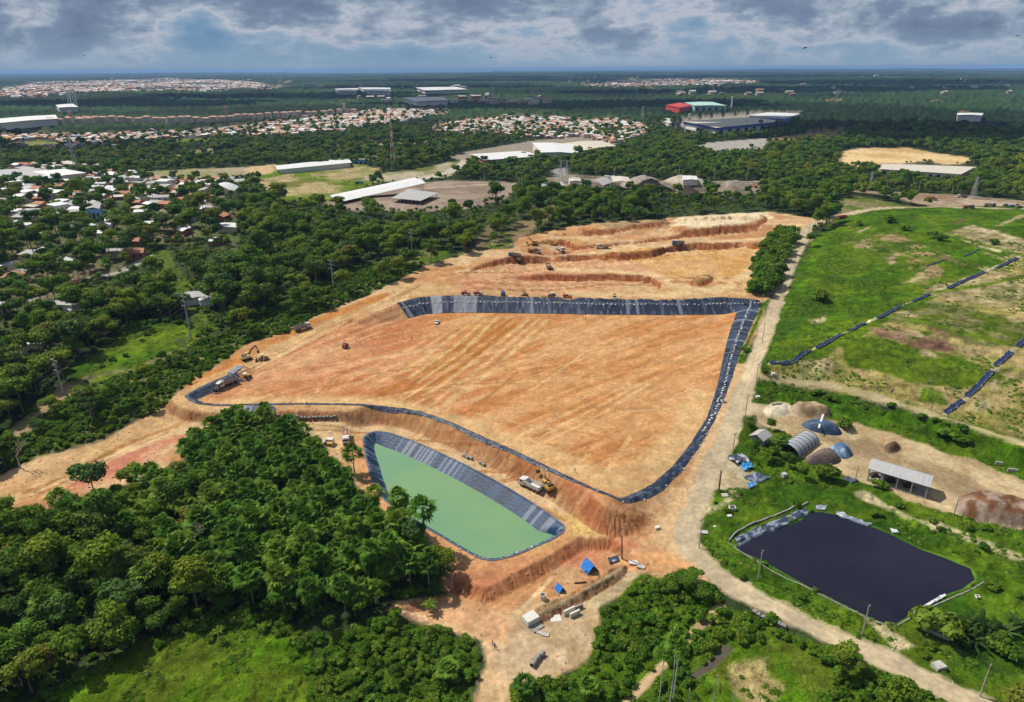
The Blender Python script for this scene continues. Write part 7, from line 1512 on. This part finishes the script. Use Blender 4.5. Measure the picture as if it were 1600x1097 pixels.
def lattice(u, v, vt, w, mat, name, label, arms=0, mat2=None, cat_='mast'):
    p = V(u, v); h = topz(u, v, vt, p); r = root(name, p, R(20), label, cat_); n = 9
    def fr(b):
        for k in range(n):
            z0, z1 = h*k/n, h*(k+1)/n; w0 = w*(1-.82*k/n)/2; w1 = w*(1-.82*(k+1)/n)/2; m = mat2 if (mat2 and k % 2) else mat; C0 = [(-w0, -w0, z0), (w0, -w0, z0), (w0, w0, z0), (-w0, w0, z0)]; C1 = [(-w1, -w1, z1), (w1, -w1, z1), (w1, w1, z1), (-w1, w1, z1)]; t = .11 if h < 45 else .16
            for i in range(4): b.cyl(C0[i], C1[i], t, t, m, 4, False); b.cyl(C0[i], C1[(i+1) % 4], t*.6, t*.6, m, 4, False); b.cyl(C1[i], C1[(i+1) % 4], t*.6, t*.6, m, 4, False); b.cyl(C0[(i+1) % 4], C1[i], t*.6, t*.6, m, 4, False)
    part(r, 'lattice', fr)
    for k in range(arms): part(r, 'cross_arm', lambda b: b.tube([(-w*.9, 0, h*(.94-.13*k)), (0, 0, h*(.97-.13*k)), (w*.9, 0, h*(.94-.13*k))], .14, mat, 4) and None)
    if not arms:
        for k in range(5): part(r, 'antenna', lambda b: b.box((rng.uniform(-.5, .5), rng.uniform(-.5, .5), h*(.62+.085*k)), (1.2, .8, 2.2), M_VW) and None)
    return [p+Matrix.Rotation(R(20), 3, 'Z')@Vector((s*w*.9, 0, h*(.94-.13*k))) for k in range(max(arms, 1)) for s in (-1, 1)]
lattice(615, 263, 190, 6, M_VW, 'radio_mast', 'red and white lattice radio mast rising from the trees behind the long shed', 0, M_ORG, 'radio mast'); lattice(120, 268, 205, 5, M_STEEL, 'radio_mast', 'grey lattice radio mast on the left beyond the workshop', 0, None, 'radio mast')
l1 = lattice(876, 284, 250, 4, M_STEEL, 'pylon', 'left one of two close steel pylons above the asphalt works', 3, None, 'pylon'); l2 = lattice(885, 286, 250, 4, M_STEEL, 'pylon', 'right one of two close steel pylons above the asphalt works', 3, None, 'pylon'); l3 = lattice(1359, 296, 268, 4, M_STEEL, 'pylon', 'steel pylon behind the paved road, left of the far shed end', 3, None, 'pylon'); l4 = lattice(1520, 310, 276, 4, M_STEEL, 'pylon', 'steel pylon nearest the right end of the paved road', 3, None, 'pylon')
strung(l2, l3, 'high wire between the pylons above the road', 10, .035); strung(l3, l4, 'high wire between the two right pylons', 5, .035); strung(l4, [q+(q-l3[i])*.8 for i, q in enumerate(l4)], 'high wire leaving at the right edge', 6, .035)
for k, (u, v, vt) in enumerate(((630,149,127), (647,147,129), (771,150,133), (993,158,140), (1003,192,166), (1114,150,136), (1307,160,137), (1469,148,142), (993,138,129))): lattice(u, v, vt, 7, M_STEEL, 'pylon', 'distant pylon %s' % ('behind the far white warehouses, left', 'behind the far white warehouses, right', 'in the dark forest right of the far warehouses', 'in the middle of the far forest', 'behind the town left of the blue and white factory', 'above the red and green factory', 'by the small clearing in the right forest', 'near the right-hand clearing', 'highest up in the middle of the far forest')[k], 2, None, 'pylon')
for a, b_, lb, sag, rr in WIRES:
    mb = MB(); mb.tube(cat(a, b_, sag), rr, M_CHASSIS if rr < .05 else M_STEEL, 4); tag(mb.build('power_line'), lb, 'power line', lb)
# ------------------------------------------------------------ plants one can point at
def plant(kind, u, v, label, cat_, hgt=None, s=1.0, k=0, group=None, sz=1.0):
    p = V(u, v)
    if kind == 'palm': cr, tk, _ = PALMS[k % 4]
    elif kind == 'feather': cr, tk = FEATHER[k % 2], FTRUNK
    elif kind == 'tree': cr, tk, _ = TREES[k % 8]
    else:
        o = link('bush', BUSHES[k % 4]); o.location = p-Vector((0, 0, .1)); o.rotation_euler = (0, 0, k*1.3); o.scale = (s, s, s*sz); tag(o, label, cat_, group); return o
    o = root({'palm': 'fan_palm', 'feather': 'palm_tree', 'tree': 'broadleaf_tree'}[kind], p-Vector((0, 0, .15)), k*1.7, label, cat_, group); o.scale = (s, s, s*sz); link('crown', cr, o); link('trunk', tk, o); return o
plant('palm', 554, 739, 'lone fan palm on the bare earth left of the green pond', 'palm', s=1.05, k=0, sz=.95); TPALM = [(fan_crown('crown', 380+i, 20, 2.3, 2.2, 12, 13.0, M_FROND, 0.55), palm_trunk('trunk', 380+i, 13.0, .26)) for i in range(2)]
for k, (u, v, s_, lb) in enumerate(((664,858,1.05,'tallest fan palm, standing in front of the green pond'), (627,832,.92,'fan palm at the edge of the pond, left of the tallest one'), (590,818,.82,'shorter fan palm where the grove meets the pond'), (612,905,.9,'fan palm with a bare stem at the lower edge of the grove'), (585,912,.85,'second bare stemmed fan palm at the lower edge of the grove'))):
    o = root('fan_palm', V(u, v), k*1.1, lb, 'palm'); o.scale = (s_,)*3; link('crown', TPALM[k % 2][0], o); link('trunk', TPALM[k % 2][1], o)
plant('palm', 298, 728, 'lone fan palm at the upper left tip of the grove', 'palm', s=1.0, k=2, sz=1.0)
TALL = (fan_crown('crown', 390, 15, 1.5, 1.5, 11, 19.0, M_FROND), None)
def tall_trunk():
    b = MB(); b.tube([(0, 0, 0), (.1, 0, 9), (0, 0, 19)], [.15, .12, .11], M_CW, 7)
    for i in range(7): a_ = i*.9; b.add([(.1*math.cos(a_), .1*math.sin(a_), 18.6), (.5*math.cos(a_-.3), .5*math.sin(a_-.3), 17), (.55*math.cos(a_), .55*math.sin(a_), 15.8), (.5*math.cos(a_+.3), .5*math.sin(a_+.3), 17)], [(0, 1, 2, 3)], M_DRY)
    return b.mesh('trunk')
TT = tall_trunk()
for u, v, s_, lb in ((1051,1100,1.0,'taller one of the slim pale stemmed palms at the bottom edge'), (1045,1112,.98,'slim pale stemmed palm leaning close to the taller one'), (1029,1104,.82,'shortest slim pale stemmed palm at the bottom edge')):
    o = root('fan_palm', V(u, v), u*.3, lb, 'palm'); o.scale = (s_,)*3; link('crown', TALL[0], o); link('trunk', TT, o)
plant('feather', 345, 1000, 'thin small palm standing in the bright grass clearing', 'palm', s=.5, k=0, sz=.8); plant('feather', 672, 955, 'young feathery palm on the red earth below the grove', 'palm', s=.7, k=1, sz=.5)
for k, (u, v) in enumerate(((820,1085), (920,1088), (700,1060))): plant('palm', u, v, ('low palm in the bushes at the bottom left of the sandy yard', 'low palm in the bushes below the sandy yard', 'low palm hidden in the scrub left of the red track')[k], 'palm', s=.75, k=k, sz=.6)
# dark clump beside the gravel road
cl = [(u, v) for u, v in ((1180,455),(1190,458),(1200,452),(1186,443),(1198,440),(1182,430),(1194,428),(1206,432),(1188,418),(1200,415),(1212,418),(1194,404),(1206,402),(1218,404),(1200,390),(1212,390),(1224,390),(1206,378),(1218,377),(1230,378),(1222,367),(1234,369),(1238,380),(1226,398),(1215,430),(1208,444))]
for k, (u, v) in enumerate(cl): plant('tree', u, v, 'dark tree in the narrow clump between the excavation and the gravel road', 'tree', s=.74+.12*((k*7) % 5)/5, k=k, group='clump by the gravel road', sz=.68)
for k, (u, v) in enumerate(cl+cl): plant('bush', u-5+(k % 4)*3, v+3-(k % 3)*2, 'leafy bush under the dark clump beside the gravel road', 'bush', s=3.0, k=k, group='bushes under the clump', sz=1.35)
for k, (u, v, s_, lb) in enumerate(((1281,470,3.2,'dark round shrub alone on the lower slope of the mound'), (1459,372,2.6,'left one of the shrub pair high on the mound'), (1469,376,2.2,'right one of the shrub pair high on the mound'), (1414,360,2.0,'round shrub above the dry terraces'), (1389,348,2.8,'wide shrub near the top left of the mound'), (1343,352,1.8,'small shrub on the upper edge of the mound'), (1552,382,2.0,'shrub in the pale dry terrace at the upper right'))): plant('bush', u, v, lb, 'shrub', s=s_, k=k, sz=1.1)
for k, (u, v, s_, lb) in enumerate(((1215,712,.72,'large tree between the hut and the greenhouse tunnel'), (1196,722,.5,'smaller tree just below the hut'), (1232,728,.5,'tree at the near end of the greenhouse tunnel'), (1172,668,.45,'tree behind the hut'), (1204,672,.42,'tree right behind the hut roof'), (1252,745,.42,'tree below the brown gravel heap'), (1180,700,.35,'bushy tree left of the hut'), (1238,632,.5,'round tree at the foot of the grass bank, right'), (1200,630,.62,'dark tree at the grass corner by the path junction'), (1560,1010,.4,'tree at the right edge below the banana clump'))): plant('tree', u, v, lb, 'tree', s=s_, k=k+3, sz=.8)
plant('bush', 1287, 747, 'round dark clipped-looking tree below the gravel heap', 'tree', s=2.5, k=2, sz=1.25); plant('bush', 1375, 762, 'small bush at the near side of the open shed', 'bush', s=1.6, k=1); plant('bush', 1462, 990, 'dark bush behind the low planter wall', 'bush', s=3.4, k=3); plant('bush', 1478, 980, 'second dark bush behind the low planter wall', 'bush', s=2.4, k=2)
plant('bush', 1560, 1018, 'pale round bush below the banana clump, left', 'bush', s=1.8, k=1); plant('bush', 1576, 1026, 'pale round bush below the banana clump, right', 'bush', s=1.8, k=0); plant('bush', 1318, 668, 'bush on the grass bank above the covered heap', 'bush', s=2.2, k=0); plant('bush', 1480, 682, 'patch of bush in the middle of the grass bank', 'bush', s=2.4, k=3, sz=.7); plant('bush', 1500, 690, 'lower bush in the middle of the grass bank', 'bush', s=2.0, k=2, sz=.7)
BAN = [feather_crown('leaves', 460+i, 13, 3.8, .8, .3, leaf_mat('banana_leaves', [(0, (.03,.07,.012)), (1, (.055,.11,.02))]), 82, 1.0, 7) for i in range(2)]
for k, (u, v) in enumerate(((1505,995), (1520,1003), (1538,996), (1552,985), (1568,992), (1530,982), (1585,980), (1510,980), (1600,985))):
    o = link('banana_plant', BAN[k % 2]); o.location = V(u, v); o.rotation_euler = (0, 0, k*.9); s_ = 1.0+.15*(k % 3); o.scale = (s_, s_, s_); tag(o, 'banana plant in the dark clump right of the black pond', 'banana plant', 'banana clump')
for k, (u, v) in enumerate(((45,960), (60,950), (250,920), (420,890), (380,930))):
    o = link('banana_plant', BAN[k % 2]); o.location = V(u, v)+Vector((0, 0, 1.0)); o.rotation_euler = (0, 0, k*.9); o.scale = (1.3,)*3; tag(o, ('yellowish banana plant low in the grove at the far left', 'second banana plant at the far left of the grove', 'banana plant in the lower grove, left', 'banana plant in the lower grove, middle', 'banana plant above the grass clearing')[k], 'banana plant')
for k, (u, v, s_) in enumerate(((1078,925,.55), (1062,912,.5), (1095,935,.5), (1050,930,.42), (1085,908,.45))): plant('tree', u, v, 'dense dark tree at the corner where the gravel road bends', 'tree', s=s_, k=k, group='trees at the road bend', sz=.65)
# clods and stones on the bare earth
def clod():
    import bmesh
    bm = bmesh.new(); bmesh.ops.create_icosphere(bm, subdivisions=1, radius=.5); rg = random.Random(3)
    for v in bm.verts: v.co *= rg.uniform(.7, 1.2); v.co.z *= .6
    me = bpy.data.meshes.new('clod'); bm.to_mesh(me); bm.free(); me.materials.append(simple_mat('earth_clod', (0.34,0.19,0.10), .95, var=.3)); me.materials.append(M_SOIL); return me
x, y = jitter_grid(95, 420, 1.9); c = cls_at(x, y); q = rng.random(len(x)); sl = grid_lookup(slope, x, y); cin = grid_lookup(cellin.astype(float), x, y) > .5
k = (c == SOIL) & ~cin & (q < np.clip(.05+sl*.35+.25*(fbm(x, y, 12, 2, 700) > .6), 0, .5)) & (np.abs(sdpoly(x, y, CELL)) > 3) & (np.abs(sdpoly(x, y, POND)) > 2) & (sdpoly(x, y, POND) < 0)
scatter('rubble', np.stack([x[k], y[k]], 1), [source(clod())], .25, .9, 'loose clods and stones on the bare earth', 'rubble', -.02)
# bare trees
def bare_tree():
    b = MB(); rg = random.Random(8)
    def grow(p, d, L, r, n):
        q = p+d*L; b.tube([p, p+d*L*.5+Vector((rg.uniform(-.1, .1), rg.uniform(-.1, .1), 0))*L, q], [r, r*.8, r*.6], M_PALE, 5)
        if n:
            for _ in range(3): grow(q, (d+Vector((rg.uniform(-.8, .8), rg.uniform(-.8, .8), rg.uniform(-.1, .4)))).normalized(), L*.68, r*.55, n-1)
    grow(Vector((0, 0, 0)), Vector((0, 0, 1)), 4.2, .28, 4); return b.mesh('bare_tree')
M_PALE = simple_mat('pale_dead_wood', (0.42,0.36,0.29), .9, var=.2); BT = bare_tree()
for k, (u, v, lb) in enumerate(((470,400,'pale bare tree in the forest left of the excavation'), (132,435,'pale bare tree beside the side road on the left'), (298,560,'bare tree at the forest edge by the haul road'), (145,660,'bare tree leaning over the haul road bank on the left'), (30,730,'bare tree at the far left above the red haul road'), (300,880,'bare grey tree in the middle of the grove'), (35,1075,'bare grey tree at the bottom left corner'), (420,330,'bare tree in the forest below the curved roof'))):
    o = link('bare_tree', BT); o.location = V(u, v); o.rotation_euler = (0, 0, k); s_ = .9+.1*(k % 3); o.scale = (s_,)*3; tag(o, lb, 'bare tree')
# dead branches on the mound
for k, (u, v) in enumerate(((1375,610), (1392,612), (1450,598))):
    b = MB(); rg = random.Random(k)
    for j in range(6): a = rg.uniform(0, 6.3); q = rg.uniform(1, 3); b.tube([(0, 0, .2), (q*.5*math.cos(a), q*.5*math.sin(a), .7), (q*math.cos(a), q*math.sin(a), rg.uniform(.3, 1.6))], [.12, .08, .04], M_BARK, 5)
    o = b.build('dead_branches'); o.location = V(u, v); tag(o, ('left heap of dead branches beside the path on the mound', 'right heap of dead branches beside the path on the mound', 'bare dead bush above the path on the mound')[k], 'dead branches')
# ------------------------------------------------------------ birds
def bird(u, v, dist, rz, s, label, bank=.3):
    d = ray(np.array([u]), np.array([v]))[0]; p = Vector((d[0]*dist, d[1]*dist, CAMZ+d[2]*dist)); r = root('bird', p, rz, label, 'bird'); m = cm((.02, .02, .025), .7); r.scale = (s, s, s); r.rotation_euler = (0, bank, rz)
    part(r, 'body', lambda b: b.tube([(-.34, 0, 0), (-.2, 0, 0), (0, 0, 0), (.18, 0, .02), (.27, 0, .03), (.33, 0, .01)], [.05, .05, .075, .06, .035, .01], m, 7) and None)
    for sd in (-1, 1): part(r, 'wing', lambda b: b.add([(.10, 0, .02), (.17, sd*.3, .13), (.02, sd*.72, .10), (-.08, sd*.62, .10), (-.10, sd*.3, .10), (-.12, 0, .02), (.10, 0, 0), (.17, sd*.3, .11), (.02, sd*.72, .09), (-.08, sd*.62, .09), (-.10, sd*.3, .08), (-.12, 0, 0)], [(0, 1, 4, 5), (1, 2, 3, 4), (11, 10, 7, 6), (10, 9, 8, 7), (0, 6, 7, 1), (1, 7, 8, 2), (2, 8, 9, 3), (3, 9, 10, 4), (4, 10, 11, 5)], m) and None)
bird(1258, 75, 95, R(150), .75, 'largest dark bird, high over the right forest', .5); bird(767, 90, 170, R(20), .8, 'bird gliding over the middle of the horizon', .3); bird(132, 87, 190, R(10), .7, 'small bird over the far town on the left', .1); bird(1590, 56, 200, R(70), .7, 'tiny bird at the upper right edge', .6)
# ------------------------------------------------------------ clouds whose shade falls on the far forest (above the frame)
def cloud(u, v, sx, sy, seed):
    g = G([(u, v)])[0]; alt = 1100 if v > 134 else 2200; k = alt/sd_.z; c = Vector((g[0], g[1], 0))+sd_*k; import bmesh
    bm = bmesh.new(); rg = random.Random(seed)
    for i in range(9):
        m = bmesh.ops.create_icosphere(bm, subdivisions=3, radius=1.0)
        ox, oy = rg.uniform(-.6, .6)*sx, rg.uniform(-.6, .6)*sy; q = rg.uniform(.35, .6)
        for vv in m['verts']: vv.co = Vector((vv.co.x*sx*q+ox, vv.co.y*sy*q+oy, max(vv.co.z, -.25)*140*q*rg.uniform(.97, 1.03)))
    me = bpy.data.meshes.new('cloud'); bm.to_mesh(me); bm.free(); me.materials.append(M_CLOUD); me.polygons.foreach_set('use_smooth', [True]*len(me.polygons)); o = link('cloud', me); o.location = c; tag(o, kind='structure')
M_CLOUD = simple_mat('cloud_white', (0.8,0.8,0.82), 1.0, var=.02)
for k, a in enumerate(((150,160,700,300), (430,150,700,260), (1330,200,420,150), (1560,215,260,110), (900,165,700,250), (1250,138,1100,500), (650,136,900,400), (1480,128,1500,700), (250,126,1500,600), (760,124,1500,700), (80,235,160,70), (1100,118,3000,900))): cloud(*a, k)
# ------------------------------------------------------------ haze
def haze_box():
    m = bpy.data.materials.new('haze'); m.use_nodes = True; nt = m.node_tree; nt.nodes.clear(); o_ = nt.nodes.new('ShaderNodeOutputMaterial'); v = nt.nodes.new('ShaderNodeVolumePrincipled'); nt.links.new(v.outputs[0], o_.inputs['Volume'])
    v.inputs['Density'].default_value = 0.000048; v.inputs['Color'].default_value = (0.33, 0.56, 0.92, 1); v.inputs['Anisotropy'].default_value = 0.0
    b = MB(); b.box((0, 20000, 17), (160000, 150000, 234), m); o = b.build('haze'); tag(o, kind='stuff')
haze_box()
